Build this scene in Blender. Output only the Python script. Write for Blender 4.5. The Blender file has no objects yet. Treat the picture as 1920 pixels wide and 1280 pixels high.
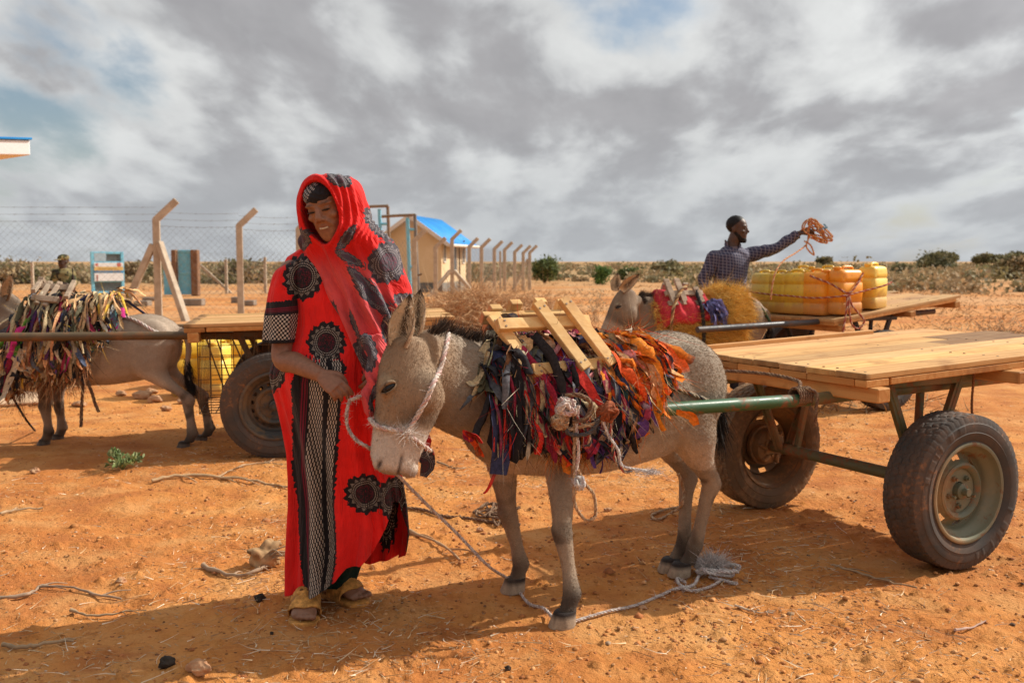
import bpy, math, random
import numpy as np
from mathutils import Vector, Matrix

# ------------------------------------------------------------------ camera, sky, sun, exposure
SC = bpy.context.scene
COL = SC.collection
CAM_H = 1.37
LENS = 35.0
FPX = 1920 * LENS / 36.0
TILT = math.atan(150.0 / FPX)
cam = bpy.data.cameras.new('camera')
cam_o = bpy.data.objects.new('camera', cam)
COL.objects.link(cam_o)
cam.lens = LENS
cam.sensor_width = 36
cam.clip_start = 0.05
cam.clip_end = 9000
cam_o.location = (0, 0, CAM_H)
cam_o.rotation_euler = (math.pi / 2 - TILT, 0, 0)
cam.dof.use_dof = True
cam.dof.focus_distance = 3.85
cam.dof.aperture_fstop = 4.5
SC.camera = cam_o

SUN_EL = math.radians(38)
SUN_DIR = Vector((0.93 * math.cos(SUN_EL), 0.37 * math.cos(SUN_EL), math.sin(SUN_EL))).normalized()
sun = bpy.data.lights.new('sun', 'SUN')
sun.energy = 4.9
sun.angle = math.radians(0.6)
sun.color = (1.0, 0.93, 0.82)
sun_o = bpy.data.objects.new('sun', sun)
COL.objects.link(sun_o)
sun_o.rotation_euler = SUN_DIR.to_track_quat('Z', 'Y').to_euler()
sun_o.location = (20, 8, 20)

SC.view_settings.view_transform = 'Standard'
SC.view_settings.look = 'None'
SC.view_settings.exposure = 0.14
SC.view_settings.gamma = 1.0
SC.render.engine = 'CYCLES'
SC.cycles.use_denoising = True
SC.cycles.max_bounces = 6
SC.cycles.transparent_max_bounces = 8


# ------------------------------------------------------------------ node expression helper
class E:
    """a float socket with arithmetic"""
    def __init__(s, nt, sock):
        s.nt = nt
        s.s = sock

    def _m(s, op, b=None, c=None, clamp=False):
        n = s.nt.nodes.new('ShaderNodeMath')
        n.operation = op
        n.use_clamp = clamp
        s.nt.links.new(s.s, n.inputs[0])
        for i, v in ((1, b), (2, c)):
            if v is None:
                continue
            if isinstance(v, E):
                s.nt.links.new(v.s, n.inputs[i])
            else:
                n.inputs[i].default_value = v
        return E(s.nt, n.outputs[0])

    def __add__(s, b): return s._m('ADD', b)
    __radd__ = __add__
    def __sub__(s, b): return s._m('SUBTRACT', b)
    def __rsub__(s, b): return (s * -1.0) + b
    def __mul__(s, b): return s._m('MULTIPLY', b)
    __rmul__ = __mul__
    def __truediv__(s, b): return s._m('DIVIDE', b)
    def lt(s, b): return s._m('LESS_THAN', b)
    def gt(s, b): return s._m('GREATER_THAN', b)
    def sin(s): return s._m('SINE')
    def abs(s): return s._m('ABSOLUTE')
    def frac(s): return s._m('FRACT')
    def pow(s, b): return s._m('POWER', b)
    def sqrt(s): return s._m('SQRT')
    def max(s, b): return s._m('MAXIMUM', b)
    def min(s, b): return s._m('MINIMUM', b)
    def atan2(s, b): return s._m('ARCTAN2', b)
    def clamp(s): return s._m('ADD', 0.0, clamp=True)
    def smooth(s, a, b):
        n = s.nt.nodes.new('ShaderNodeMapRange')
        n.interpolation_type = 'SMOOTHSTEP'
        s.nt.links.new(s.s, n.inputs['Value'])
        n.inputs['From Min'].default_value = a
        n.inputs['From Max'].default_value = b
        return E(s.nt, n.outputs['Result'])


def xyz(nt, vec):
    n = nt.nodes.new('ShaderNodeSeparateXYZ')
    nt.links.new(vec, n.inputs[0])
    return [E(nt, o) for o in n.outputs]


def vec3(nt, x, y, z):
    n = nt.nodes.new('ShaderNodeCombineXYZ')
    for i, v in enumerate((x, y, z)):
        if isinstance(v, E):
            nt.links.new(v.s, n.inputs[i])
        else:
            n.inputs[i].default_value = v
    return n.outputs[0]


def noise_n(nt, vec, scale, detail=3, rough=0.5, dist=0.0, lac=2.0):
    n = nt.nodes.new('ShaderNodeTexNoise')
    n.inputs['Scale'].default_value = scale
    n.inputs['Detail'].default_value = detail
    n.inputs['Roughness'].default_value = rough
    n.inputs['Distortion'].default_value = dist
    n.inputs['Lacunarity'].default_value = lac
    if vec is not None:
        nt.links.new(vec, n.inputs['Vector'])
    return E(nt, n.outputs['Fac'])


def vor_n(nt, vec, scale, feature='F1'):
    n = nt.nodes.new('ShaderNodeTexVoronoi')
    n.feature = feature
    n.inputs['Scale'].default_value = scale
    if vec is not None:
        nt.links.new(vec, n.inputs['Vector'])
    return n


def mixc(nt, fac, a, b, mode='MIX'):
    n = nt.nodes.new('ShaderNodeMix')
    n.data_type = 'RGBA'
    n.blend_type = mode
    for sock, v in ((n.inputs[0], fac), (n.inputs[6], a), (n.inputs[7], b)):
        if isinstance(v, E):
            nt.links.new(v.s, sock)
        elif hasattr(v, 'links'):
            nt.links.new(v, sock)
        elif isinstance(v, (tuple, list)):
            sock.default_value = (*v[:3], 1)
        else:
            sock.default_value = v
    return n.outputs[2]


def vscale(nt, vec, sx, sy, sz):
    n = nt.nodes.new('ShaderNodeVectorMath')
    n.operation = 'MULTIPLY'
    nt.links.new(vec, n.inputs[0])
    n.inputs[1].default_value = (sx, sy, sz)
    return n.outputs[0]


def vadd(nt, vec, b):
    n = nt.nodes.new('ShaderNodeVectorMath')
    n.operation = 'ADD'
    nt.links.new(vec, n.inputs[0])
    if hasattr(b, 'links'):
        nt.links.new(b, n.inputs[1])
    else:
        n.inputs[1].default_value = b
    return n.outputs[0]


def new_mat(name, rough=0.8, spec=0.3):
    m = bpy.data.materials.new(name)
    m.use_nodes = True
    nt = m.node_tree
    bs = nt.nodes['Principled BSDF']
    bs.inputs['Roughness'].default_value = rough
    bs.inputs['Specular IOR Level'].default_value = spec
    tc = nt.nodes.new('ShaderNodeTexCoord')
    return m, nt, bs, tc


def setc(nt, bs, c):
    nt.links.new(c, bs.inputs['Base Color'])


def bump(nt, bs, h, strength=0.3, dist=0.01):
    b = nt.nodes.new('ShaderNodeBump')
    b.inputs['Strength'].default_value = strength
    b.inputs['Distance'].default_value = dist
    nt.links.new(h.s, b.inputs['Height'])
    nt.links.new(b.outputs[0], bs.inputs['Normal'])


def attr(nt, name):
    n = nt.nodes.new('ShaderNodeAttribute')
    n.attribute_name = name
    return n


# ------------------------------------------------------------------ sky with broken cloud
W = bpy.data.worlds.new('World')
SC.world = W
W.use_nodes = True

SKY_OFF = (-6.3, -1.15)


def build_world():
    nt = W.node_tree
    bg = nt.nodes['Background']
    sky = nt.nodes.new('ShaderNodeTexSky')
    sky.sky_type = 'NISHITA'
    sky.sun_disc = False
    sky.sun_elevation = SUN_EL
    sky.sun_rotation = math.atan2(SUN_DIR.x, SUN_DIR.y)
    sky.air_density = 1.0
    sky.dust_density = 1.5
    tc = nt.nodes.new('ShaderNodeTexCoord')
    g = tc.outputs['Generated']
    x, y, z = xyz(nt, g)
    zz = z.max(0.0) + 0.30
    u = x / zz
    v = y / zz
    p = vec3(nt, u, v, 3.7)
    warp = noise_n(nt, p, 0.9, 3, 0.5)
    p2 = vec3(nt, u + SKY_OFF[0] + (warp - 0.5) * 0.32, v * 0.62 + SKY_OFF[1] + (warp - 0.5) * 0.25, 1.3)
    big = noise_n(nt, p2, 1.3, 2, 0.5)
    mid = noise_n(nt, p2, 3.2, 7, 0.52)
    p3 = vec3(nt, u + 0.05 + SKY_OFF[0] + (warp - 0.5) * 0.32, v * 0.62 + SKY_OFF[1] + (warp - 0.5) * 0.25, 1.42)
    lit = noise_n(nt, p3, 3.2, 7, 0.52)
    dens = mid * 0.65 + big * 0.45
    # thin places let the blue through
    cover = dens.smooth(0.37, 0.49)
    shade = (big * 0.5 + mid * 0.62 + (mid - lit) * 1.4).smooth(0.34, 0.80)
    ramp = nt.nodes.new('ShaderNodeValToRGB')
    nt.links.new(shade.s, ramp.inputs[0])
    el = ramp.color_ramp.elements
    el[0].position = 0.0
    el[0].color = (6.7, 6.9, 7.15, 1)
    el[1].position = 1.0
    el[1].color = (3.7, 3.72, 4.0, 1)
    e = el.new(0.45)
    e.color = (5.4, 5.55, 5.85, 1)
    e = el.new(0.75)
    e.color = (4.35, 4.45, 4.75, 1)
    puff = noise_n(nt, p2, 7.0, 6, 0.55)
    tone = mixc(nt, puff.smooth(0.25, 0.75), (0.90, 0.90, 0.90), (1.09, 1.09, 1.08))
    cl = mixc(nt, 1.0, ramp.outputs[0], tone, 'MULTIPLY')
    haze = z.smooth(0.0, 0.16)
    c = mixc(nt, cover, sky.outputs[0], cl)
    lowc = mixc(nt, 0.6, c, (4.4, 4.75, 5.2))
    c = mixc(nt, haze, lowc, c)
    # the cloud sheet is brighter towards the sun
    s = (x * SUN_DIR.x + y * SUN_DIR.y + z * SUN_DIR.z).max(0.0).pow(7.0) * 1.9 + 0.92
    c = mixc(nt, 1.0, c, vec3(nt, s * 1.0, s * 0.985, s * 0.95), 'MULTIPLY')
    nt.links.new(c, bg.inputs[0])
    bg.inputs[1].default_value = 0.106


build_world()


# ------------------------------------------------------------------ geometry helpers
def P(px, py, d):
    """the point at depth d (metres along y) seen at a place in the frame"""
    rx = (px - 960) / FPX
    v = (640 - py) / FPX
    dy = math.cos(TILT) + v * math.sin(TILT)
    dz = -math.sin(TILT) + v * math.cos(TILT)
    return np.array((rx / dy * d, d, CAM_H + dz / dy * d))


def G(px, py, z=0.0):
    rx = (px - 960) / FPX
    v = (640 - py) / FPX
    dy = math.cos(TILT) + v * math.sin(TILT)
    dz = -math.sin(TILT) + v * math.cos(TILT)
    t = (z - CAM_H) / dz
    return np.array((rx * t, dy * t, z))


def proj(V):
    V = np.asarray(V, float).reshape(-1, 3)
    q = V - np.array((0, 0, CAM_H))
    f = q[:, 1] * math.cos(TILT) - q[:, 2] * math.sin(TILT)
    u = q[:, 1] * math.sin(TILT) + q[:, 2] * math.cos(TILT)
    return np.stack([960 + FPX * q[:, 0] / f, 640 - FPX * u / f], 1)


def A3(*v):
    return np.array(v, float)


def unit(v):
    v = np.asarray(v, float)
    return v / (np.linalg.norm(v) + 1e-12)


def hash2(ix, iy, seed):
    h = (ix.astype(np.int64) * 374761393 + iy.astype(np.int64) * 668265263 + seed * 974711) & 0x7fffffff
    h = ((h ^ (h >> 13)) * 1274126177) & 0x7fffffff
    h = h ^ (h >> 16)
    return (h & 0xffff) / 65535.0


def vnoise(x, y, seed=0):
    x = np.asarray(x, float)
    y = np.asarray(y, float)
    ix = np.floor(x)
    iy = np.floor(y)
    fx = x - ix
    fy = y - iy
    fx = fx * fx * fx * (fx * (fx * 6 - 15) + 10)
    fy = fy * fy * fy * (fy * (fy * 6 - 15) + 10)
    a = hash2(ix, iy, seed)
    b = hash2(ix + 1, iy, seed)
    c = hash2(ix, iy + 1, seed)
    d = hash2(ix + 1, iy + 1, seed)
    return (a * (1 - fx) + b * fx) * (1 - fy) + (c * (1 - fx) + d * fx) * fy - 0.5


def fbm(x, y, seed=0, oct=4, gain=0.5):
    s = 0
    a = 1.0
    for i in range(oct):
        s = s + a * vnoise(x * 2 ** i + 17.3 * i, y * 2 ** i - 9.1 * i, seed + i)
        a *= gain
    return s


def vnoise3(V, s, seed=0):
    V = np.asarray(V, float) * s
    return (vnoise(V[:, 0] + V[:, 2] * 0.71, V[:, 1] + V[:, 2] * 0.63, seed) + vnoise(V[:, 0] - V[:, 1] * 0.57, V[:, 2] + V[:, 1] * 0.31, seed + 5) + vnoise(V[:, 1], V[:, 2], seed + 9)) / 1.6


def ss(x, a, b):
    t = np.clip((np.asarray(x, float) - a) / (b - a), 0, 1)
    return t * t * (3 - 2 * t)


def spline(pts, n):
    """Catmull-Rom through rows of any width, n rows out"""
    p = np.asarray(pts, float)
    if len(p) == 2:
        t = np.linspace(0, 1, n)[:, None]
        return p[0] * (1 - t) + p[1] * t
    q = np.vstack([2 * p[0] - p[1], p, 2 * p[-1] - p[-2]])
    k = len(p) - 1
    t = np.linspace(0, k, n)
    i = np.minimum(t.astype(int), k - 1)
    f = (t - i)[:, None]
    a, b, c, d = q[i], q[i + 1], q[i + 2], q[i + 3]
    return 0.5 * (2 * b + (c - a) * f + (2 * a - 5 * b + 4 * c - d) * f ** 2 + (3 * b - a - 3 * c + d) * f ** 3)


class MB:
    """collects pieces, links them as one mesh object"""
    def __init__(s):
        s.V, s.F, s.M, s.C, s.n = [], [], [], [], 0

    def add(s, V, F, mat=0, col=None):
        V = np.asarray(V, float).reshape(-1, 3)
        if not isinstance(F, (list, tuple)):
            F = [F]
        for f in F:
            f = np.asarray(f, int)
            if len(f):
                s.F.append(f + s.n)
                s.M.append(np.full(len(f), mat, int))
        s.V.append(V)
        c = np.ones((len(V), 4))
        if col is not None:
            c[:, :3] = col
        s.C.append(c)
        s.n += len(V)
        return s

    def data(s):
        return np.vstack(s.V), s.F

    def build(s, name, mats, parent=None, smooth=True, flat_angle=62):
        me = bpy.data.meshes.new(name)
        V = np.vstack(s.V)
        me.vertices.add(len(V))
        me.vertices.foreach_set('co', V.ravel())
        loops = np.concatenate([f.ravel() for f in s.F])
        sizes = np.concatenate([np.full(len(f), f.shape[1]) for f in s.F])
        me.loops.add(len(loops))
        me.loops.foreach_set('vertex_index', loops.astype(np.int32))
        me.polygons.add(len(sizes))
        st = np.concatenate([[0], np.cumsum(sizes)[:-1]])
        me.polygons.foreach_set('loop_start', st.astype(np.int32))
        me.polygons.foreach_set('material_index', np.concatenate(s.M).astype(np.int32))
        if smooth:
            me.polygons.foreach_set('use_smooth', np.ones(len(sizes), bool))
        ca = me.attributes.new('Col', 'FLOAT_COLOR', 'POINT')
        ca.data.foreach_set('color', np.vstack(s.C).ravel())
        me.update(calc_edges=True)
        me.validate()
        if not isinstance(mats, (list, tuple)):
            mats = [mats]
        for m in mats:
            me.materials.append(m)
        if smooth and flat_angle:
            try:
                me.set_sharp_from_angle(angle=math.radians(flat_angle))
            except Exception:
                pass
        o = bpy.data.objects.new(name, me)
        COL.objects.link(o)
        if parent is not None:
            o.parent = parent
        return o


def tag(o, label=None, cat=None, group=None, kind=None):
    if label:
        o['label'] = label
    if cat:
        o['category'] = cat
    if group:
        o['group'] = group
    if kind:
        o['kind'] = kind
    return o


def empty(name, loc=(0, 0, 0), rz=0.0, label=None, cat=None, group=None):
    o = bpy.data.objects.new(name, None)
    COL.objects.link(o)
    o.location = Vector([float(a) for a in loc])
    o.rotation_euler = (0, 0, rz)
    o.empty_display_size = 0.1
    tag(o, label, cat, group)
    return o


def copy_tree(o, parent=None):
    c = o.copy()
    COL.objects.link(c)
    c.parent = parent
    for ch in [k for k in bpy.data.objects if k.parent == o]:
        copy_tree(ch, c)
    return c


def grid_faces(nu, nv, close_v=False):
    i = np.arange(nu - 1)[:, None]
    j = np.arange(nv if close_v else nv - 1)[None, :]
    a = i * nv + j
    b = i * nv + (j + 1) % nv
    return np.stack([a, b, b + nv, a + nv], -1).reshape(-1, 4)


def frames(path):
    p = np.asarray(path, float)
    t = np.gradient(p, axis=0)
    t /= np.linalg.norm(t, axis=1)[:, None] + 1e-12
    up = A3(0, 0, 1) if abs(t[0][2]) < 0.9 else A3(1, 0, 0)
    n = unit(np.cross(t[0], up))
    N = [n]
    for k in range(1, len(p)):
        n = N[-1] - t[k] * np.dot(N[-1], t[k])
        N.append(unit(n))
    N = np.array(N)
    return t, N, np.cross(t, N)


def tube(path, r, n=8, cap=True):
    p = np.asarray(path, float)
    t, N, B = frames(p)
    r = np.broadcast_to(np.asarray(r, float), (len(p),)) if np.ndim(r) < 2 else np.asarray(r)
    th = np.linspace(0, 2 * np.pi, n, endpoint=False)
    if np.ndim(r) == 2:
        ra, rb = r[:, 0], r[:, 1]
    else:
        ra = rb = r
    V = p[:, None, :] + (ra[:, None] * np.cos(th))[..., None] * N[:, None, :] + (rb[:, None] * np.sin(th))[..., None] * B[:, None, :]
    V = V.reshape(-1, 3)
    F = [grid_faces(len(p), n, True)]
    if cap:
        V = np.vstack([V, p[0], p[-1]])
        k = len(p) * n
        j = np.arange(n)
        F.append(np.stack([(j + 1) % n, j, np.full(n, k)], 1))
        o = (len(p) - 1) * n
        F.append(np.stack([o + j, o + (j + 1) % n, np.full(n, k + 1)], 1))
    return V, F


def loft(C, A, B, n=28, cap=True, egg=0.0, power=1.0):
    """rings c + A cos + B sin, closed with fans"""
    C, A, B = (np.asarray(q, float) for q in (C, A, B))
    th = np.linspace(0, 2 * np.pi, n, endpoint=False)
    cs, sn = np.cos(th), np.sin(th)
    if power != 1.0:
        cs = np.sign(cs) * np.abs(cs) ** power
        sn = np.sign(sn) * np.abs(sn) ** power
    V = C[:, None] + A[:, None] * (cs * (1 - egg * sn))[None, :, None] + B[:, None] * sn[None, :, None]
    V = V.reshape(-1, 3)
    F = [grid_faces(len(C), n, True)]
    if cap:
        V = np.vstack([V, C[0], C[-1]])
        k = len(C) * n
        j = np.arange(n)
        F.append(np.stack([(j + 1) % n, j, np.full(n, k)], 1))
        o = (len(C) - 1) * n
        F.append(np.stack([o + j, o + (j + 1) % n, np.full(n, k + 1)], 1))
    return V, F


def ellipsoid(c, r, R=None, n=14):
    ph = np.linspace(0.06, np.pi - 0.06, n)
    C = np.stack([0 * ph, 0 * ph, np.cos(ph)], 1)
    s = np.sin(ph)[:, None]
    V, F = loft(C, s * A3(1, 0, 0), s * A3(0, 1, 0), n=2 * n)
    V = V * np.asarray(r)
    if R is not None:
        V = V @ np.asarray(R).T
    return V + np.asarray(c), F


def rotz(a):
    c, s = math.cos(a), math.sin(a)
    return np.array(((c, -s, 0), (s, c, 0), (0, 0, 1)))


def axes(x, y, z):
    return np.stack([x, y, z], 1)


def box(c, size, R=None, bev=0.004):
    hx, hy, hz = (q / 2 for q in size)
    b = min(bev, hx * 0.6, hy * 0.6, hz * 0.6)
    V = []
    idx = {}
    for sx in (-1, 1):
        for sy in (-1, 1):
            for sz in (-1, 1):
                for ax in range(3):
                    p = [sx * (hx - b), sy * (hy - b), sz * (hz - b)]
                    p[ax] += (sx, sy, sz)[ax] * b
                    idx[(sx, sy, sz, ax)] = len(V)
                    V.append(p)
    Q, T = [], []
    for ax in range(3):
        o1, o2 = [(1, 2), (2, 0), (0, 1)][ax]
        for s in (-1, 1):
            f = []
            for a, bb in ((-1, -1), (1, -1), (1, 1), (-1, 1)):
                k = [0, 0, 0]
                k[ax], k[o1], k[o2] = s, a, bb
                f.append(idx[(*k, ax)])
            Q.append(f if s > 0 else f[::-1])
        for s1 in (-1, 1):
            for s2 in (-1, 1):
                k0 = [0, 0, 0]
                k0[ax], k0[o1], k0[o2] = -1, s1, s2
                k1 = list(k0)
                k1[ax] = 1
                f = [idx[(*k0, o1)], idx[(*k1, o1)], idx[(*k1, o2)], idx[(*k0, o2)]]
                Q.append(f if s1 * s2 > 0 else f[::-1])
    for sx in (-1, 1):
        for sy in (-1, 1):
            for sz in (-1, 1):
                f = [idx[(sx, sy, sz, a)] for a in range(3)]
                T.append(f if sx * sy * sz > 0 else f[::-1])
    V = np.array(V)
    if R is not None:
        V = V @ np.asarray(R).T
    return V + np.asarray(c, float), [np.array(Q), np.array(T)]


def beam(a, b, w, h, up=(0, 0, 1), bev=0.004, over=0.0):
    """a squared timber from a to b"""
    a, b = np.asarray(a, float), np.asarray(b, float)
    x = unit(b - a)
    y = unit(np.cross(up, x))
    z = np.cross(x, y)
    return box((a + b) / 2, (np.linalg.norm(b - a) + 2 * over, w, h), axes(x, y, z), bev)


def revolve(prof, n, axis_c, ax, mask=None):
    """profile rows (r, h) about the axis ax through axis_c"""
    prof = np.asarray(prof, float)
    ax = unit(ax)
    e1 = unit(np.cross(ax, (0.3, 0.2, 0.9)))
    e2 = np.cross(ax, e1)
    th = np.linspace(0, 2 * np.pi, n, endpoint=False)
    d = np.cos(th)[:, None] * e1 + np.sin(th)[:, None] * e2
    V = np.asarray(axis_c) + prof[:, None, 0:1] * d[None] + prof[:, None, 1:2] * ax
    F = grid_faces(len(prof), n, True)
    if mask is not None:
        i = np.repeat(np.arange(len(prof) - 1), n)
        j = np.tile(np.arange(n), len(prof) - 1)
        F = F[~mask(i, j)]
    return V.reshape(-1, 3), F


def fuse(parts, voxel, smooth=4, fac=0.5):
    """one continuous skin round overlapping solids"""
    mb = MB()
    for V, F in parts:
        mb.add(V, F)
    o = mb.build('temp', [], smooth=False)
    r = o.modifiers.new('r', 'REMESH')
    r.mode = 'VOXEL'
    r.voxel_size = voxel
    if smooth:
        s = o.modifiers.new('s', 'SMOOTH')
        s.iterations = smooth
        s.factor = fac
    dg = bpy.context.evaluated_depsgraph_get()
    me = o.evaluated_get(dg).to_mesh()
    V = np.empty(len(me.vertices) * 3)
    me.vertices.foreach_get('co', V)
    L = np.empty(len(me.loops), np.int32)
    me.loops.foreach_get('vertex_index', L)
    sz = np.empty(len(me.polygons), np.int32)
    me.polygons.foreach_get('loop_total', sz)
    st = np.empty(len(me.polygons), np.int32)
    me.polygons.foreach_get('loop_start', st)
    F = []
    for k in (3, 4):
        q = st[sz == k]
        if len(q):
            F.append(L[q[:, None] + np.arange(k)[None]].astype(int))
    old = o.data
    bpy.data.objects.remove(o)
    bpy.data.meshes.remove(old)
    return V.reshape(-1, 3), F


def vnormals(V, F):
    N = np.zeros_like(V)
    for f in F:
        a, b, c = V[f[:, 0]], V[f[:, 1]], V[f[:, 2]]
        n = np.cross(b - a, c - a)
        if f.shape[1] == 4:
            n = n + np.cross(c - a, V[f[:, 3]] - a)
        for k in range(f.shape[1]):
            np.add.at(N, f[:, k], n)
    return N / (np.linalg.norm(N, axis=1)[:, None] + 1e-12)


def srgb(r, g, b):
    return tuple(((c / 255.0) / 12.92 if c <= 10 else (((c / 255.0) + 0.055) / 1.055) ** 2.4) for c in (r, g, b))
# ------------------------------------------------------------------ ground
def ground_h(x, y):
    x = np.asarray(x, float)
    y = np.asarray(y, float)
    d = np.hypot(x, y)
    h = 0.020 * fbm(x * 1.1, y * 1.1, 3, 3) + 0.016 * fbm(x * 5.0, y * 5.0, 11, 3)
    clod = np.maximum(fbm(x * 21, y * 21, 23, 3) - 0.20, 0) * 0.045 - np.maximum(fbm(x * 3.1, y * 3.1, 63, 2) - 0.34, 0) * 0.09
    h = h + clod * np.clip(1.6 - d / 8, 0.2, 1)
    far = ss(d, 12, 40)
    h = h + far * 0.10 * fbm(x * 0.12, y * 0.12, 31, 3) + ss(d, 40, 200) * 0.5 * fbm(x * 0.012, y * 0.012, 35, 2)
    h = h - 0.30 * np.exp(-(((x + 8.1) / 1.6) ** 2 + ((y - 18.0) / 1.6) ** 2))
    return h


def gz(p):
    return np.array((p[0], p[1], float(ground_h(p[0], p[1]))))


def ground_mat():
    m, nt, bs, tc = new_mat('red_soil', 0.95, 0.15)
    o = tc.outputs['Object']
    big = noise_n(nt, o, 0.55, 4, 0.55)
    mid = noise_n(nt, o, 3.2, 6, 0.6)
    fine = noise_n(nt, o, 38, 6, 0.65)
    grit = noise_n(nt, o, 160, 3, 0.6)
    c = mixc(nt, big.smooth(0.36, 0.64), (0.61, 0.252, 0.066), (0.48, 0.170, 0.044))
    pat = noise_n(nt, vadd(nt, o, (3.3, 8.1, 0)), 1.25, 5, 0.62, 0.8)
    c = mixc(nt, pat.smooth(0.53, 0.68) * 0.5, c, (0.64, 0.34, 0.125))
    c = mixc(nt, pat.smooth(0.46, 0.33) * 0.6, c, (0.40, 0.140, 0.042))
    c = mixc(nt, (mid.smooth(0.46, 0.68)) * 0.6, c, (0.62, 0.315, 0.115))
    c = mixc(nt, (mid.smooth(0.50, 0.32)) * 0.75, c, (0.40, 0.135, 0.040))
    c = mixc(nt, fine.smooth(0.54, 0.72) * 0.55, c, (0.30, 0.105, 0.035))
    c = mixc(nt, fine.smooth(0.43, 0.28) * 0.5, c, (0.64, 0.32, 0.11))
    sp = vor_n(nt, o, 34)
    sd = E(nt, sp.outputs['Distance'])
    sx = xyz(nt, sp.outputs['Color'])[0]
    speck = sd.lt(0.20) * sx.gt(0.80)
    c = mixc(nt, speck * 0.85, c, (0.12, 0.05, 0.025))
    sp2 = vor_n(nt, o, 23)
    s2 = E(nt, sp2.outputs['Distance']).lt(0.15) * xyz(nt, sp2.outputs['Color'])[1].gt(0.86)
    c = mixc(nt, s2 * 0.8, c, (0.55, 0.36, 0.22))
    # far off: the track and bare pans of paler sand, redder earth between
    x, y, z = xyz(nt, o)
    fn = noise_n(nt, vscale(nt, o, 0.05, 0.16, 1), 1.0, 4, 0.55)
    far = y.smooth(9, 24)
    c = mixc(nt, far * fn.smooth(0.42, 0.60) * 0.75, c, (0.55, 0.31, 0.15))
    c = mixc(nt, far * fn.smooth(0.45, 0.32) * 0.7, c, (0.36, 0.15, 0.06))
    vf = y.smooth(22, 95)
    fn2 = noise_n(nt, vscale(nt, o, 0.02, 0.07, 1), 1.0, 4, 0.6)
    c = mixc(nt, vf * fn2.smooth(0.22, 0.62) * 0.92, c, (0.33, 0.225, 0.11))
    setc(nt, bs, c)
    h = mid * 0.5 + fine * 0.35 + grit * 0.12 + sd * 0.06
    bump(nt, bs, h, 0.95, 0.045)
    return m


M_soil = ground_mat()


def build_ground():
    a1 = np.radians(np.linspace(-46, 46, 520))
    a2 = np.radians(np.linspace(46, 314, 60))[1:-1]
    ang = np.concatenate([a1, a2])
    r = np.concatenate([[0.02], np.geomspace(0.8, 12, 560), np.geomspace(12, 6000, 150)[1:]])
    R, T = np.meshgrid(r, ang, indexing='ij')
    x = R * np.sin(T)
    y = R * np.cos(T)
    z = ground_h(x, y)
    V = np.stack([x, y, z], -1).reshape(-1, 3)
    mb = MB()
    mb.add(V, grid_faces(len(r), len(ang), True)[:, ::-1])
    o = mb.build('ground', M_soil)
    tag(o, 'red brown bare soil with straw, clods and footprints', 'ground', kind='structure')


build_ground()
# ------------------------------------------------------------------ materials shared by many things
def wood_mat(name, axis, a, b, dark, rough=0.75, stain=False):
    m, nt, bs, tc = new_mat(name, rough, 0.2)
    o = tc.outputs['Object']
    s = [26, 26, 26]
    s[axis] = 1.6
    at = attr(nt, 'Col')
    off = vscale(nt, at.outputs['Vector'], 7, 13, 5)
    p = vadd(nt, vscale(nt, o, *s), off)
    n1 = noise_n(nt, p, 1.0, 5, 0.6, 0.6)
    n2 = noise_n(nt, vadd(nt, o, off), 5, 4, 0.6)
    s2 = [150, 150, 150]
    s2[axis] = 6
    n3 = noise_n(nt, vscale(nt, o, *s2), 1.0, 3, 0.6)
    c = mixc(nt, n1.smooth(0.35, 0.68), a, b)
    c = mixc(nt, n2.smooth(0.52, 0.72) * 0.7, c, dark)
    c = mixc(nt, n3.smooth(0.55, 0.75) * 0.3, c, dark)
    if stain:
        ox = xyz(nt, o)[0]
        c = mixc(nt, ((ox - 0.535) * 14.0 + n2 * 1.6).smooth(0.6, 1.3) * 0.65, c, (0.10, 0.05, 0.025))
    c = mixc(nt, 1.0, c, at.outputs['Color'], 'MULTIPLY')
    setc(nt, bs, c)
    bump(nt, bs, n1 * 0.6 + n3 * 0.5, 0.5, 0.004)
    return m


def metal_mat(name, base, rust, amount=0.5, rough=0.5, dust=(0.42, 0.22, 0.10), dustiness=0.3):
    m, nt, bs, tc = new_mat(name, rough, 0.4)
    o = tc.outputs['Object']
    n1 = noise_n(nt, o, 9, 6, 0.65)
    n2 = noise_n(nt, o, 45, 4, 0.6)
    c = mixc(nt, (n1 * 0.7 + n2 * 0.3).smooth(0.60 - amount * 0.2, 0.66 - amount * 0.14), base, rust)
    n3 = noise_n(nt, o, 3.5, 4, 0.6)
    c = mixc(nt, n3.smooth(0.45, 0.7) * dustiness, c, dust)
    setc(nt, bs, c)
    nt.links.new((n1.smooth(0.4, 0.7) * 0.35 + rough).s, bs.inputs['Roughness'])
    bump(nt, bs, n2, 0.15, 0.003)
    return m


def attr_mat(name, rough=0.85, nscale=60, var=0.35, bscale=220, bstr=0.25, spec=0.2, dark=0.45, bdist=0.003):
    """colour from the mesh's own colour attribute, broken up by fine noise"""
    m, nt, bs, tc = new_mat(name, rough, spec)
    o = tc.outputs['Object']
    at = attr(nt, 'Col')
    n1 = noise_n(nt, o, nscale, 5, 0.65)
    k = mixc(nt, n1.smooth(0.3, 0.7), (1 - var, 1 - var, 1 - var), (1 + var * dark,) * 3)
    c = mixc(nt, 1.0, at.outputs['Color'], k, 'MULTIPLY')
    setc(nt, bs, c)
    n2 = noise_n(nt, o, bscale, 3, 0.6)
    bump(nt, bs, n2 * 0.6 + n1 * 0.4, bstr, bdist)
    return m


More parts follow.
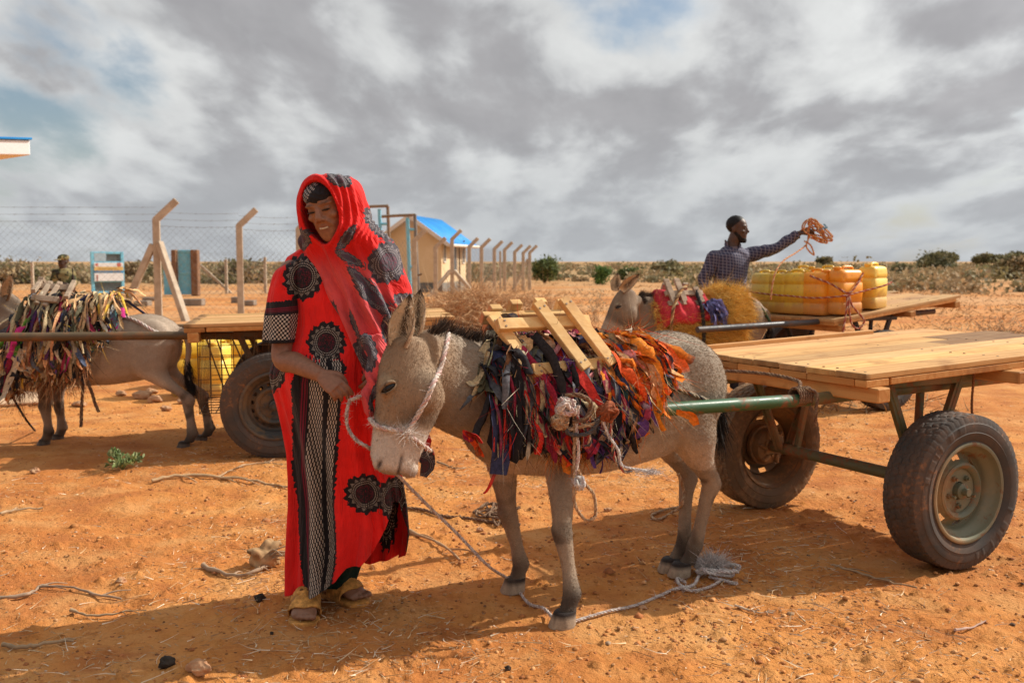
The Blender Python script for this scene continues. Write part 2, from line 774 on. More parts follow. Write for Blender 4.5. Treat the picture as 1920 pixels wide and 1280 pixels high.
M_deck = wood_mat('deck_wood', 0, (0.56, 0.295, 0.115), (0.69, 0.42, 0.19), (0.30, 0.135, 0.05), 0.75, True)
M_beam = wood_mat('beam_wood', 1, (0.52, 0.24, 0.075), (0.62, 0.34, 0.125), (0.25, 0.10, 0.035))
M_oldwood = wood_mat('weathered_wood', 0, (0.44, 0.25, 0.115), (0.55, 0.35, 0.17), (0.22, 0.11, 0.05))
M_green = metal_mat('green_paint', (0.040, 0.105, 0.045), (0.19, 0.075, 0.030), 0.35, 0.32, dustiness=0.25)
M_olive = metal_mat('olive_paint', (0.115, 0.115, 0.055), (0.20, 0.085, 0.035), 0.5, 0.5, dustiness=0.5)
M_pipe = metal_mat('dark_pipe', (0.045, 0.045, 0.05), (0.12, 0.06, 0.035), 0.3, 0.4, dustiness=0.15)
M_rustpipe = metal_mat('rusty_pipe', (0.10, 0.068, 0.035), (0.16, 0.075, 0.03), 0.6, 0.5, dustiness=0.25)
M_rim = metal_mat('dusty_rim', (0.17, 0.165, 0.105), (0.17, 0.085, 0.04), 0.4, 0.5, (0.36, 0.24, 0.125), 0.9)
M_hub = metal_mat('green_hub', (0.13, 0.135, 0.085), (0.22, 0.11, 0.05), 0.6, 0.5, (0.34, 0.23, 0.12), 0.75)
M_rimrust = metal_mat('brown_rim', (0.16, 0.095, 0.045), (0.27, 0.13, 0.05), 0.6, 0.6, (0.42, 0.25, 0.11), 0.75)
M_rimdark = metal_mat('dark_rim', (0.05, 0.045, 0.04), (0.12, 0.07, 0.035), 0.5, 0.55, (0.30, 0.19, 0.1), 0.3)
M_iron = metal_mat('bare_iron', (0.22, 0.17, 0.12), (0.20, 0.09, 0.04), 0.5, 0.45)
M_cloth = attr_mat('rag_cloth', 0.9, 90, 0.4, 380, 0.3)
M_rope = attr_mat('rope_fibre', 0.95, 160, 0.5, 420, 0.35)


def tyre_mat(name, base, dust, amount):
    m, nt, bs, tc = new_mat(name, 0.75, 0.3)
    o = tc.outputs['Object']
    n1 = noise_n(nt, o, 6, 6, 0.65)
    n2 = noise_n(nt, o, 40, 5, 0.65)
    c = mixc(nt, (n1 * 0.6 + n2 * 0.4).smooth(0.62 - amount * 0.25, 0.70 - amount * 0.12), base, dust)
    c = mixc(nt, n1.smooth(0.35, 0.6) * 0.35, c, tuple(0.5 * q + 0.5 * d for q, d in zip(base, dust)))
    setc(nt, bs, c)
    bump(nt, bs, n2, 0.25, 0.004)
    return m


M_tyre = tyre_mat('tyre_rubber', (0.055, 0.05, 0.045), (0.27, 0.12, 0.05), 0.28)
M_tyre_dusty = tyre_mat('dusty_tyre_rubber', (0.13, 0.088, 0.05), (0.30, 0.17, 0.08), 0.6)


# ------------------------------------------------------------------ wheels and carts
def tyre_mb(R=0.35, w=0.19, rim=0.215, n=420):
    h = w / 2
    prof = [(rim - 0.012, h * 0.55), (rim, h * 0.80), (rim + 0.012, h * 0.93), (rim + 0.018, h * 0.91), (rim + 0.03, h * 0.985), (rim + 0.055, h * 1.06), (rim + 0.058, h * 1.035),
            (rim + 0.075, h * 1.05), (R - 0.040, h * 1.03), (R - 0.036, h * 0.985), (R - 0.026, h * 0.97), (R - 0.014, h * 0.92)]
    rows = np.linspace(0.88, -0.88, 30) * h
    tread = [(R - 0.007 * (abs(q / h)) ** 4, q) for q in rows]
    full = prof + tread + [(r, -q) for r, q in prof[::-1]]
    full = np.array(full)
    V, F = revolve(full, n, (0, 0, 0), (0, 1, 0))
    V = V.reshape(len(full), n, 3)
    th = np.linspace(0, 2 * np.pi, n, endpoint=False)
    for k in range(len(prof) - 2, len(prof) + len(rows) + 2):
        r, q = full[k]
        qq = q / h
        dep = np.zeros(n)
        zig = 0.055 * np.sign(np.sin(th * 44)) * np.minimum(1, np.abs(np.sin(th * 44)) * 1.6)
        for c0 in (-0.60, -0.2, 0.2, 0.60):
            dep = np.maximum(dep, 0.0065 * (np.abs(qq - c0 - zig) < 0.040))
        if abs(qq) > 0.60:
            dep = np.maximum(dep, 0.0045 * (np.abs(((th * 66 / (2 * np.pi)) + 0.25 * qq) % 1 - 0.5) < 0.10))
        else:
            dep = np.maximum(dep, 0.004 * (np.abs(((th * 44 / (2 * np.pi)) + 0.8 * qq) % 1 - 0.5) < 0.10))
        dep = dep * (0.8 + 0.6 * vnoise(th * 9, 0 * th + k * 0.1, 4))
        rad = np.hypot(V[k, :, 0], V[k, :, 2])
        f = (rad - dep) / rad
        V[k, :, 0] *= f
        V[k, :, 2] *= f
    # raised lettering blocks and ribs on the walls, worn past reading
    for k in (7, 8, len(full) - 9, len(full) - 8):
        s = np.sign(full[k][1])
        lt = (vnoise(th * 22, 0 * th, 7) > 0.12) & (np.sin(th * 2) > 0.35)
        V[k, :, 1] += s * 0.0022 * lt
    return V.reshape(-1, 3), F


def make_wheel(parent, y, outer, mats, R=0.35, w=0.19, rim=0.215, style='slots', spin=0.0):
    mt, mr, mh = mats
    wh = empty('wheel', (0, y, R - 0.004))
    wh.parent = parent
    if outer < 0:
        wh.rotation_euler = (0, spin, math.pi)
    else:
        wh.rotation_euler = (0, spin, 0)
    mb = MB()
    mb.add(*tyre_mb(R, w, rim))
    mb.build('tyre', mt, wh, flat_angle=38)
    h = w / 2
    mb = MB()
    p = np.array([(rim + 0.012, h * 0.78), (rim + 0.013, h * 0.98), (rim + 0.006, h * 1.02), (rim - 0.004, h * 0.98), (rim - 0.008, h * 0.80), (rim - 0.014, h * 0.62), (rim - 0.034, h * 0.5),
                  (rim - 0.040, h * 0.25), (rim - 0.043, h * 0.18), (0.165, h * 0.10), (0.160, h * 0.12), (0.140, h * 0.28), (0.134, h * 0.36), (0.128, h * 0.52), (0.120, h * 0.56), (0.108, h * 0.5), (0.100, h * 0.38), (0.075, h * 0.36), (0.040, h * 0.36)])
    n = 144
    if style == 'slots':
        m = lambda i, j: (i == 10) & ((j % 18) < 7)
    else:
        m = lambda i, j: (i == 10) & ((j % 9) < 4)
    mb.add(*revolve(p, n, (0, 0, 0), (0, 1, 0), m))
    b = np.array([(rim - 0.043, h * 0.18), (rim - 0.036, -h * 0.3), (rim - 0.012, -h * 0.62), (rim + 0.004, -h * 0.85), (rim + 0.013, -h * 0.98)])
    mb.add(*revolve(b, n, (0, 0, 0), (0, 1, 0)))
    mb.build('rim', mr, wh, flat_angle=50)
    mb = MB()
    mb.add(*revolve([(0.1285, h * 0.50), (0.129, h * 0.55), (0.119, h * 0.60), (0.107, h * 0.54), (0.099, h * 0.43), (0.098, h * 0.40)], 72, (0, 0, 0), (0, 1, 0)))
    for V, F in [tube([(0, h * 0.30, 0), (0, h * 0.62, 0), (0, h * 0.66, 0)], [0.036, 0.036, 0.030], 20), tube([(0, h * 0.6, 0), (0, h * 0.95, 0)], 0.017, 10)]:
        mb.add(V, F)
    for k in range(5):
        a = 2 * math.pi * k / 5 + 0.3
        c, s = 0.068 * math.cos(a), 0.068 * math.sin(a)
        mb.add(*tube([(c, h * 0.34, s), (c, h * 0.50, s)], 0.013, 6))
        mb.add(*tube([(c, h * 0.5, s), (c, h * (0.62 + 0.15 * (k % 2)), s)], 0.007, 8))
    mb.build('hub', mh, wh, flat_angle=40)
    # brake drum and back plate on the inner side
    mb = MB()
    mb.add(*revolve([(0.0, -h * 0.7), (0.085, -h * 0.70), (0.095, -h * 0.62), (0.10, -h * 0.2), (0.112, -h * 0.15), (0.112, h * 0.1), (0.02, h * 0.1)], 40, (0, 0, 0), (0, 1, 0)))
    for k in range(6):
        a = 2 * math.pi * k / 6
        mb.add(*tube([(0.05 * math.cos(a), -h * 0.68, 0.05 * math.sin(a)), (0.05 * math.cos(a), -h * 0.85, 0.05 * math.sin(a))], 0.010, 6))
        mb.add(*box((0.075 * math.cos(a + .4), -h * 0.78, 0.075 * math.sin(a + .4)), (0.05, 0.03, 0.018), axes((math.cos(a), 0, math.sin(a)), (0, 1, 0), (-math.sin(a), 0, math.cos(a)))))
    mb.build('brake_drum', M_rimrust, wh, flat_angle=40)
    return wh


def make_cart(loc, rz, label, spec):
    rng = random.Random(spec.get('seed', 1))
    root = empty('donkey_cart', loc, rz, label, 'cart', 'two wheeled donkey carts')
    pit = math.radians(spec['pitch'])
    zt = spec['top']
    xf, xb = spec['front'], spec['back']
    hw = spec.get('hw', 0.62)
    R = spec.get('R', 0.35)

    def tl(V, z0=None):
        V = np.array(V, float).reshape(-1, 3)
        c, s = math.cos(pit), math.sin(pit)
        x, z = V[:, 0].copy(), V[:, 2] - zt
        V[:, 0] = c * x + s * z
        V[:, 2] = zt - s * x + c * z
        return V

    Wd, Wb = spec['wood'], spec['beam']
    # deck of planks laid lengthwise
    mb = MB()
    n = spec.get('planks', 7)
    ed = np.linspace(-hw, hw, n + 1)
    for k in range(n):
        a = xb - rng.uniform(-0.05, 0.16)
        t = 0.74 + 0.42 * rng.random()
        col = (t, t * rng.uniform(0.93, 1.02), t * rng.uniform(0.85, 1.02))
        pieces = [(a, xf)]
        if spec.get('patch') and k in (2, 3):
            m = xb + 0.42 + 0.2 * (k - 2)
            pieces = [(a, m), (m + 0.004, xf)]
        for q, (s, e) in enumerate(pieces):
            cc = col if len(pieces) == 1 or q == 1 else (0.42, 0.40, 0.42)
            V, F = box(((s + e) / 2, (ed[k] + ed[k + 1]) / 2, zt - 0.013 + rng.uniform(-0.002, 0.003)), (e - s, ed[k + 1] - ed[k] - rng.uniform(0.003, 0.009), 0.026), None, 0.003)
            mb.add(tl(V), F, 0, cc)
    for k in range(n):
        for x in (xf - 0.06, xf - 0.9, xb + 0.35):
            for f in (0.3, 0.7):
                q = tl([(x + rng.uniform(-.01, .01), ed[k] * (1 - f) + ed[k + 1] * f, zt)])[0]
                mb.add(*tube([q - A3(0, 0, .003), q + A3(0, 0, .0022)], 0.006, 7), 1)
    deck = mb.build('deck', [Wd, M_iron], root, flat_angle=40)
    # second board layer showing at the front and along the near side
    mb = MB()
    e = -hw
    while e < hw - 0.02:
        L = rng.uniform(0.18, 0.34)
        b = min(hw, e + L)
        t = rng.uniform(0.65, 1.05)
        V, F = box((xf - 0.07, (e + b) / 2, zt - 0.044), (0.13 + rng.uniform(0, .01), b - e - 0.004, 0.032), None, 0.003)
        mb.add(tl(V), F, 0, (t, t * 0.95, t * 0.9))
        e = b
    for sy in (-1, 1):
        V, F = box(((xf + xb) / 2 - 0.07, sy * (hw - 0.045), zt - 0.043), (xf - xb - 0.16, 0.085, 0.030), None, 0.003)
        mb.add(tl(V), F, 0, (0.95, 0.9, 0.85))
    mb.build('edge_board', Wb, root, flat_angle=40)
    # cross beams
    for x, y0, y1, hgt, t in spec['cross']:
        mb = MB()
        V, F = box((x, (y0 + y1) / 2, zt - 0.060 - hgt / 2), (0.075, y1 - y0, hgt), None, 0.005)
        mb.add(tl(V), F, 0, (t, t * 0.96, t * 0.92))
        mb.build('cross_beam', Wb, root, flat_angle=40)
    if spec.get('side_strip'):
        mb = MB()
        V, F = box(((xf + xb) / 2 + 0.2, -hw + 0.02, zt + 0.012), (xf - xb - 0.5, 0.035, 0.022), None, 0.003)
        mb.add(tl(V), F, 0, (0.9, 0.8, 0.7))
        mb.build('edge_strip', Wd, root, flat_angle=40)
    # shafts
    zs = spec['shaft_z']
    for sy in (-1, 1):
        mb = MB()
        pts = [(spec['shaft_x'], sy * spec['shaft_y'] * 1.12, zs[0]), (xf + 0.1, sy * spec['shaft_y'], zs[1])]
        mb.add(*tube(spline(pts, 10), spec.get('shaft_r', 0.028), 18))
        mb.build('shaft', spec['shaft_mat'], root, flat_angle=50)
        mb = MB()
        zr = zt - 0.122
        a = tl([(xf + 0.1, sy * spec['shaft_y'], zr - 0.03), (xb + 0.1, sy * spec['shaft_y'], zr - 0.03)])
        a[0] = (xf + 0.1, sy * spec['shaft_y'], zs[1])
        mb.add(*tube(spline(np.array([a[0], a[0] * 0.75 + a[1] * 0.25, a[1]]), 8), spec.get('shaft_r', 0.028) * 0.98, 14))
        mb.build('rail', spec['frame_mat'], root, flat_angle=50)
    # axle and V struts
    mb = MB()
    mb.add(*tube([(0, -hw + 0.05, R), (0, hw - 0.05, R)], 0.030, 16))
    mb.build('axle', spec['frame_mat'], root, flat_angle=50)
    zr = zt - 0.10
    for sy in (-1, 1):
        y = sy * (hw - 0.17)
        for x in (0.24, -0.24):
            mb = MB()
            mb.add(*beam((x * 0.12, y, R), (x, y, zr + (0.02 if x < 0 else 0)), 0.018, 0.045, (0, 1, 0), 0.003))
            mb.add(*beam((x * 0.12, y + sy * 0.015, R), (x, y + sy * 0.015, zr + (0.02 if x < 0 else 0)), 0.045, 0.006, (0, 1, 0), 0.001))
            mb.build('strut', spec['frame_mat'], root, flat_angle=40)
        mb = MB()
        mb.add(*beam((-0.03, y - sy * 0.06, R), (-0.10, y - sy * 0.10, zr + 0.02), 0.030, 0.030, (0, 1, 0), 0.003))
        mb.build('strut', spec['frame_mat'], root, flat_angle=40)
        mb = MB()
        V, F = box((-0.02, y, zr + 0.005), (0.60, 0.04, 0.04), None, 0.004)
        mb.add(V, F)
        mb.build('side_bar', spec['frame_mat'], root, flat_angle=40)
    for sy in (-1, 1):
        make_wheel(root, sy * hw, sy, spec['wheel'][0 if sy > 0 else 1], R, spec.get('tw', 0.19), spec.get('rim', 0.215), spec.get('style', 'slots'), rng.uniform(0, 6))
    return root


HEAD_MAIN = math.atan2(-0.464, -0.886)
cart_main = make_cart((1.70, 4.98, 0), HEAD_MAIN, 'unloaded flat bed cart with bright plank deck and green shafts in the foreground',
    dict(seed=3, pitch=2.0, top=0.915, front=0.557, back=-1.25, wood=M_deck, beam=M_beam, planks=7, patch=True, side_strip=True,
         cross=[(0.50, -0.60, 0.665, 0.062, 0.95), (-0.36, -0.64, 0.70, 0.055, 0.9), (-1.05, -0.60, 0.60, 0.06, 0.8)],
         shaft_z=(0.788, 0.765), shaft_x=1.72, shaft_y=0.385, shaft_mat=M_green, frame_mat=M_olive,
         wheel=((M_tyre, M_rim, M_hub), (M_tyre_dusty, M_rimrust, M_rimrust))))
HEAD_BG = math.atan2(-0.48, -0.877)
cart_bg = make_cart((3.17, 9.74, 0), HEAD_BG, 'cart further back carrying yellow jerrycans on its tilted plank deck',
    dict(seed=8, pitch=6.5, top=0.93, front=0.68, back=-0.98, wood=M_oldwood, beam=M_beam, planks=6,
         cross=[(0.60, -0.62, 0.64, 0.06, 0.8), (-0.30, -0.62, 0.66, 0.05, 0.7), (-0.98, -0.60, 0.62, 0.06, 0.7)],
         shaft_z=(0.80, 0.82), shaft_x=2.1, shaft_y=0.42, shaft_mat=M_pipe, frame_mat=M_pipe, shaft_r=0.027, R=0.37, rim=0.225,
         wheel=((M_tyre, M_rimdark, M_rimdark), (M_tyre, M_rimdark, M_rimdark))))
HEAD_LEFT = math.atan2(-0.208, -0.978)
cart_left = make_cart((-1.80, 7.556, 0), HEAD_LEFT, 'cart behind the woman with a rusty shaft and a wire basket under its deck',
    dict(seed=15, pitch=1.0, top=0.95, front=0.60, back=-1.2, wood=M_deck, beam=M_beam, planks=6,
         cross=[(0.54, -0.62, 0.62, 0.07, 0.9), (-0.30, -0.62, 0.66, 0.05, 0.8)],
         shaft_z=(0.86, 0.85), shaft_x=1.95, shaft_y=0.42, shaft_mat=M_rustpipe, frame_mat=M_rustpipe, shaft_r=0.030, R=0.37, rim=0.225, style='holes',
         wheel=((M_tyre, M_rimdark, M_rimdark), (M_tyre, M_rimdark, M_rimdark))))


# wire basket slung under the left cart
def basket():
    mb = MB()
    x0, x1, y0, y1, z0, z1 = -0.70, 0.52, -0.5, 0.5, 0.30, 0.86
    for y in (y0, y1):
        for x in np.linspace(x0, x1, 16):
            mb.add(*tube([(x, y, z0), (x + 0.004, y, z1)], 0.0028, 5))
        for z in np.linspace(z0, z1, 8):
            mb.add(*tube([(x0, y, z), (x1, y, z)], 0.0028, 5))
    for x in (x0, x1):
        for y in np.linspace(y0, y1, 10):
            mb.add(*tube([(x, y, z0), (x, y, z1)], 0.0028, 5))
    for x in np.linspace(x0, x1, 12):
        mb.add(*tube([(x, y0, z0), (x, y1, z0)], 0.004, 5))
    for y in np.linspace(y0, y1, 8):
        mb.add(*tube([(x0, y, z0), (x1, y, z0)], 0.004, 5))
    mb.build('wire_basket', M_rustpipe, cart_left)
    for k, (xa, xb_) in enumerate([(0.47, 0.28), (0.40, 0.22), (0.30, 0.05), (0.12, 0.16), (0.02, -0.05)]):
        mb = MB()
        mb.add(*tube(spline([(xa, 0.53, 0.87), ((xa + xb_) / 2 + 0.01, 0.55, 0.6), (xb_, 0.53, 0.30)], 8), 0.006, 6), 0, (0.13, 0.075, 0.035))
        mb.build('basket_tie', M_rope, cart_left)


basket()


# ------------------------------------------------------------------ jerrycans
def can_mat(name, c, c2):
    m, nt, bs, tc = new_mat(name, 0.38, 0.5)
    o = tc.outputs['Object']
    n1 = noise_n(nt, o, 7, 5, 0.6)
    n2 = noise_n(nt, o, 40, 4, 0.6)
    x = mixc(nt, n1.smooth(0.4, 0.65), c, c2)
    x = mixc(nt, n2.smooth(0.60, 0.72) * 0.5, x, (0.35, 0.18, 0.06))
    setc(nt, bs, x)
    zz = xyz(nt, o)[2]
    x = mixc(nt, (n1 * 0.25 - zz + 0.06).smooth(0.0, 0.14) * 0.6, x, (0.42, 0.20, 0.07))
    setc(nt, bs, x)
    bs.inputs['Subsurface Weight'].default_value = 0.06
    bs.inputs['Subsurface Radius'].default_value = (0.03, 0.02, 0.005)
    bump(nt, bs, n1, 0.2, 0.01)
    return m


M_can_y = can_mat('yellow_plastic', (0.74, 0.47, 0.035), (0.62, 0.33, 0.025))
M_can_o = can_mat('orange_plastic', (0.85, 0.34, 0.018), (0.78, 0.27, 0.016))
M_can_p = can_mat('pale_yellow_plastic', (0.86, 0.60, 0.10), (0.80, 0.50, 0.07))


def make_can(loc, rz, mat, label, group, s=1.0, tilt=0.0):
    t = empty('jerrycan', loc, rz, label, 'jerrycan', group)
    t.scale = (s, s, s)
    t.rotation_euler = (tilt, 0, rz)
    n = 44
    zs = np.array([0, 0.004, 0.02, 0.05, 0.095, 0.10, 0.11, 0.115, 0.20, 0.265, 0.27, 0.28, 0.285, 0.315, 0.345, 0.366, 0.378, 0.382])
    ins = np.array([0.020, 0.006, 0.0, 0.0, 0.0, 0.006, 0.006, 0.0, -0.003, 0.0, 0.006, 0.006, 0.0, 0.001, 0.003, 0.010, 0.028, 0.06])
    C = np.stack([0 * zs, 0 * zs, zs], 1)
    A = (0.142 - ins)[:, None] * A3(1, 0, 0)
    B = (0.090 - ins)[:, None] * A3(0, 1, 0)
    mb = MB()
    V, F = loft(C, A, B, n, True, 0, 0.36)
    # moulded ribs at the shoulders
    rb = (V[:, 2] > 0.285) & (V[:, 2] < 0.36)
    V[rb, 0] *= 1 - 0.03 * (np.sin(V[rb, 1] * 170) > 0)
    V[rb, 1] *= 1 - 0.03 * (np.sin(V[rb, 0] * 130) > 0)
    mb.add(V, F)
    mb.build('body', mat, t, flat_angle=60)
    mb = MB()
    mb.add(*tube(spline([(-0.085, 0, 0.365), (-0.075, 0, 0.398), (-0.02, 0, 0.405), (0.04, 0, 0.398), (0.05, 0, 0.365)], 16), [[0.016, 0.012]] * 16, 10))
    mb.build('handle', mat, t)
    mb = MB()
    mb.add(*tube([(0.098, 0, 0.365), (0.102, 0, 0.388)], 0.030, 16))
    mb.add(*tube([(0.102, 0, 0.386), (0.103, 0, 0.400), (0.103, 0, 0.402)], [0.034, 0.034, 0.030], 16))
    mb.build('cap', mat, t, flat_angle=40)
    return t


def on_bg_deck(x, y):
    c, s = math.cos(math.radians(6.5)), math.sin(math.radians(6.5))
    z = 0.93 - s * x
    R = rotz(HEAD_BG)
    return R @ A3(x, y, z + 0.004) + A3(3.17, 9.74, 0)


cans = [(0.53, -0.41, M_can_p, 1.57, 'yellow jerrycan at the left end of the row on the far cart', 1.0),
        (0.53, -0.18, M_can_y, 1.50, 'yellow jerrycan second from the left on the far cart', 1.0),
        (0.53, 0.04, M_can_y, 1.60, 'yellow jerrycan beside the orange ones on the far cart', 1.02),
        (0.52, 0.27, M_can_o, 1.50, 'deep orange jerrycan in the middle of the row on the far cart', 1.04),
        (0.40, 0.48, M_can_o, 0.05, 'bright orange jerrycan at the near corner with ropes crossed over it', 1.07),
        (0.02, 0.46, M_can_p, 0.3, 'pale yellow jerrycan at the right end of the load on the far cart', 1.04),
        (0.13, -0.30, M_can_y, 1.5, 'yellow jerrycan in the back row behind the left ones on the far cart', 1.0),
        (0.12, 0.02, M_can_y, 1.57, 'yellow jerrycan in the back row behind the orange ones', 1.0)]
for x, y, m, r, lab, s in cans:
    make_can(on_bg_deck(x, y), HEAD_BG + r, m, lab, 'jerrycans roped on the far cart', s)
lc = [((362, 739), 10.2, 0.3, M_can_y, 'yellow jerrycan standing just right of the tail of the left donkey', 1.45),
      ((412, 738), 10.1, 1.2, M_can_p, 'dusty yellow jerrycan seen through the wire basket beside the cart wheel', 1.4),
      ((462, 736), 10.3, 0.2, M_can_y, 'yellow jerrycan seen through the basket just above the cart tyre', 1.45),
      ((392, 720), 11.0, 1.0, M_can_y, 'yellow jerrycan behind the others beyond the wire basket', 1.45)]
for (px, py), d, r, m, lab, z in lc:
    q = gz(P(px, py, d))
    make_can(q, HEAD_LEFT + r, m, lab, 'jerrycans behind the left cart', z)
# ------------------------------------------------------------------ donkeys
def coat_mat():
    m, nt, bs, tc = new_mat('donkey_coat', 0.72, 0.25)
    o = tc.outputs['Object']
    at = attr(nt, 'Col')
    hair = noise_n(nt, vscale(nt, o, 110, 240, 190), 1.0, 5, 0.75)
    hair2 = noise_n(nt, vscale(nt, o, 160, 260, 420), 1.0, 3, 0.7)
    patch = noise_n(nt, o, 7, 5, 0.6)
    dust = noise_n(nt, o, 3.4, 5, 0.65)
    k = mixc(nt, hair.smooth(0.28, 0.72), (0.80, 0.79, 0.78), (1.13, 1.13, 1.13))
    c = mixc(nt, 1.0, at.outputs['Color'], k, 'MULTIPLY')
    k2 = mixc(nt, patch.smooth(0.35, 0.65), (0.90, 0.89, 0.88), (1.08, 1.07, 1.05))
    c = mixc(nt, 1.0, c, k2, 'MULTIPLY')
    c = mixc(nt, dust.smooth(0.55, 0.75) * 0.25, c, (0.40, 0.27, 0.16))
    setc(nt, bs, c)
    bs.inputs['Sheen Weight'].default_value = 0.08
    bs.inputs['Sheen Roughness'].default_value = 0.4
    bump(nt, bs, hair * 0.5 + hair2 * 0.6, 0.5, 0.006)
    return m


M_coat = coat_mat()
M_hair = attr_mat('coarse_hair', 0.6, 40, 0.4, 300, 0.2)
M_eye, _nt, _bs, _tc = new_mat('wet_eye', 0.25, 0.35)
_bs.inputs['Base Color'].default_value = (0.012, 0.009, 0.008, 1)

BODY = [  # x, ztop, zbot, halfwidth
    (-0.615, 0.93, 0.80, 0.035), (-0.60, 0.965, 0.71, 0.085), (-0.55, 1.015, 0.64, 0.145), (-0.46, 1.058, 0.585, 0.188), (-0.34, 1.072, 0.545, 0.212),
    (-0.20, 1.052, 0.520, 0.235), (-0.05, 1.018, 0.502, 0.250), (0.10, 1.000, 0.498, 0.248), (0.24, 1.005, 0.505, 0.225), (0.35, 1.025, 0.52, 0.190),
    (0.45, 1.015, 0.545, 0.165), (0.53, 0.97, 0.595, 0.135), (0.585, 0.90, 0.66, 0.09), (0.605, 0.84, 0.72, 0.04)]


HS = [(-0.06, 0.030, -0.060, 0.040), (0.00, 0.060, -0.080, 0.058), (0.14, 0.082, -0.108, 0.072), (0.27, 0.087, -0.142, 0.080), (0.39, 0.087, -0.160, 0.080), (0.50, 0.085, -0.146, 0.071), (0.60, 0.084, -0.130, 0.062),
      (0.70, 0.084, -0.112, 0.056), (0.80, 0.085, -0.099, 0.055), (0.88, 0.083, -0.090, 0.056), (0.94, 0.072, -0.082, 0.053), (0.985, 0.052, -0.066, 0.044), (1.005, 0.028, -0.04, 0.028)]


def donkey_parts(ps):
    """solids in the donkey's own frame: x forward, y left, z up"""
    parts = []
    st = spline(BODY, 40)
    C = np.stack([st[:, 0], 0 * st[:, 0], (st[:, 1] + st[:, 2]) / 2], 1)
    parts.append(loft(C, np.outer(st[:, 3], A3(0, 1, 0)), np.outer((st[:, 1] - st[:, 2]) / 2, A3(0, 0, 1)), 40, True, 0.16))
    # haunch and shoulder muscle
    for s in (-1, 1):
        parts.append(ellipsoid((-0.42, 0.105 * s, 0.83), (0.17, 0.105, 0.20)))
        parts.append(ellipsoid((0.40, 0.085 * s, 0.78), (0.10, 0.085, 0.21)))
    # front legs
    for s, (hx, hy, lift) in zip((1, -1), ps['front']):
        ex = ps.get('elbow', (0.42, 0.42))[0 if s > 0 else 1]
        def f(t, bend=0.0):
            return np.array((ex * (1 - t) + hx * t + bend, (0.115 * s) * (1 - t) + hy * t, 0))
        pts = [(*(f(-.05) + A3(-.01, 0, 0))[:2], 0.74), (*(f(0.05) + A3(-.015, 0, 0))[:2], 0.60), (*(f(0.25))[:2], 0.50), (*(f(0.50) + A3(.012, 0, 0))[:2], 0.375), (*(f(0.56) + A3(.018, 0, 0))[:2], 0.335),
               (*(f(0.63) + A3(.012, 0, 0))[:2], 0.295), (*(f(0.78))[:2], 0.20), (*(f(0.90) - A3(0.004, 0, 0))[:2], 0.130), (*(f(0.94) - A3(0.006, 0, 0))[:2], 0.108), (*(f(0.98) + A3(0.014, 0, 0))[:2], 0.070), (*(f(1.0) + A3(0.022, 0, 0))[:2], 0.045)]
        pts = np.array(pts)
        pts[:, 2] += lift * ss(pts[:, 2], 0.5, 0.05)
        r = np.array([(.075, .10), (.060, .085), (.047, .060), (.035, .040), (.038, .044), (.034, .037), (.0235, .028), (.031, .035), (.034, .038), (.030, .033), (.037, .041)])
        q = spline(np.hstack([pts, r * ps.get('legk', 1.0)]), 36)
        parts.append(tube_xy(q[:, :3], q[:, 4], q[:, 3]))
    for s, (hx, hy, lift) in zip((1, -1), ps['hind']):
        hp = -0.40
        dx = hx - (-0.44)
        pts = np.array([(hp, 0.10 * s, 0.84), (hp + 0.03, 0.125 * s, 0.70), (hp - 0.005, 0.13 * s, 0.61), (hp - 0.065 + dx * 0.3, 0.13 * s * .7 + hy * .3, 0.51), (hp - 0.135 + dx * 0.55, 0.13 * s * .5 + hy * .5, 0.425),
                        (hp - 0.145 + dx * 0.62, 0.13 * s * .45 + hy * .55, 0.385), (hp - 0.125 + dx * 0.70, .13 * s * .35 + hy * .65, 0.325), (hp - 0.105 + dx * 0.85, .13 * s * .2 + hy * .8, 0.22), (hp - 0.09 + dx * 0.95, hy, 0.135), (hp - 0.085 + dx, hy, 0.112), (hp - 0.058 + dx, hy, 0.072), (hp - 0.045 + dx, hy, 0.045)])
        pts[:, 2] += lift * ss(pts[:, 2], 0.5, 0.05)
        r = np.array([(.10, .17), (.095, .155), (.08, .115), (.050, .068), (.036, .050), (.036, .047), (.028, .036), (.025, .030), (.032, .037), (.035, .039), (.031, .034), (.038, .042)])
        q = spline(np.hstack([pts, r * ps.get('legk', 1.0)]), 40)
        parts.append(tube_xy(q[:, :3], q[:, 4], q[:, 3]))
    # neck
    H = ps['head']
    po, hd, hu, hl, L = H['poll'], H['dir'], H['up'], H['lat'], H.get('len', 0.50)
    wd = H.get('wid', 1.0)
    p0, p3 = A3(0.36, 0, 0.83), po + hd * 0.055 - hu * 0.045
    side = A3(0, 1, 0)
    mids = ps.get('neck')
    pts = [p0] + [A3(*q) for q in mids] + [p3]
    path = spline(pts, 26)
    t = np.gradient(path, axis=0)
    t /= np.linalg.norm(t, axis=1)[:, None]
    u = np.linspace(0, 1, 26)
    wv = np.interp(u, [0, .25, .5, .8, 1], [0.215, 0.200, 0.175, 0.145, 0.115])
    wl = np.interp(u, [0, .25, .5, .8, 1], [0.135, 0.118, 0.104, 0.090, 0.078])
    A, B = [], []
    for k in range(26):
        l = unit(side * (1 - u[k]) + hl * u[k])
        b = unit(np.cross(t[k], l))
        l = np.cross(b, t[k])
        A.append(l * wl[k])
        B.append(b * wv[k])
    parts.append(loft(path, A, B, 30, True, 0.12))
    ps['_neckpath'] = (path, np.array(B), np.array(A))
    # head: along, back of profile, front of profile (dorsal +), half width
    h = spline(HS, 44)
    h[:, 1:] *= wd
    C = po + h[:, 0:1] * L * hd + ((h[:, 1] + h[:, 2]) / 2)[:, None] * hu
    sc = 1.0
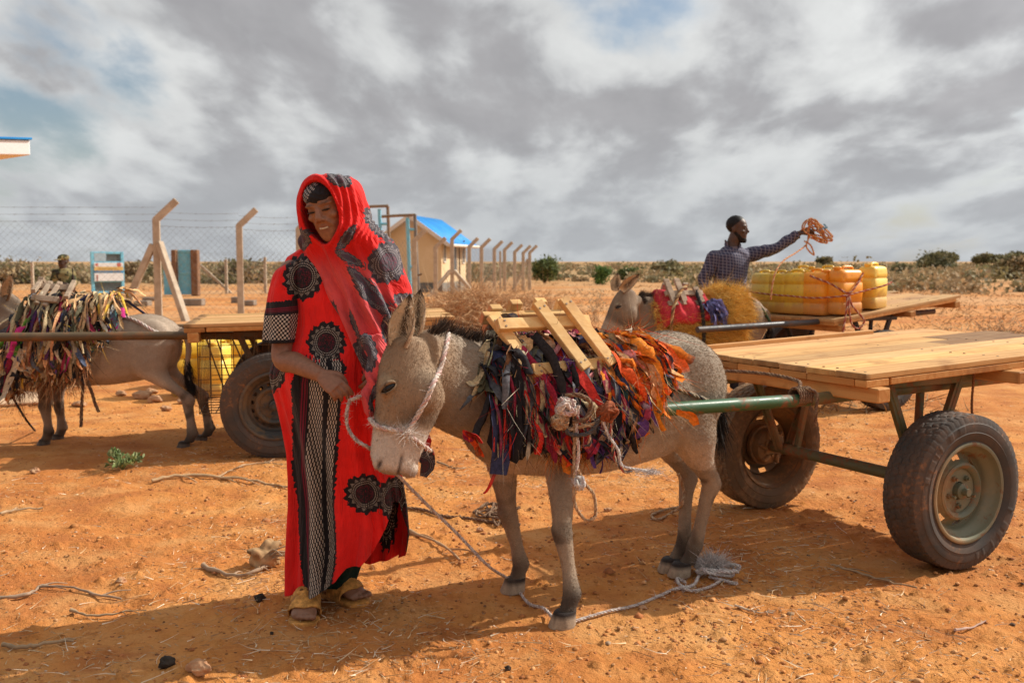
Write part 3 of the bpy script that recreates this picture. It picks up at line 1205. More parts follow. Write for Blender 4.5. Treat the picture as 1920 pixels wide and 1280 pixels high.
    parts.append(loft(C, np.outer(h[:, 3] * sc, hl), np.outer((h[:, 1] - h[:, 2]) / 2 * sc, hu), 30, True, -0.10))
    for s in (-1, 1):
        R = axes(hd, hl, hu)
        parts.append(ellipsoid(po + hd * L * 0.355 + hu * 0.043 + hl * s * 0.066, (0.040, 0.018, 0.022), R))       # orbit
        parts.append(tube([po + hd * L * 0.27 + hu * 0.070 + hl * s * 0.058, po + hd * L * 0.34 + hu * 0.064 + hl * s * 0.070, po + hd * L * 0.42 + hu * 0.052 + hl * s * 0.066], [0.010, 0.014, 0.008], 8))
        parts.append(ellipsoid(po + hd * L * 0.36 - hu * 0.085 + hl * s * 0.052, (0.075, 0.037, 0.062), R))         # cheek
        parts.append(ellipsoid(po + hd * L * 0.92 + hu * 0.050 + hl * s * 0.034, (0.032, 0.018, 0.022), R))         # nostril rim
        parts.append(tube([po + hd * L * 0.45 + hu * 0.02 + hl * s * 0.066, po + hd * L * 0.62 + hu * 0.0 + hl * s * 0.052], [0.014, 0.008], 8))
    parts.append(ellipsoid(po + hd * L * 0.955 - hu * 0.060, (0.032, 0.036, 0.030), axes(hd, hl, hu)))               # chin
    # tail
    if ps.get('tail') is not None:
        tp = spline(ps['tail'], 20)
        parts.append(tube(tp, np.linspace(0.034, 0.016, 20), 10))
    return parts


def tube_xy(path, ra, rb, n=18):
    """legs: sections level, long axis fore and aft"""
    C = np.asarray(path)
    return loft(C, np.outer(ra, A3(1, 0, 0)), np.outer(rb, A3(0, 1, 0)), n)


def ear_mb(base, tip, face, length, width):
    """hollow leaf of an ear, opening towards face"""
    base, tip = np.asarray(base, float), np.asarray(tip, float)
    ax = unit(tip - base)
    f = unit(np.asarray(face) - ax * np.dot(face, ax))
    s = np.cross(ax, f)
    nu, nv = 22, 20
    V = []
    for layer in (0, 1):
        for i in range(nu):
            t = i / (nu - 1)
            w = width * np.interp(t, [0, 0.12, 0.35, 0.6, 0.85, 1], [0.72, 0.85, 1.0, 0.86, 0.48, 0.04])
            c = base + ax * length * t + f * 0.018 * math.sin(t * 2.6)
            curl = np.interp(t, [0, 0.4, 1], [2.35, 1.9, 0.9])
            for j in range(nv):
                a = (j / (nv - 1) * 2 - 1) * curl
                r = w / 2 - (0.0055 if layer else 0) * (1 - (2 * j / (nv - 1) - 1) ** 8)
                V.append(c + s * math.sin(a) * r * 1.0 - f * math.cos(a) * r * 0.8)
    F0 = grid_faces(nu, nv)
    F1 = F0[:, ::-1] + nu * nv
    V = np.array(V)
    e = []
    o = nu * nv
    for i in range(nu - 1):
        for j in (0, nv - 1):
            a, b = i * nv + j, (i + 1) * nv + j
            e.append((a, b, b + o, a + o))
    t = np.repeat(np.tile(np.linspace(0, 1, nu), 2), nv)
    j = np.tile(np.abs(np.linspace(-1, 1, nv)), 2 * nu)
    inner = np.repeat((0, 1), nu * nv)
    return V, [F0, F1, np.array(e)], t, j, inner


def blades(P0, D, Ln, w, bend, rng, n=4):
    """thin tapering strands from P0 along D"""
    P0, D = np.asarray(P0), np.asarray(D)
    m = len(P0)
    side = np.cross(D, rng.normal(size=(m, 3)))
    side /= np.linalg.norm(side, axis=1)[:, None] + 1e-9
    t = np.linspace(0, 1, n)
    c = P0[:, None] + D[:, None] * (Ln[:, None] * t)[..., None] + bend[:, None] * (t ** 2)[None, :, None] * Ln[:, None, None]
    ww = w[:, None] * (1 - 0.9 * t)[None]
    V = np.stack([c - side[:, None] * ww[..., None], c + side[:, None] * ww[..., None]], 2).reshape(-1, 3)
    base = (np.arange(m) * n * 2)[:, None]
    i = np.arange(n - 1)[None] * 2
    a = base + i
    F = np.stack([a, a + 1, a + 3, a + 2], -1).reshape(-1, 4)
    return V, F


def make_donkey(name, loc, rz, ps, label, coat, seed=1, voxel=0.0095, k=1.0, hairs=0):
    scale = k
    rng = np.random.default_rng(seed)
    V, F = fuse(donkey_parts(ps), voxel, 5, 0.5)
    H = ps['head']
    po, hd, hu, hl, L = H['poll'], H['dir'], H['up'], H['lat'], H.get('len', 0.50)
    path, NB, NA = ps['_neckpath']
    q = V - po
    a = q @ hd / L
    b = q @ hu
    c = q @ hl
    near_head = ss(a, -0.25, 0.05) * ss(np.linalg.norm(q - np.outer(np.clip(a, 0, 1) * L, hd), axis=1), 0.26, 0.17)
    # nostril and mouth slit pressed in
    N = vnormals(V, F)
    for s in (-1, 1):
        w = np.exp(-(((a - 0.935 - 1.2 * (b - 0.046)) * L / 0.018) ** 2 + ((b - 0.046) / 0.010) ** 2 + ((c - s * 0.042) / 0.022) ** 2))
        V = V - N * (0.010 * w)[:, None]
    mouth = np.exp(-(((b + 0.026) - 0.05 * (a - 0.94)) / 0.0055) ** 2) * ss(a, 0.82, 0.88) * near_head
    V = V - N * (0.006 * mouth)[:, None]
    # loose skin on the neck, ribs faint on the flank
    x, y, z = V.T
    dn = np.linalg.norm(V[:, None, :] - path[None, ::3, :], axis=2)
    un = np.linspace(0, 1, len(path))[::3][np.argmin(dn, 1)]
    onneck = ss(un, 0.15, 0.4) * (1 - ss(un, 0.85, 1.0)) * (dn.min(1) < 0.2) * (1 - near_head)
    fold = np.sin(un * 46 + 2.0 * vnoise3(V, 9, 3)) * onneck * np.clip(vnoise3(V, 5, 9) * 2 + 0.4, 0, 1)
    V = V + N * (0.0028 * fold + 0.0022 * vnoise3(V, 22, 1))[:, None]
    rib = np.sin(x * 75 + z * 18) * np.exp(-((x - 0.0) / 0.16) ** 2) * np.exp(-((z - 0.74) / 0.11) ** 2)
    V = V + N * (0.0018 * rib)[:, None]
    # coat colours
    base = np.array(coat['base'])
    col = np.tile(base, (len(V), 1))

    def mixin(w, cc):
        nonlocal col
        w = np.clip(w, 0, 1)[:, None]
        col = col * (1 - w) + np.array(cc) * w

    nz = vnoise3(V, 8, 4)
    belly = ss(z + 0.05 * nz, 0.66, 0.545) * (z > 0.48) * ss(np.abs(x), 0.62, 0.5) * ss(N[:, 2], 0.4, -0.3)
    mixin(belly * 0.9, coat['belly'])
    inner = ss(z, 0.62, 0.5) * ss(y * np.sign(N[:, 1]) * 1.0, 0.1, -0.02)
    leg = ss(z, 0.52, 0.40)
    mixin(leg * 0.55, coat['leg'])
    mixin(leg * np.clip(vnoise3(V, 16, 8) * 3 - 0.15, 0, 1) * 0.75, coat['dark'])
    mixin(ss(z, 0.20, 0.09) * (0.75 + nz), coat['dark'])
    knee = np.exp(-((z - 0.345) / 0.05) ** 2) * (x > 0)
    mixin(knee * np.clip(vnoise3(V, 25, 12) * 2 + 0.45, 0, 1) * 0.6, coat['dark'])
    ridge = ss(z, 0.96, 1.05) * np.exp(-(y / 0.025) ** 2) * (x < 0.4)
    mixin(ridge * 0.6, coat['dark'])
    mixin(near_head * 0.9, coat['head'])
    mixin(onneck * np.clip(vnoise3(V, 6, 14) * 1.5, 0, 1) * 0.4, coat['dark'])
    mz = ss(a + 0.25 * (b + 0.01) + 0.06 * nz + 0.03 * vnoise3(V, 40, 2), 0.57, 0.70) * near_head
    mixin(mz, coat['muzzle'])
    mixin(ss(a, 0.93, 1.0) * near_head * 0.55, (0.16, 0.11, 0.085))
    mixin(mouth * 0.9, (0.06, 0.04, 0.035))
    for s in (-1, 1):
        w = np.exp(-(((a - 0.935 - 1.2 * (b - 0.046)) * L / 0.015) ** 2 + ((b - 0.046) / 0.009) ** 2 + ((c - s * 0.045) / 0.03) ** 2))
        mixin(w * 1.2, (0.03, 0.02, 0.02))
        e = np.sqrt(((a - 0.36) * L / 0.052) ** 2 + ((b - 0.045) / 0.036) ** 2 + ((c - s * 0.08) / 0.035) ** 2)
        mixin(ss(e, 1.15, 0.75) * 0.55, coat['eye'])
    mixin(ss(a, 0.05, 0.3) * ss(a, 0.62, 0.5) * ss(np.abs(c), 0.05, 0.01) * (b > 0) * near_head * 0.5, coat['dark'])
    mixin(ss(a, 0.40, 0.56) * near_head * ss(a, 0.66, 0.58) * (0.6 + nz) * 0.75, coat['dark'])
    mixin(near_head * np.exp(-((b + 0.09) / 0.05) ** 2) * np.exp(-((a - 0.33) / 0.18) ** 2) * 0.4, coat['base'])
    mixin(ss(a, 0.20, -0.02) * near_head * ss(b, 0.0, 0.07) * 0.45, coat['dark'])
    mb = MB()
    mb.add(V, F, 0)
    mb.C[-1][:, :3] = col
    # ears
    for s, (bs_, tp_, fc) in zip((1, -1), ps['ears']):
        bs_, tp_ = A3(*bs_), A3(*tp_)
        Ve, Fe, t, j, inn = ear_mb(bs_, tp_, A3(*fc), np.linalg.norm(tp_ - bs_), 0.098)
        ce = np.where(inn[:, None] > 0, np.array(coat['earin']), np.array(coat['earout']))
        w = (ss(t, 0.78, 0.95) + 0.8 * ss(j, 0.86, 0.98))[:, None].clip(0, 1)
        ce = ce * (1 - w) + np.array((0.035, 0.024, 0.018)) * w
        mid = (inn * ss(j, 0.35, 0.1) * ss(t, 0.05, 0.3) * 0.9)[:, None]
        ce = ce * (1 - mid) + np.array((0.05, 0.032, 0.022)) * mid
        mb.add(Ve, Fe, 0)
        mb.C[-1][:, :3] = ce
        ids = np.where((inn > 0) & (t > 0.08) & (t < 0.85) & (j < 0.92))[0]
        k = np.tile(ids, 2)
        pz = Ve[k] + rng.normal(size=(len(k), 3)) * 0.003
        dd = unit(tp_ - bs_) * 0.7 + unit(A3(*fc)) * 0.3
        Vb, Fb = blades(pz, dd + rng.normal(size=(len(k), 3)) * 0.35, rng.uniform(0.012, 0.030, len(k)), np.full(len(k), 0.0012), rng.normal(size=(len(k), 3)) * 0.3, rng, 3)
        cb = np.repeat(np.where(rng.random((len(k), 1)) < 0.8, np.array((0.74, 0.60, 0.42)), np.array((0.10, 0.06, 0.04))), 6, 0)
        mb.add(Vb, Fb, 0)
        mb.C[-1][:, :3] = cb
    # eyes with lids and lashes
    for s in (-1, 1):
        hd2 = unit(hd * 0.61 + hu * 0.79)
        hu2 = unit(hu - hd2 * np.dot(hu, hd2))
        ec = po + hd * L * 0.36 + hu * 0.040 + hl * s * 0.0790
        R = axes(hd2, hl, hu2)
        V2, F2 = ellipsoid(ec, (0.030, 0.0145, 0.0165), R, 10)
        mb.add(V2, F2, 1)
        for q0, w0, cc in ((0.0150, 0.0075, np.array(coat['head']) * 0.7), (0.0118, 0.0035, (0.02, 0.014, 0.012)), (-0.0150, 0.0035, np.array(coat['eye']) * 0.6)):
            arc = [ec + hd2 * 0.0315 * math.cos(tt) + hu2 * q0 * math.sin(tt) + hl * s * (0.007 + 0.005 * math.sin(tt)) for tt in np.linspace(0.0, math.pi, 9)]
            mb.add(*tube(arc, w0 * np.array([.4, .7, .9, 1, 1, 1, .9, .7, .4]), 6), 0, cc)
        k = 40
        tt = rng.uniform(0.3, 2.6, k)
        lp = ec + np.outer(0.026 * np.cos(tt), hd) + np.outer(0.014 * np.sin(tt), hu) + hl * s * 0.017
        Vb, Fb = blades(lp, np.tile(hl * s * 0.9 - hu * 0.6, (k, 1)) + rng.normal(size=(k, 3)) * .15, np.full(k, 0.016), np.full(k, 0.0008), np.zeros((k, 3)), rng, 3)
        mb.add(Vb, Fb, 0, (0.02, 0.015, 0.012))
    # hooves
    for hx, hy, lift in list(ps['front']) + [(h[0] - 0.005, h[1], h[2]) for h in ps['hind']]:
        zz = np.array([0.058, 0.05, 0.03, 0.008, 0.0]) + lift
        sh = np.array([0.026, 0.031, 0.036, 0.042, 0.044])
        C = np.stack([hx + sh, 0 * zz + hy, zz], 1)
        r = np.array([0.0385, 0.0415, 0.045, 0.0495, 0.049])
        Vh, Fh = loft(C, np.outer(r * 1.08, A3(1, 0, 0)), np.outer(r * 0.95, A3(0, 1, 0)), 22)
        t = (Vh[:, 2] - lift) / 0.058
        mb.add(Vh, Fh, 0)
        ch = np.array(coat['hoof'])[None] * (0.75 + 0.5 * rng.random((len(Vh), 1)))
        ch[t > 0.8] = (0.03, 0.02, 0.016)
        mb.C[-1][:, :3] = ch
    body = mb.build(name, [M_coat, M_eye])
    body.location = loc
    body.scale = (scale,) * 3
    body.rotation_euler = (0, 0, rz)
    tag(body, label, 'donkey')
    # short lying hair that softens the coat and its outline
    if hairs:
        f4 = F[-1]
        ctr = V[f4].mean(1)
        nn = N[f4[:, 0]]
        area = np.linalg.norm(np.cross(V[f4[:, 1]] - V[f4[:, 0]], V[f4[:, 3]] - V[f4[:, 0]]), axis=1)
        k = rng.choice(len(f4), hairs, p=area / area.sum())
        w = rng.random((hairs, 2))
        p = V[f4[k, 0]] * ((1 - w[:, :1]) * (1 - w[:, 1:])) + V[f4[k, 1]] * (w[:, :1] * (1 - w[:, 1:])) + V[f4[k, 2]] * (w[:, :1] * w[:, 1:]) + V[f4[k, 3]] * ((1 - w[:, :1]) * w[:, 1:])
        n_ = nn[k]
        lie = np.tile(A3(-0.75, 0, -0.65), (hairs, 1))
        hw_ = near_head[f4[k, 0]][:, None]
        lie = lie * (1 - hw_) + (hd * 0.9)[None] * hw_
        lie = lie - n_ * (lie * n_).sum(1)[:, None]
        lie /= np.linalg.norm(lie, axis=1)[:, None] + 1e-6
        d = lie + n_ * 0.32 + rng.normal(size=(hairs, 3)) * 0.22
        ln = rng.uniform(0.006, 0.013, hairs) * np.where(hw_[:, 0] > 0.5, 0.75, 1) * np.where(p[:, 2] < 0.45, 0.7, 1)
        Vh_, Fh_ = blades(p, d, ln, np.full(hairs, 0.00075), np.zeros((hairs, 3)), rng, 2)
        mh = MB()
        mh.add(Vh_, Fh_, 0)
        mh.C[-1][:, :3] = np.repeat(np.clip(col[f4[k, 0]] * rng.uniform(1.08, 1.36, (hairs, 1)), 0, 0.8), 4, 0)
        mh.build('coat_hair', M_hair, body)
    # mane
    m = 1900
    k = rng.uniform(0.10, 1.0, m)
    pc = np.stack([np.interp(k, np.linspace(0, 1, len(path)), path[:, i]) for i in range(3)], 1)
    bb = np.stack([np.interp(k, np.linspace(0, 1, len(path)), NB[:, i]) for i in range(3)], 1)
    aa = np.stack([np.interp(k, np.linspace(0, 1, len(path)), NA[:, i]) for i in range(3)], 1)
    P0 = pc + bb * 0.94 + aa * rng.normal(0, 0.11, (m, 1))
    D = bb / np.linalg.norm(bb, axis=1)[:, None] + rng.normal(size=(m, 3)) * 0.20
    Vm, Fm = blades(P0, D, rng.uniform(0.028, 0.055, m) * np.interp(k, [0.1, 0.3, 0.9, 1.0], [0.5, 1, 1, 0.6]), np.full(m, 0.0016), rng.normal(size=(m, 3)) * 0.25, rng, 3)
    mb = MB()
    mb.add(Vm, Fm, 0)
    mb.C[-1][:, :3] = np.repeat(np.where(rng.random((m, 1)) < 0.75, np.array((0.028, 0.018, 0.013)), np.array((0.16, 0.11, 0.075))), 6, 0)
    mb.build('mane', M_hair, body)
    if ps.get('tail') is not None:
        tp = spline(ps['tail'], 20)
        m = 700
        k = rng.uniform(0.62, 1.0, m)
        P0 = np.stack([np.interp(k, np.linspace(0, 1, 20), tp[:, i]) for i in range(3)], 1) + rng.normal(size=(m, 3)) * 0.010
        dr = unit(tp[-1] - tp[-6])
        Vm, Fm = blades(P0, dr + rng.normal(size=(m, 3)) * 0.20, rng.uniform(0.06, 0.16, m), np.full(m, 0.0022), np.tile(A3(0, 0, -0.25), (m, 1)) + rng.normal(size=(m, 3)) * 0.15, rng, 4)
        mb = MB()
        mb.add(Vm, Fm, 0, (0.022, 0.017, 0.014))
        mb.build('tail_tuft', M_hair, body)
    return body


class Frame:
    def __init__(s, loc, rz, k=1.0):
        s.o = np.asarray(loc, float)
        s.k = k
        s.R = rotz(rz)

    def w(s, p):
        return np.asarray(p, float) @ s.R.T * s.k + s.o

    def l(s, p):
        return (np.asarray(p, float) - s.o) @ s.R / s.k

    def lv(s, v):
        return np.asarray(v, float) @ s.R


COAT_GREY = dict(base=(0.315, 0.250, 0.185), belly=(0.50, 0.40, 0.31), leg=(0.35, 0.25, 0.165), dark=(0.060, 0.042, 0.030), head=(0.31, 0.205, 0.122), muzzle=(0.56, 0.47, 0.39), eye=(0.36, 0.24, 0.14),
                 earin=(0.74, 0.56, 0.36), earout=(0.34, 0.22, 0.13), hoof=(0.36, 0.27, 0.19))
COAT_DARK = dict(COAT_GREY, base=(0.40, 0.31, 0.235), belly=(0.62, 0.48, 0.36), leg=(0.25, 0.17, 0.115), head=(0.19, 0.14, 0.10), hoof=(0.12, 0.09, 0.07))  # pale belly, brightened further: ground bounce light painted into its colour
COAT_PALE = dict(COAT_GREY, base=(0.27, 0.195, 0.135), head=(0.22, 0.15, 0.095), muzzle=(0.35, 0.26, 0.19))

# main donkey ------------------------------------------------------
FM = Frame((0.346, 4.11, 0.0), math.atan2(-0.469, -0.883))
D_HEAD = 3.50


def head_frame(fr, poll, nose, up_hint, L=None):
    p, n = fr.l(poll), fr.l(nose)
    d = unit(n - p)
    u = fr.lv(up_hint)
    u = unit(u - d * np.dot(u, d))
    return dict(poll=p, dir=d, up=u, lat=np.cross(u, d) * 1.0, len=L or np.linalg.norm(n - p))


hm = head_frame(FM, P(760, 645, 3.56), P(736, 888, 3.47), A3(-1.0, -0.06, 0.0), None)
gm = lambda px, py: FM.l(G(px, py))
f1, f2, h1 = gm(1057, 1172), gm(962, 1108), gm(1276, 1078)
ears = [(FM.l(P(746, 650, 3.50)), FM.l(P(770, 552, 3.55)), FM.lv(A3(-0.25, -1, 0.1))),
        (FM.l(P(768, 640, 3.60)), FM.l(P(790, 543, 3.66)), FM.lv(A3(-0.35, -1, 0.1)))]
ps_main = dict(head=hm, neck=[(0.60, 0.02, 0.885), (0.78, 0.065, 0.97)],
               front=[(f1[0] - 0.035, f1[1], 0.0), (f2[0] - 0.04, f2[1], 0.0)],
               hind=[(h1[0] - 0.03, h1[1], 0.0), (-0.45, -0.03, 0.0)], elbow=(0.245, 0.40),
               ears=ears, tail=[(-0.58, 0, 0.93), (-0.625, 0, 0.90), (-0.64, 0.01, 0.82), (-0.635, 0.02, 0.74), (-0.63, 0.03, 0.66)])
donkey_main = make_donkey('donkey', FM.o, math.atan2(-0.469, -0.883), ps_main, 'grey brown donkey with its head lowered beside the woman in red', COAT_GREY, 3, 0.0085, 1.0, 110000)

# left donkey, seen from its left side --------------------------------
RZ_L = math.radians(183)
FL = Frame((-3.02, 7.33, 0.0), RZ_L, 0.92)
hl_ = head_frame(FL, P(22, 560, 7.3), P(-70, 660, 7.2), A3(-0.7, 0, 0.75))
gl = lambda px, py: FL.l(G(px, py))
a1, a2, b1, b2 = gl(82, 836), gl(108, 826), gl(345, 840), gl(378, 828)
ps_left = dict(head=hl_, legk=1.22, neck=[(0.60, 0.0, 0.93), (0.74, 0.0, 1.05)],
               front=[(a1[0] - 0.04, a1[1], 0), (a2[0] - 0.04, a2[1], 0)], hind=[(b1[0] - 0.03, b1[1], 0), (b2[0] - 0.03, b2[1], 0)],
               ears=[(FL.l(P(10, 560, 7.25)), FL.l(P(24, 512, 7.2)), FL.lv(A3(-0.3, -1, 0))), (FL.l(P(2, 556, 7.4)), FL.l(P(-14, 508, 7.5)), FL.lv(A3(-0.6, -1, 0)))],
               tail=[(-0.60, 0, 0.94), (-0.655, 0, 0.90), (-0.68, 0.02, 0.78), (-0.665, 0.04, 0.62), (-0.70, 0.06, 0.50)])
donkey_left = make_donkey('donkey', FL.o, RZ_L, ps_left, 'donkey standing in profile at the left edge, buried under multicoloured rags', COAT_DARK, 5, 0.011, 0.92, 30000)

# far donkey before the jerrycan cart -----------------------------------
RZ_B = math.radians(180 + 16)
FB = Frame((1.72, 8.98, 0.0), RZ_B)
hb = head_frame(FB, P(1176, 548, 8.70), P(1136, 645, 8.55), A3(-0.95, -0.10, 0.35))
hb['wid'] = 1.1
ps_bg = dict(head=hb, neck=[(0.58, 0.0, 0.88), (0.72, 0.03, 0.95)], front=[(0.42, 0.12, 0), (0.36, -0.12, 0)], hind=[(-0.46, 0.12, 0), (-0.40, -0.12, 0)],
             ears=[(FB.l(P(1164, 545, 8.62)), FB.l(P(1199, 513, 8.56)), FB.lv(A3(0.3, -1, 0.4))), (FB.l(P(1154, 544, 8.75)), FB.l(P(1158, 512, 8.8)), FB.lv(A3(-0.5, -1, 0)))],
             tail=[(-0.60, 0, 0.93), (-0.66, 0, 0.88), (-0.68, 0, 0.76), (-0.68, 0, 0.5)])
donkey_bg = make_donkey('donkey', FB.o, RZ_B, ps_bg, 'donkey further back with one ear flat, under a red cloth and orange fleece', COAT_PALE, 9, 0.011, 1.0, 20000)
# ------------------------------------------------------------------ ropes
def rope(path, r=0.008, n=160, strands=3, twist=None, cols=((0.62, 0.50, 0.42), (0.55, 0.30, 0.26), (0.66, 0.58, 0.50)), fuzz=0, rng=None, mb=None, fl=0.02):
    """a laid rope of twisted strands with broken fibres sticking out"""
    rng = rng or np.random.default_rng(1)
    mb = mb or MB()
    p = spline(path, n)
    t, N, B = frames(p)
    s = np.concatenate([[0], np.cumsum(np.linalg.norm(np.diff(p, axis=0), axis=1))])
    pitch = twist or r * 9
    for k in range(strands):
        a = s / pitch * 2 * np.pi + 2 * np.pi * k / strands
        c = p + (N * np.cos(a)[:, None] + B * np.sin(a)[:, None]) * r * 0.52
        mb.add(*tube(c, r * 0.62, 6), 0, cols[k % len(cols)])
    if fuzz:
        i = rng.integers(0, n, fuzz)
        a = rng.uniform(0, 2 * np.pi, fuzz)
        d = N[i] * np.cos(a)[:, None] + B[i] * np.sin(a)[:, None]
        V, F = blades(p[i] + d * r * 0.6, d + t[i] * rng.normal(0, 0.8, (fuzz, 1)), rng.uniform(0.25, 1.1, fuzz) ** 1.5 * fl * 0.8, np.full(fuzz, 0.0010), rng.normal(size=(fuzz, 3)) * 0.7, rng, 4)
        mb.add(V, F)
        cc = np.array(cols)[rng.integers(0, len(cols), fuzz)] * rng.uniform(0.9, 1.25, (fuzz, 1))
        mb.C[-1][:, :3] = np.repeat(cc, 8, 0)
    return mb


def rope_obj(path, label, cat='rope', group=None, name='rope', **kw):
    o = rope(path, **kw).build(name, M_rope)
    return tag(o, label, cat, group)


# ------------------------------------------------------------------ rags
class Back:
    """the outline of a donkey's trunk, as a place to lay cloth on"""
    def __init__(s, frame):
        s.f = frame
        s.b = np.array(BODY)

    def pt(s, x, a, off):
        """x along the back, a metres from the spine down the left side (minus: the right), off metres out"""
        b = s.b
        x, a, off = np.broadcast_arrays(np.asarray(x, float), np.asarray(a, float), np.asarray(off, float))
        xc = np.clip(x, -0.6, 0.6)
        hw = np.interp(xc, b[:, 0], b[:, 3])
        zt = np.interp(xc, b[:, 0], b[:, 1])
        hw = np.maximum(hw, 0.17)
        hz = 0.27
        zc = zt - hz
        rad = (hw + hz) / 2
        ph = np.abs(a) / rad
        lim = 1.66
        over = np.maximum(ph - lim, 0) * rad
        ph = np.minimum(ph, lim)
        y = np.sign(a + 1e-9) * (hw + off) * np.sin(ph)
        z = zc + (hz + off) * np.cos(ph) - over
        return s.f.w(np.stack([x, y, z], -1))


def ribbon(path, wdir, w, curl=0.0, n=14):
    p = spline(path, n)
    t = np.gradient(p, axis=0)
    t /= np.linalg.norm(t, axis=1)[:, None] + 1e-9
    wd = spline(wdir, n)
    wd = wd - t * (wd * t).sum(1)[:, None]
    wd /= np.linalg.norm(wd, axis=1)[:, None] + 1e-9
    nn = np.cross(t, wd)
    q = np.linspace(-1, 1, 5)
    sd = float(p[0].sum() * 37.7) % 97
    kk = np.arange(n)[:, None] * 0.9 + sd
    fray = 1 + 0.35 * vnoise(kk * 1.7 + 0 * q[None], np.sign(q)[None] * 3.1 + 0 * kk, 6) * (np.abs(q)[None] > 0.9)
    crease = 0.35 * w[:, None] * vnoise(kk * 0.8 + 0 * q[None], q[None] * 1.6 + sd, 9)
    V = p[:, None] + wd[:, None] * (w[:, None] * q[None] * fray)[..., None] + nn[:, None] * (curl * w[:, None] * (q ** 2)[None] + crease)[..., None]
    return V.reshape(-1, 3), grid_faces(n, 5)


def rag(back, rng, x0, a0, L, w, drift=0.0, off=0.05, rise=0.03, knot=False, lim=None):
    """one strip of torn cloth lying over the back and hanging down"""
    m = 6
    if lim is not None and a0 > 0:
        end = np.interp(x0 + drift * L * 0.6, lim[0], lim[1]) + rng.normal(0, 0.03)
        a0 = max(0.015, min(a0, end - L))
        L = max(0.06, min(L, end - a0))
    u = np.linspace(0, 1, m)
    sgn = 1 if a0 >= 0 else -1
    a = a0 + sgn * L * u
    x = x0 + drift * L * u + rng.normal(0, 0.012, m).cumsum() * 0.8
    o = off + rise * np.sin(u * np.pi) * rng.uniform(0.2, 1.2) + rng.normal(0, 0.007, m)
    o[-1] += rng.uniform(0.0, 0.03)
    p = back.pt(x, a, o)
    al = back.f.R @ A3(1, 0, 0)
    out = unit(back.f.R @ A3(0, sgn, 0.4))
    tw = rng.normal(0, 0.45) + np.linspace(0, rng.normal(0, 0.9), m)
    wd = np.cos(tw)[:, None] * al + np.sin(tw)[:, None] * out
    n = max(10, int(L / 0.018))
    ww = np.full(n, w) * (0.72 + 0.5 * np.abs(vnoise(np.linspace(0, 5, n) + rng.uniform(0, 50), np.zeros(n), 2)))
    if knot:
        k = rng.integers(n // 4, 3 * n // 4)
        ww *= 1 - 0.65 * np.exp(-((np.arange(n) - k) / 1.6) ** 2)
    ww[-1] *= rng.uniform(0.2, 0.9)
    return ribbon(p, wd, ww / 2, rng.normal(0, 0.55), n)


C_ = dict(black=(0.018, 0.016, 0.018), crimson=(0.26, 0.018, 0.045), red=(0.50, 0.030, 0.020), orange=(0.72, 0.20, 0.018), orangered=(0.66, 0.085, 0.016), beige=(0.46, 0.35, 0.20), tan=(0.48, 0.30, 0.145), navy=(0.035, 0.04, 0.09),
          grey=(0.10, 0.10, 0.11), bluegrey=(0.095, 0.12, 0.19), brown=(0.16, 0.07, 0.03), olive=(0.10, 0.09, 0.05), pink=(0.56, 0.22, 0.22), cream=(0.58, 0.49, 0.36), teal=(0.03, 0.09, 0.09), magenta=(0.36, 0.02, 0.13),
          green=(0.12, 0.30, 0.03), purple=(0.10, 0.035, 0.14), yellow=(0.55, 0.33, 0.04), lightblue=(0.22, 0.30, 0.40), rust=(0.33, 0.10, 0.03), peach=(0.66, 0.33, 0.16))


def shell(back, x0, x1, a0, a1, off, rng, nx=40, na=60, amp=0.02):
    x = np.linspace(x0, x1, nx)[:, None]
    a = np.linspace(a0, a1, na)[None]
    X, Aa = np.broadcast_arrays(x, a)
    o = off + amp * (fbm(X * 9 + 3, Aa * 9, 5, 3) + 0.22 * np.sin(X * 48 + Aa * 14 + 9 * fbm(X * 5, Aa * 5, 8, 2)))
    edge = np.minimum(ss(X, x0, x0 + 0.05), 1 - ss(X, x1 - 0.05, x1)) * np.minimum(ss(Aa, a0, a0 + .03), 1 - ss(Aa, a1 - .03, a1))
    o = o * (0.25 + 0.75 * edge)
    V = back.pt(X, Aa + 0.02 * fbm(X * 8, Aa * 0, 3, 2), o).reshape(-1, 3)
    return V, grid_faces(nx, na)


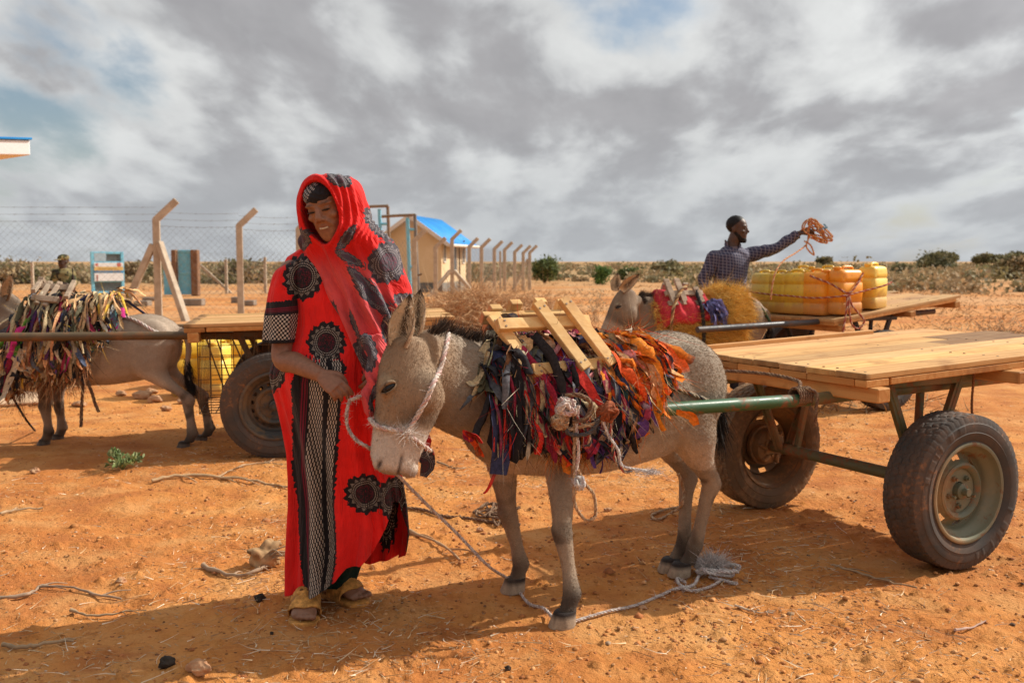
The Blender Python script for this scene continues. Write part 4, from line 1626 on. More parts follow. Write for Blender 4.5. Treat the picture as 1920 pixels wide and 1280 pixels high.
def rag_pile(name, label, back, clusters, seed, pads, lim, parts_max=95):
    rng = np.random.default_rng(seed)
    root = empty(name, back.f.o, 0, label, 'saddle padding')
    inv = back.f.o

    def put(nm, mb, kind=None):
        o = mb.build(nm, M_cloth, root)
        if kind:
            o['kind'] = kind
        return o

    for x0, x1, a0, a1, off, col, amp in pads:
        mb = MB()
        V, F = shell(back, x0, x1, a0, a1, off, rng, amp=amp)
        mb.add(V - inv, F, 0)
        nz = 0.75 + 0.6 * vnoise3(V, 14, 3)[:, None]
        mb.C[-1][:, :3] = np.array(col) * nz
        put('pad', mb)
    strips = []
    for xr, ar, n, cols, Lr, wr, dr, offr in clusters:
        for _ in range(n):
            L, w = rng.uniform(*Lr), rng.uniform(*wr)
            V, F = rag(back, rng, rng.uniform(*xr), rng.uniform(*ar), L, w, rng.uniform(*dr), rng.uniform(*offr), 0.03, rng.random() < 0.35, lim)
            c = np.clip(np.array(C_[cols[rng.integers(len(cols))]]) * rng.uniform(0.9, 1.6) + 0.006, 0, 0.85)
            strips.append((L * w, V - inv, F, c))
    strips.sort(key=lambda q: -q[0])
    rest = MB()
    for k, (ar_, V, F, c) in enumerate(strips):
        cc = np.tile(c, (len(V), 1))
        if rng.random() < 0.28:   # printed or striped cloth
            s = rng.uniform(50, 140)
            st = (np.sin(np.arange(len(V)) // 5 * rng.uniform(0.7, 2.2)) > 0.2) if rng.random() < 0.5 else (vnoise3(V, s, 4) > 0.05)
            cc[st] = cc[st] * 0.3 + np.array(C_[('cream', 'black', 'beige', 'grey')[rng.integers(4)]]) * 0.7
        if k < parts_max:
            mb = MB()
            mb.add(V, F, 0)
            mb.C[-1][:, :3] = cc
            put('rag_strip', mb)
        else:
            rest.add(V, F, 0)
            rest.C[-1][:, :3] = cc
    if rest.n:
        put('loose_rags', rest, 'stuff')
    return root


def fringe(back, rng, mb, xr, ar, n, Lr, w, cols, off=(0.02, 0.06), spread=0.35):
    x = rng.uniform(*xr, n)
    a = rng.uniform(*ar, n)
    p = back.pt(x, a, rng.uniform(*off, n)) - back.f.o
    d = np.tile(A3(0, 0, -1), (n, 1)) + rng.normal(size=(n, 3)) * spread
    V, F = blades(p, d, rng.uniform(*Lr, n), np.full(n, w), rng.normal(size=(n, 3)) * 0.5, rng, 5)
    mb.add(V, F, 0)
    cc = np.array([C_[c] for c in cols])[rng.integers(0, len(cols), n)] * rng.uniform(0.7, 1.3, (n, 1))
    mb.C[-1][:, :3] = np.repeat(cc, 10, 0)


BM, BL, BB = Back(FM), Back(FL), Back(FB)

# main donkey's rags --------------------------------------------------
pile_main = rag_pile('rag_padding', 'heap of orange, crimson and black rag strips on the back of the foremost donkey', BM, [
    # front: black and beige cloth hanging by the shoulder
    ((0.34, 0.56), (0.12, 0.20), 20, ['black', 'black', 'black', 'navy'], (0.26, 0.36), (0.07, 0.12), (-0.1, 0.1), (0.03, 0.05)),
    ((0.36, 0.56), (0.02, 0.26), 20, ['beige', 'tan', 'cream', 'grey', 'beige'], (0.12, 0.26), (0.012, 0.028), (-0.15, 0.15), (0.05, 0.075)),
    ((0.52, 0.58), (0.0, 0.15), 9, ['red', 'red', 'crimson'], (0.22, 0.36), (0.012, 0.022), (-0.2, 0.1), (0.05, 0.075)),
    ((0.36, 0.57), (-0.05, 0.14), 60, ['beige', 'grey', 'olive', 'black', 'tan', 'brown'], (0.05, 0.13), (0.03, 0.06), (-1.2, 1.2), (0.05, 0.10)),
    ((0.30, 0.52), (0.10, 0.22), 16, ['crimson', 'crimson', 'crimson', 'red', 'black'], (0.22, 0.36), (0.04, 0.075), (-0.8, -0.3), (0.06, 0.09)),
    ((0.26, 0.50), (0.20, 0.34), 20, ['bluegrey', 'crimson', 'navy', 'black', 'red', 'beige'], (0.16, 0.26), (0.02, 0.05), (-0.4, 0.2), (0.05, 0.085)),
    ((0.20, 0.42), (0.36, 0.46), 18, ['red', 'orangered', 'orangered', 'orange', 'black', 'crimson'], (0.08, 0.2), (0.018, 0.045), (-0.6, 0.6), (0.04, 0.08)),
    # middle
    ((0.0, 0.34), (0.08, 0.38), 110, ['navy', 'black', 'crimson', 'grey', 'orange', 'beige', 'purple', 'brown', 'black'], (0.06, 0.2), (0.018, 0.05), (-1.0, 0.6), (0.03, 0.085)),
    ((0.00, 0.40), (-0.10, 0.18), 70, ['black', 'crimson', 'orange', 'navy', 'brown', 'pink'], (0.05, 0.14), (0.02, 0.05), (-1.2, 1.2), (0.04, 0.08)),
    # rear: orange strips over patterned dark cloth
    ((-0.10, 0.14), (0.03, 0.30), 120, ['orange', 'orange', 'orangered', 'orange', 'peach', 'orange'], (0.06, 0.24), (0.02, 0.055), (-1.0, -0.1), (0.035, 0.08)),
    ((-0.10, 0.16), (0.02, 0.32), 75, ['black', 'navy', 'grey', 'brown', 'olive', 'cream', 'teal', 'beige'], (0.06, 0.2), (0.018, 0.05), (-1.2, 0.3), (0.025, 0.07)),
    ((-0.18, -0.04), (0.16, 0.28), 24, ['orangered', 'orange', 'teal', 'black', 'bluegrey'], (0.06, 0.15), (0.02, 0.05), (-0.9, 0.3), (0.03, 0.07)),
    ((-0.02, 0.28), (0.32, 0.46), 40, ['black', 'crimson', 'brown', 'rust', 'purple', 'grey', 'black'], (0.08, 0.18), (0.018, 0.045), (-0.6, 0.6), (0.03, 0.09)),
    ((0.50, 0.58), (0.44, 0.52), 5, ['orangered', 'red', 'olive'], (0.06, 0.12), (0.02, 0.03), (-0.1, 0.6), (0.02, 0.04)),
], 21, [(-0.10, 0.55, -0.36, 0.30, 0.028, C_['navy'], 0.018), (0.05, 0.52, 0.15, 0.40, 0.028, C_['black'], 0.015), (-0.02, 0.32, -0.30, 0.24, 0.045, C_['brown'], 0.03)],
    ([-0.35, -0.2, -0.05, 0.1, 0.3, 0.42, 0.6], [0.25, 0.30, 0.38, 0.49, 0.50, 0.41, 0.36]))
rng_ = np.random.default_rng(77)
mb = MB()
fringe(BM, rng_, mb, (0.08, 0.36), (0.40, 0.50), 1100, (0.03, 0.08), 0.0013, ['rust', 'tan', 'brown', 'orange'], (0.01, 0.05), 0.22)
fringe(BM, rng_, mb, (-0.16, 0.10), (0.03, 0.32), 1500, (0.04, 0.12), 0.0018, ['orange', 'tan', 'beige', 'rust', 'orangered'], (0.04, 0.08), 0.9)
fringe(BM, rng_, mb, (0.10, 0.55), (0.0, 0.36), 1500, (0.03, 0.11), 0.0018, ['beige', 'cream', 'black', 'red', 'crimson', 'navy'], (0.05, 0.085), 0.7)
o = mb.build('frayed_thread', M_cloth, pile_main)
o['kind'] = 'stuff'

# left donkey's rags -------------------------------------------------
mixed = ['black', 'beige', 'olive', 'crimson', 'purple', 'tan', 'navy', 'magenta', 'tan', 'cream', 'black', 'grey', 'brown', 'green', 'peach', 'black', 'black', 'brown', 'bluegrey', 'grey']
pile_left = rag_pile('rag_padding', 'shaggy heap of multicoloured rags with a tan fringe covering the left donkey', BL, [
    ((-0.05, 0.62), (-0.12, 0.18), 204, ['black', 'olive', 'beige', 'grey', 'tan', 'crimson', 'navy', 'cream'], (0.08, 0.2), (0.025, 0.055), (-1.3, 1.3), (0.15, 0.25)),
    ((-0.16, 0.30), (-0.05, 0.20), 153, ['tan', 'tan', 'olive', 'peach', 'beige', 'yellow', 'black', 'brown'], (0.10, 0.22), (0.014, 0.03), (-0.9, 0.2), (0.15, 0.25)),
    ((0.0, 0.62), (0.12, 0.34), 255, mixed, (0.08, 0.2), (0.022, 0.055), (-1.4, 1.4), (0.12, 0.23)),
    ((-0.16, 0.06), (0.14, 0.30), 61, ['bluegrey', 'lightblue', 'black', 'teal', 'magenta', 'grey'], (0.10, 0.2), (0.03, 0.07), (-0.5, 0.2), (0.06, 0.13)),
    ((0.02, 0.58), (0.34, 0.50), 289, ['tan', 'tan', 'peach', 'brown', 'brown', 'black', 'yellow', 'rust', 'beige', 'black'], (0.14, 0.28), (0.014, 0.030), (-0.3, 0.3), (0.09, 0.18)),
    ((0.46, 0.64), (0.30, 0.46), 30, ['red', 'crimson', 'red', 'orangered', 'green'], (0.10, 0.2), (0.02, 0.04), (0.0, 0.3), (0.06, 0.12)),
    ((0.10, 0.50), (0.50, 0.62), 68, ['tan', 'brown', 'rust', 'black'], (0.10, 0.2), (0.012, 0.03), (-0.1, 0.1), (0.04, 0.10)),
], 33, [(-0.14, 0.66, -0.35, 0.34, 0.19, C_['black'], 0.05), (0.0, 0.60, 0.1, 0.44, 0.11, C_['brown'], 0.03)],
    ([-0.35, -0.16, 0.0, 0.1, 0.6], [0.20, 0.26, 0.34, 0.52, 0.48]), 90)

rl_ = np.random.default_rng(61)
mb = MB()
fringe(BL, rl_, mb, (0.0, 0.58), (0.36, 0.50), 1600, (0.06, 0.16), 0.0035, ['tan', 'brown', 'peach', 'rust', 'black'], (0.08, 0.16), 0.2)
fringe(BL, rl_, mb, (-0.16, 0.60), (-0.05, 0.36), 1600, (0.04, 0.12), 0.0030, ['tan', 'beige', 'olive', 'black', 'yellow', 'peach'], (0.16, 0.22), 0.8)
o = mb.build('frayed_thread', M_cloth, pile_left)
o['kind'] = 'stuff'

# far donkey: orange fleece, red cloth ---------------------------------
fl = empty('fleece_padding', FB.o, 0, 'shaggy orange yellow fleece under the red cloth on the far donkey', 'saddle padding')
mb = MB()
V, F = shell(BB, -0.34, 0.52, -0.40, 0.52, 0.045, rng_, amp=0.015)
mb.add(V - FB.o, F, 0, (0.42, 0.20, 0.03))
mb.build('pad', M_cloth, fl)
for nm, xr, ar, n, Lr in (('rump_fleece', (-0.36, -0.02), (-0.30, 0.34), 9500, (0.03, 0.085)), ('side_fleece', (-0.30, 0.54), (0.24, 0.52), 6000, (0.03, 0.075)), ('neck_fleece', (0.44, 0.56), (-0.1, 0.4), 900, (0.04, 0.09))):
    mb = MB()
    x = rng_.uniform(*xr, n)
    a = rng_.uniform(*ar, n)
    p = BB.pt(x, a, 0.055 + 0.055 * np.exp(-((x + 0.13) / 0.12) ** 2) * np.clip(0.7 + 1.2 * vnoise(x * 9, a * 9, 4), 0.2, 1.4) * (nm == 'rump_fleece'))
    q = BB.pt(x, a, 0.25)
    d = 0.45 * (q - p) / np.linalg.norm(q - p, axis=1)[:, None] + A3(0, 0, -0.55) - FB.R @ A3(0.55, 0, 0) + rng_.normal(size=(n, 3)) * 0.30
    V, F = blades(p - FB.o, d, rng_.uniform(*Lr, n), np.full(n, 0.0022), rng_.normal(size=(n, 3)) * 0.8, rng_, 4)
    mb.add(V, F, 0)
    cc = np.array([(0.84, 0.52, 0.11), (0.90, 0.60, 0.18), (0.78, 0.43, 0.08), (0.66, 0.36, 0.08)])[rng_.integers(0, 4, n)]
    mb.C[-1][:, :3] = np.repeat(cc, 8, 0)
    o = mb.build(nm, M_cloth, fl)
    o['kind'] = 'stuff'
red = empty('saddle_cloth', FB.o, 0, 'creased red cloth laid over the fleece on the far donkey', 'cloth')
mb = MB()
V, F = shell(BB, 0.0, 0.52, -0.32, 0.33, 0.090, rng_, 80, 90, 0.032)
mb.add(V - FB.o, F, 0)
mb.C[-1][:, :3] = np.array((0.50, 0.035, 0.045)) * (1 + 0.25 * vnoise3(V, 7, 3))[:, None]
mb.build('blanket', M_cloth, red)
mb = MB()
for _ in range(26):
    V, F = rag(BB, rng_, rng_.uniform(0.0, 0.1), rng_.uniform(0.16, 0.26), rng_.uniform(0.08, 0.16), rng_.uniform(0.03, 0.06), rng_.uniform(-0.9, 0.1), 0.10, 0.04)
    mb.add(V - FB.o, F, 0, np.array((0.13, 0.12, 0.26)) * rng_.uniform(0.6, 1.6))
mb.build('blue_rag', M_cloth, red)


# ------------------------------------------------------------------ wooden pack saddles
def pack_saddle(loc, label, slats, mat, name='pack_saddle'):
    root = empty(name, loc, 0, label, 'pack saddle')
    for k, (a, b, w, t, up) in enumerate(slats):
        mb = MB()
        a, b = np.asarray(a) - loc, np.asarray(b) - loc
        V, F = beam(a, b, w, t, up, 0.003)
        c = 0.85 + 0.3 * ((k * 37) % 10) / 10
        mb.add(V, F, 0, (c, c * 0.98, c * 0.95))
        # bolt heads at both ends
        x = unit(b - a)
        z = unit(np.cross(x, unit(np.cross(up, x))))
        if np.linalg.norm(b - a) > 0.12:
            y = unit(np.cross(up, x))
            for e, s in ((a, 1), (b, -1)):
                for f in (-0.25, 0.25):
                    q = e + x * s * 0.03 + y * w * f + z * t / 2
                    mb.add(*tube([q - z * 0.002, q + z * 0.0025], 0.0045, 7), 1)
        mb.build('slat', [mat, M_iron], root, flat_angle=40)
    return root


M_slat = wood_mat('pale_slat_wood', 0, (0.66, 0.40, 0.155), (0.74, 0.50, 0.23), (0.42, 0.21, 0.08), 0.7)
M_slat2 = wood_mat('grey_slat_wood', 0, (0.34, 0.25, 0.18), (0.44, 0.34, 0.25), (0.2, 0.14, 0.1), 0.8)
Lw = lambda x, y, z: FM.w((x, y, z))
nrm = FM.R @ A3(0, 0.85, 0.53)
nrf = FM.R @ A3(0, -0.85, 0.53)
SH = 0.11
S = []
yl, zl, yu, zu = 0.232, 0.955, 0.085, 1.190
edge = lambda t: (yl * (1 - t) + yu * t, zl * (1 - t) + zu * t)
for t, x0, x1 in ((0.03, 0.052, 0.425), (0.74, 0.03, 0.44)):
    y, z = edge(t)
    S.append((Lw(x0 + SH * t, y, z + 0.012 * (1 - t)), Lw(x1 + SH * t, y, z), 0.048, 0.030, nrm))
for x, e0, e1 in ((0.085, 0.0, 1.08), (0.215, -0.04, 1.02), (0.395, -0.06, 0.96)):
    a, b = edge(e0), edge(e1)
    o = 0.030 if x < 0.3 else -0.028
    S.append((Lw(x + SH * e0, *a) + nrm * o, Lw(x + 0.015 + SH * e1, *b) + nrm * o, 0.050, 0.028, nrm))
# panel on the off side, its slat ends standing above the ridge
fe = lambda t: (-edge(t)[0], edge(t)[1])
for t, x0, x1 in ((0.05, 0.04, 0.43), (0.80, 0.02, 0.47)):
    y, z = fe(t)
    S.append((Lw(x0, y, z), Lw(x1, y, z), 0.048, 0.030, nrf))
for x, e1 in ((0.09, 1.0), (0.20, 1.03), (0.315, 1.01), (0.40, 0.93)):
    a, b = fe(0.0), fe(e1)
    S.append((Lw(x, *a) + nrf * 0.030, Lw(x, *b) + nrf * 0.030, 0.052, 0.034, nrf))
saddle_main = pack_saddle(FM.o, 'pale wooden slatted pack saddle on the orange and crimson rags of the foremost donkey', S, M_slat)

PW = lambda px, py, d: P(px, py - 8, d - 0.06)
S = []
for (a, b, w) in [((95, 537), (68, 578), .036), ((113, 538), (84, 582), .036), ((139, 536), (124, 566), .032), ((76, 536), (62, 554), .032)]:
    S.append((PW(*a, 7.34), PW(*b, 7.10), w, 0.03, A3(0.2, -0.8, 0.5)))
S.append((PW(70, 545, 7.30), PW(135, 548, 7.30), 0.045, 0.03, A3(0, -0.8, 0.5)))
S.append((PW(60, 566, 7.14), PW(110, 571, 7.12), 0.045, 0.03, A3(0, -0.8, 0.5)))
S.append((PW(76, 530, 7.42), PW(90, 548, 7.6), 0.04, 0.03, A3(0, 0.8, 0.5)))
pack_saddle(FL.o, 'weathered grey slatted pack saddle half sunk in the rags on the left donkey', S, M_slat2)
S = []
yb = lambda t: (0.20 * (1 - t) + 0.05 * t, 0.98 * (1 - t) + 1.20 * t)
Bw = lambda x, y, z: FB.w((x + 0.07, y, z - 0.045))
nb = FB.R @ A3(0, 0.8, 0.6)
for x, e0, e1 in ((0.30, 0.10, 1.12), (0.20, 0.12, 1.14), (0.04, 0.2, 0.8)):
    S.append((Bw(x, *yb(e0)) + nb * 0.05, Bw(x + 0.03, *yb(e1)) + nb * 0.05, 0.052, 0.03, nb))
for t, x0, x1 in ((0.22, 0.0, 0.36), (0.62, 0.0, 0.36)):
    S.append((Bw(x0, *yb(t)) + nb * 0.03, Bw(x1, *yb(t)) + nb * 0.03, 0.05, 0.03, nb))
for x, e1 in ((0.28, 1.0), (0.08, 1.0)):
    S.append((Bw(x, -0.2, 0.98), Bw(x, -0.04, 1.22), 0.05, 0.03, FB.R @ A3(0, -0.8, 0.6)))
pack_saddle(FB.o, 'small brown wooden pack saddle on the red cloth of the far donkey', S, M_slat2)
# ------------------------------------------------------------------ people
M_skin = attr_mat('skin', 0.48, 60, 0.16, 320, 0.12, 0.35, 0.5, 0.002)
M_check = None


def hand_parts(wr, X, N, thumb, curls, k=1.0, thumb_curl=0.6):
    """palm, four fingers and a thumb; X points along the hand, N out of its back, thumb = +1 or -1 along X x N"""
    X = unit(X)
    N = unit(N - X * np.dot(N, X))
    Wd = np.cross(X, N) * thumb     # towards the thumb side
    parts = []
    pal = [wr, wr + X * 0.03 * k, wr + X * 0.065 * k, wr + X * 0.092 * k]
    parts.append(loft(spline(pal, 9), np.outer(np.interp(np.linspace(0, 1, 9), [0, .3, .7, 1], [0.025, 0.034, 0.041, 0.038]) * k, Wd), np.outer(np.interp(np.linspace(0, 1, 9), [0, .4, 1], [0.019, 0.017, 0.013]) * k, N), 18))
    for i, (ln, off, c) in enumerate(zip((0.074, 0.082, 0.077, 0.060), (0.029, 0.010, -0.010, -0.028), curls)):
        b = wr + X * (0.088 - 0.004 * abs(i - 1)) * k + Wd * off * k
        d = unit(X + Wd * off * 2.0)
        pts = [b - d * 0.02 * k, b]
        a = 0.0
        for seg, ca in ((0.44, 0.75), (0.31, 1.1), (0.25, 0.7)):
            a += c * ca
            dd = d * math.cos(a) - N * math.sin(a)
            pts.append(pts[-1] + dd * ln * seg * k)
        parts.append(tube(spline(pts, 14), np.interp(np.linspace(0, 1, 14), [0, .3, .55, .9, 1], [.0095, .0095, .0088, .0075, .005]) * k, 9))
    b = wr + X * 0.022 * k + Wd * 0.022 * k
    d1 = unit(X * 0.75 + Wd * 0.75 - N * 0.25)
    d2 = unit(X * (0.9) + Wd * (0.55 - thumb_curl) - N * 0.45)
    d3 = unit(X * (0.8) + Wd * (0.3 - thumb_curl) - N * 0.6)
    pts = [b - d1 * .01 * k, b + d1 * 0.035 * k, b + d1 * 0.035 * k + d2 * 0.033 * k, b + d1 * 0.035 * k + d2 * 0.033 * k + d3 * 0.026 * k]
    parts.append(tube(spline(pts, 12), np.interp(np.linspace(0, 1, 12), [0, .3, .8, 1], [.016, .0125, .010, .006]) * k, 9))
    return parts


def head_parts(c, Fd, U, k=1.0, wide=1.0, top=1.0):
    Fd = unit(Fd)
    U = unit(U - Fd * np.dot(U, Fd))
    R = np.cross(U, Fd) * -1.0
    R = unit(np.cross(Fd, U)) * -1.0
    M = axes(R, Fd, U)
    T = lambda p: c + (np.asarray(p, float) * k) @ M.T
    e = lambda p, r: ellipsoid(T(p), np.array(r) * k, M, 12)
    parts = [e((0, -0.018, 0.125 * top - 0.08 * top), (0.074 * wide, 0.096, 0.080 * top))]
    st = spline([(-0.118, 0.066, 0.016, 0.014), (-0.108, 0.062, 0.030, 0.030), (-0.085, 0.048, 0.046, 0.048), (-0.055, 0.036, 0.056, 0.060), (-0.02, 0.026, 0.063, 0.068), (0.02, 0.018, 0.067, 0.074), (0.06, 0.008, 0.066, 0.080), (0.09, 0.0, 0.055, 0.07)], 22)
    C = np.array([T((0, q[1], q[0])) for q in st])
    parts.append(loft(C, np.outer(st[:, 2] * wide * k, R), np.outer(st[:, 3] * k, Fd), 26))
    parts.append(tube([T((0, 0.086, 0.028)), T((0, 0.097, 0.008)), T((0, 0.109, -0.014)), T((0, 0.108, -0.024))], np.array([0.009, 0.010, 0.0135, 0.010]) * k, 10))
    for s in (-1, 1):
        parts.append(e((0.0125 * s, 0.098, -0.022), (0.0085, 0.011, 0.008)))
        parts.append(e((0.040 * s, 0.064, -0.016), (0.022, 0.022, 0.017)))
        parts.append(e((0.031 * s, 0.079, 0.014), (0.0150, 0.0105, 0.0095)))
        parts.append(tube([T((0.012 * s, 0.089, 0.031)), T((0.034 * s, 0.085, 0.036)), T((0.056 * s, 0.066, 0.029))], np.array([0.006, 0.008, 0.005]) * k, 8))
        parts.append(e((0.073 * s * wide, -0.008, -0.002), (0.008, 0.019, 0.031)))
        parts.append(tube([T((0.020 * s, 0.095, -0.028)), T((0.033 * s, 0.080, -0.052)), T((0.034 * s, 0.070, -0.07))], np.array([0.006, 0.009, 0.006]) * k, 8))
    for z, y, r in ((-0.047, 0.092, 0.0066), (-0.064, 0.089, 0.0080)):
        parts.append(tube([T((x, y - 6.5 * x * x, z + (2.5 if z > -.05 else 3.0) * x * x)) for x in np.linspace(-0.027, 0.027, 9)], np.array([.35, .7, .9, 1, 1, 1, .9, .7, .35]) * r * k, 8))
    parts.append(e((0, 0.078, -0.098), (0.020, 0.016, 0.014)))
    return parts, T, M


def limb(pts, rad, n=22, sides=16):
    q = spline(np.hstack([np.asarray(pts, float), np.asarray(rad, float).reshape(-1, 1)]), n)
    return tube(q[:, :3], q[:, 3], sides)


def torso_parts(pel, nb, shL, shR, k=1.0):
    lat = unit(shL - shR)
    up = unit(nb - pel)
    fw = unit(np.cross(lat, up))
    ctr = (shL + shR) / 2
    st = [(pel - up * 0.06, .15, .11), (pel + up * 0.05, .165, .12), (pel * .62 + nb * .38, .135, .105), (pel * .30 + nb * .70, .155, .115), (pel * .12 + nb * .88, .165, .10), (nb * 0.97 + pel * .03, .12, .075), (nb + up * .03, .06, .06)]
    C = np.array([s[0] for s in st])
    q = spline(np.hstack([C, np.array([[s[1], s[2]] for s in st])]), 26)
    P_ = [loft(q[:, :3], np.outer(q[:, 3] * k, lat), np.outer(q[:, 4] * k, fw), 28)]
    for s in (shL, shR):
        P_.append(limb([ctr * .6 + s * .4, s], [0.06 * k, 0.055 * k], 8))
        P_.append(ellipsoid(s, (0.058 * k,) * 3))
    return P_


def foot_parts(heel, toe, k=1.0):
    heel, toe = np.asarray(heel, float), np.asarray(toe, float)
    d = unit((toe - heel) * (1, 1, 0))
    L = np.linalg.norm(toe - heel)
    lat = np.cross(d, A3(0, 0, 1))
    st = [(0.0, .022, .022, .030), (0.12, .033, .034, .040), (0.35, .030, .040, .045), (0.6, .038, .030, .034), (0.8, .044, .020, .022), (0.9, .040, .015, .016)]
    q = spline([(a, b, c, e) for a, b, c, e in st], 16)
    C = heel + q[:, 0:1] * L * d + q[:, 3:4] * A3(0, 0, 1)
    P_ = [loft(C, np.outer(q[:, 1] * k, lat), np.outer(q[:, 2] * k, A3(0, 0, 1)), 18)]
    for i, o in enumerate((-0.030, -0.012, 0.004, 0.019, 0.032)):
        r = (0.0125, 0.0095, 0.009, 0.0085, 0.008)[i]
        ln = (1.0, 0.99, 0.96, 0.92, 0.86)[i]
        b = heel + d * L * 0.82 + lat * o * k + A3(0, 0, .014)
        P_.append(tube(spline([b, heel + d * L * (ln - 0.05) + lat * o * k + A3(0, 0, .017), heel + d * L * ln + lat * o * k + A3(0, 0, .010)], 8), np.array([1, 1, 1, 1, 1, 1, .85, .5]) * r * k, 9))
    return P_


def person_body(name, parts, voxel, T, M, c, skin, label, extra=None, smooth=3, mouth='shut'):
    V, F = fuse(parts, voxel, smooth, 0.5)
    col = np.tile(np.array(skin, float), (len(V), 1))
    q = (V - c) @ M
    w = lambda ctr, r: np.exp(-((((q - np.array(ctr)) / np.array(r)) ** 2).sum(1)))
    dk = np.array(skin) * 0.30
    for s in (-1, 1):
        m = w((0.034 * s, 0.084, 0.036), (0.022, 0.02, 0.0045))
        col = col * (1 - 0.75 * m[:, None]) + dk * 0.5 * 0.75 * m[:, None]
        m = w((0.031 * s, 0.088, 0.010), (0.014, 0.012, 0.0035))
        col = col * (1 - 0.85 * m[:, None]) + dk * 0.35 * 0.85 * m[:, None]
        m = w((0.031 * s, 0.085, 0.014), (0.020, 0.02, 0.012))
        col = col * (1 - 0.25 * m[:, None])
        m = w((0.010 * s, 0.104, -0.030), (0.005, 0.008, 0.004))
        col = col * (1 - 0.8 * m[:, None])
    m = np.clip(w((0, 0.09, -0.047), (0.022, 0.03, 0.006)) + w((0, 0.088, -0.064), (0.020, 0.03, 0.008)), 0, 1)[:, None]
    col = col * (1 - 0.55 * m) + np.array((0.20, 0.075, 0.06)) * 0.55 * m
    m = w((0, 0.09, -0.0555), (0.024, 0.03, 0.0028))[:, None]
    col = col * (1 - 0.8 * m)
    mb = MB()
    mb.add(V, F)
    mb.C[-1][:, :3] = col
    if extra:
        extra(mb)
    o = mb.build(name, M_skin)
    tag(o, label, 'person')
    return o


# ---------------------------------------------------- the woman
SKIN_W = (0.265, 0.128, 0.076)
wc_F = A3(-0.20, -0.90, -0.36)
wc_U0 = A3(-0.20, 0.0, 1.0)
_F = unit(wc_F)
_U = unit(wc_U0 - _F * np.dot(wc_U0, _F))
HC_W = P(597, 415, 3.655) - _F * 0.118 * 0.98 + _U * 0.02
hp, T_w, M_w = head_parts(HC_W, _F, _U, 0.98, 1.0, 0.80)
SR, SL = P(548, 512, 3.85), P(716, 500, 3.93)
NB = P(630, 482, 3.89)
PEL = P(640, 800, 3.90)
EL, WR = P(529, 668, 3.775), P(604, 704, 3.63)
parts = list(hp) + torso_parts(PEL, NB, SL, SR, 0.9)
parts.append(limb([HC_W - _U * 0.06 - _F * 0.03, (HC_W - _U * 0.1 + NB) / 2, NB], [0.050, 0.050, 0.058], 10))
parts.append(limb([SR, (SR + EL) / 2 + A3(0, 0, 0), EL, EL * .65 + WR * .35, EL * .2 + WR * .8, WR], [0.046, 0.040, 0.041, 0.041, 0.031, 0.026], 28))
EL2, WR2 = P(752, 620, 3.93), P(722, 690, 3.78)
parts.append(limb([SL, EL2, WR2], [0.05, 0.042, 0.027], 20))
Xh = unit(P(650, 741, 3.575) - WR)
Nh = unit(A3(0.10, -0.85, 0.55))
parts += hand_parts(WR - Xh * 0.008, Xh, Nh, -1 if np.dot(np.cross(Xh, Nh), A3(0.4, 0, 0.6)) < 0 else 1, (0.55, 0.72, 0.78, 0.85), 0.98, 0.55)
X2 = unit(A3(-0.3, -0.6, -0.5))
parts += hand_parts(WR2, X2, A3(0.6, -0.3, 0.5), 1, (0.7, 0.8, 0.8, 0.9), 0.95)
RT, RH = gz(G(565, 1194)) + A3(0, 0, 0.022), gz(G(577, 1134)) + A3(0, 0, 0.022)
LT, LH = gz(G(690, 1138)) + A3(0, 0, 0.022), gz(G(606, 1112)) + A3(0, 0, 0.022)
for hl2, tl2, hip in ((RH, RT, PEL + A3(-0.09, -0.02, -0.05)), (LH, LT, PEL + A3(0.09, 0.03, -0.05))):
    d = unit(tl2 - hl2)
    ank = hl2 + d * 0.030 + A3(0.008, 0, 0.075)
    kn = (hip + ank) / 2 + A3(0.03, 0.04, 0.02)
    parts.append(limb([hip, kn, ank + A3(0.01, 0.025, .13), ank, hl2 + d * 0.05 + A3(0, 0, 0.02)], [0.07, 0.042, 0.034, 0.031, 0.03], 26))
    parts += foot_parts(hl2, hl2 + d * 0.245, 1.12)


def woman_extra(mb):
    # teeth, lash lines and nails
    arc = [T_w((x, 0.0955 - 6.5 * x * x, -0.0555 + 2.4 * x * x)) for x in np.linspace(-0.0175, 0.0175, 9)]
    mb.add(*tube(arc, [[0.0024, 0.0036]] * 9, 8), 0, (0.50, 0.45, 0.36))
    for s in (-1, 1):
        arc = [T_w((0.031 * s + x, 0.0915 - 14 * x * x - 0.05 * s * x, 0.0085 + 6 * x * x)) for x in np.linspace(-0.0155, 0.0155, 9)]
        mb.add(*tube(arc, 0.0022, 6), 0, (0.012, 0.008, 0.007))


woman = person_body('person', parts, 0.0038, T_w, M_w, HC_W, SKIN_W, 'woman in a red dress and headscarf, looking down and holding a rope', woman_extra)

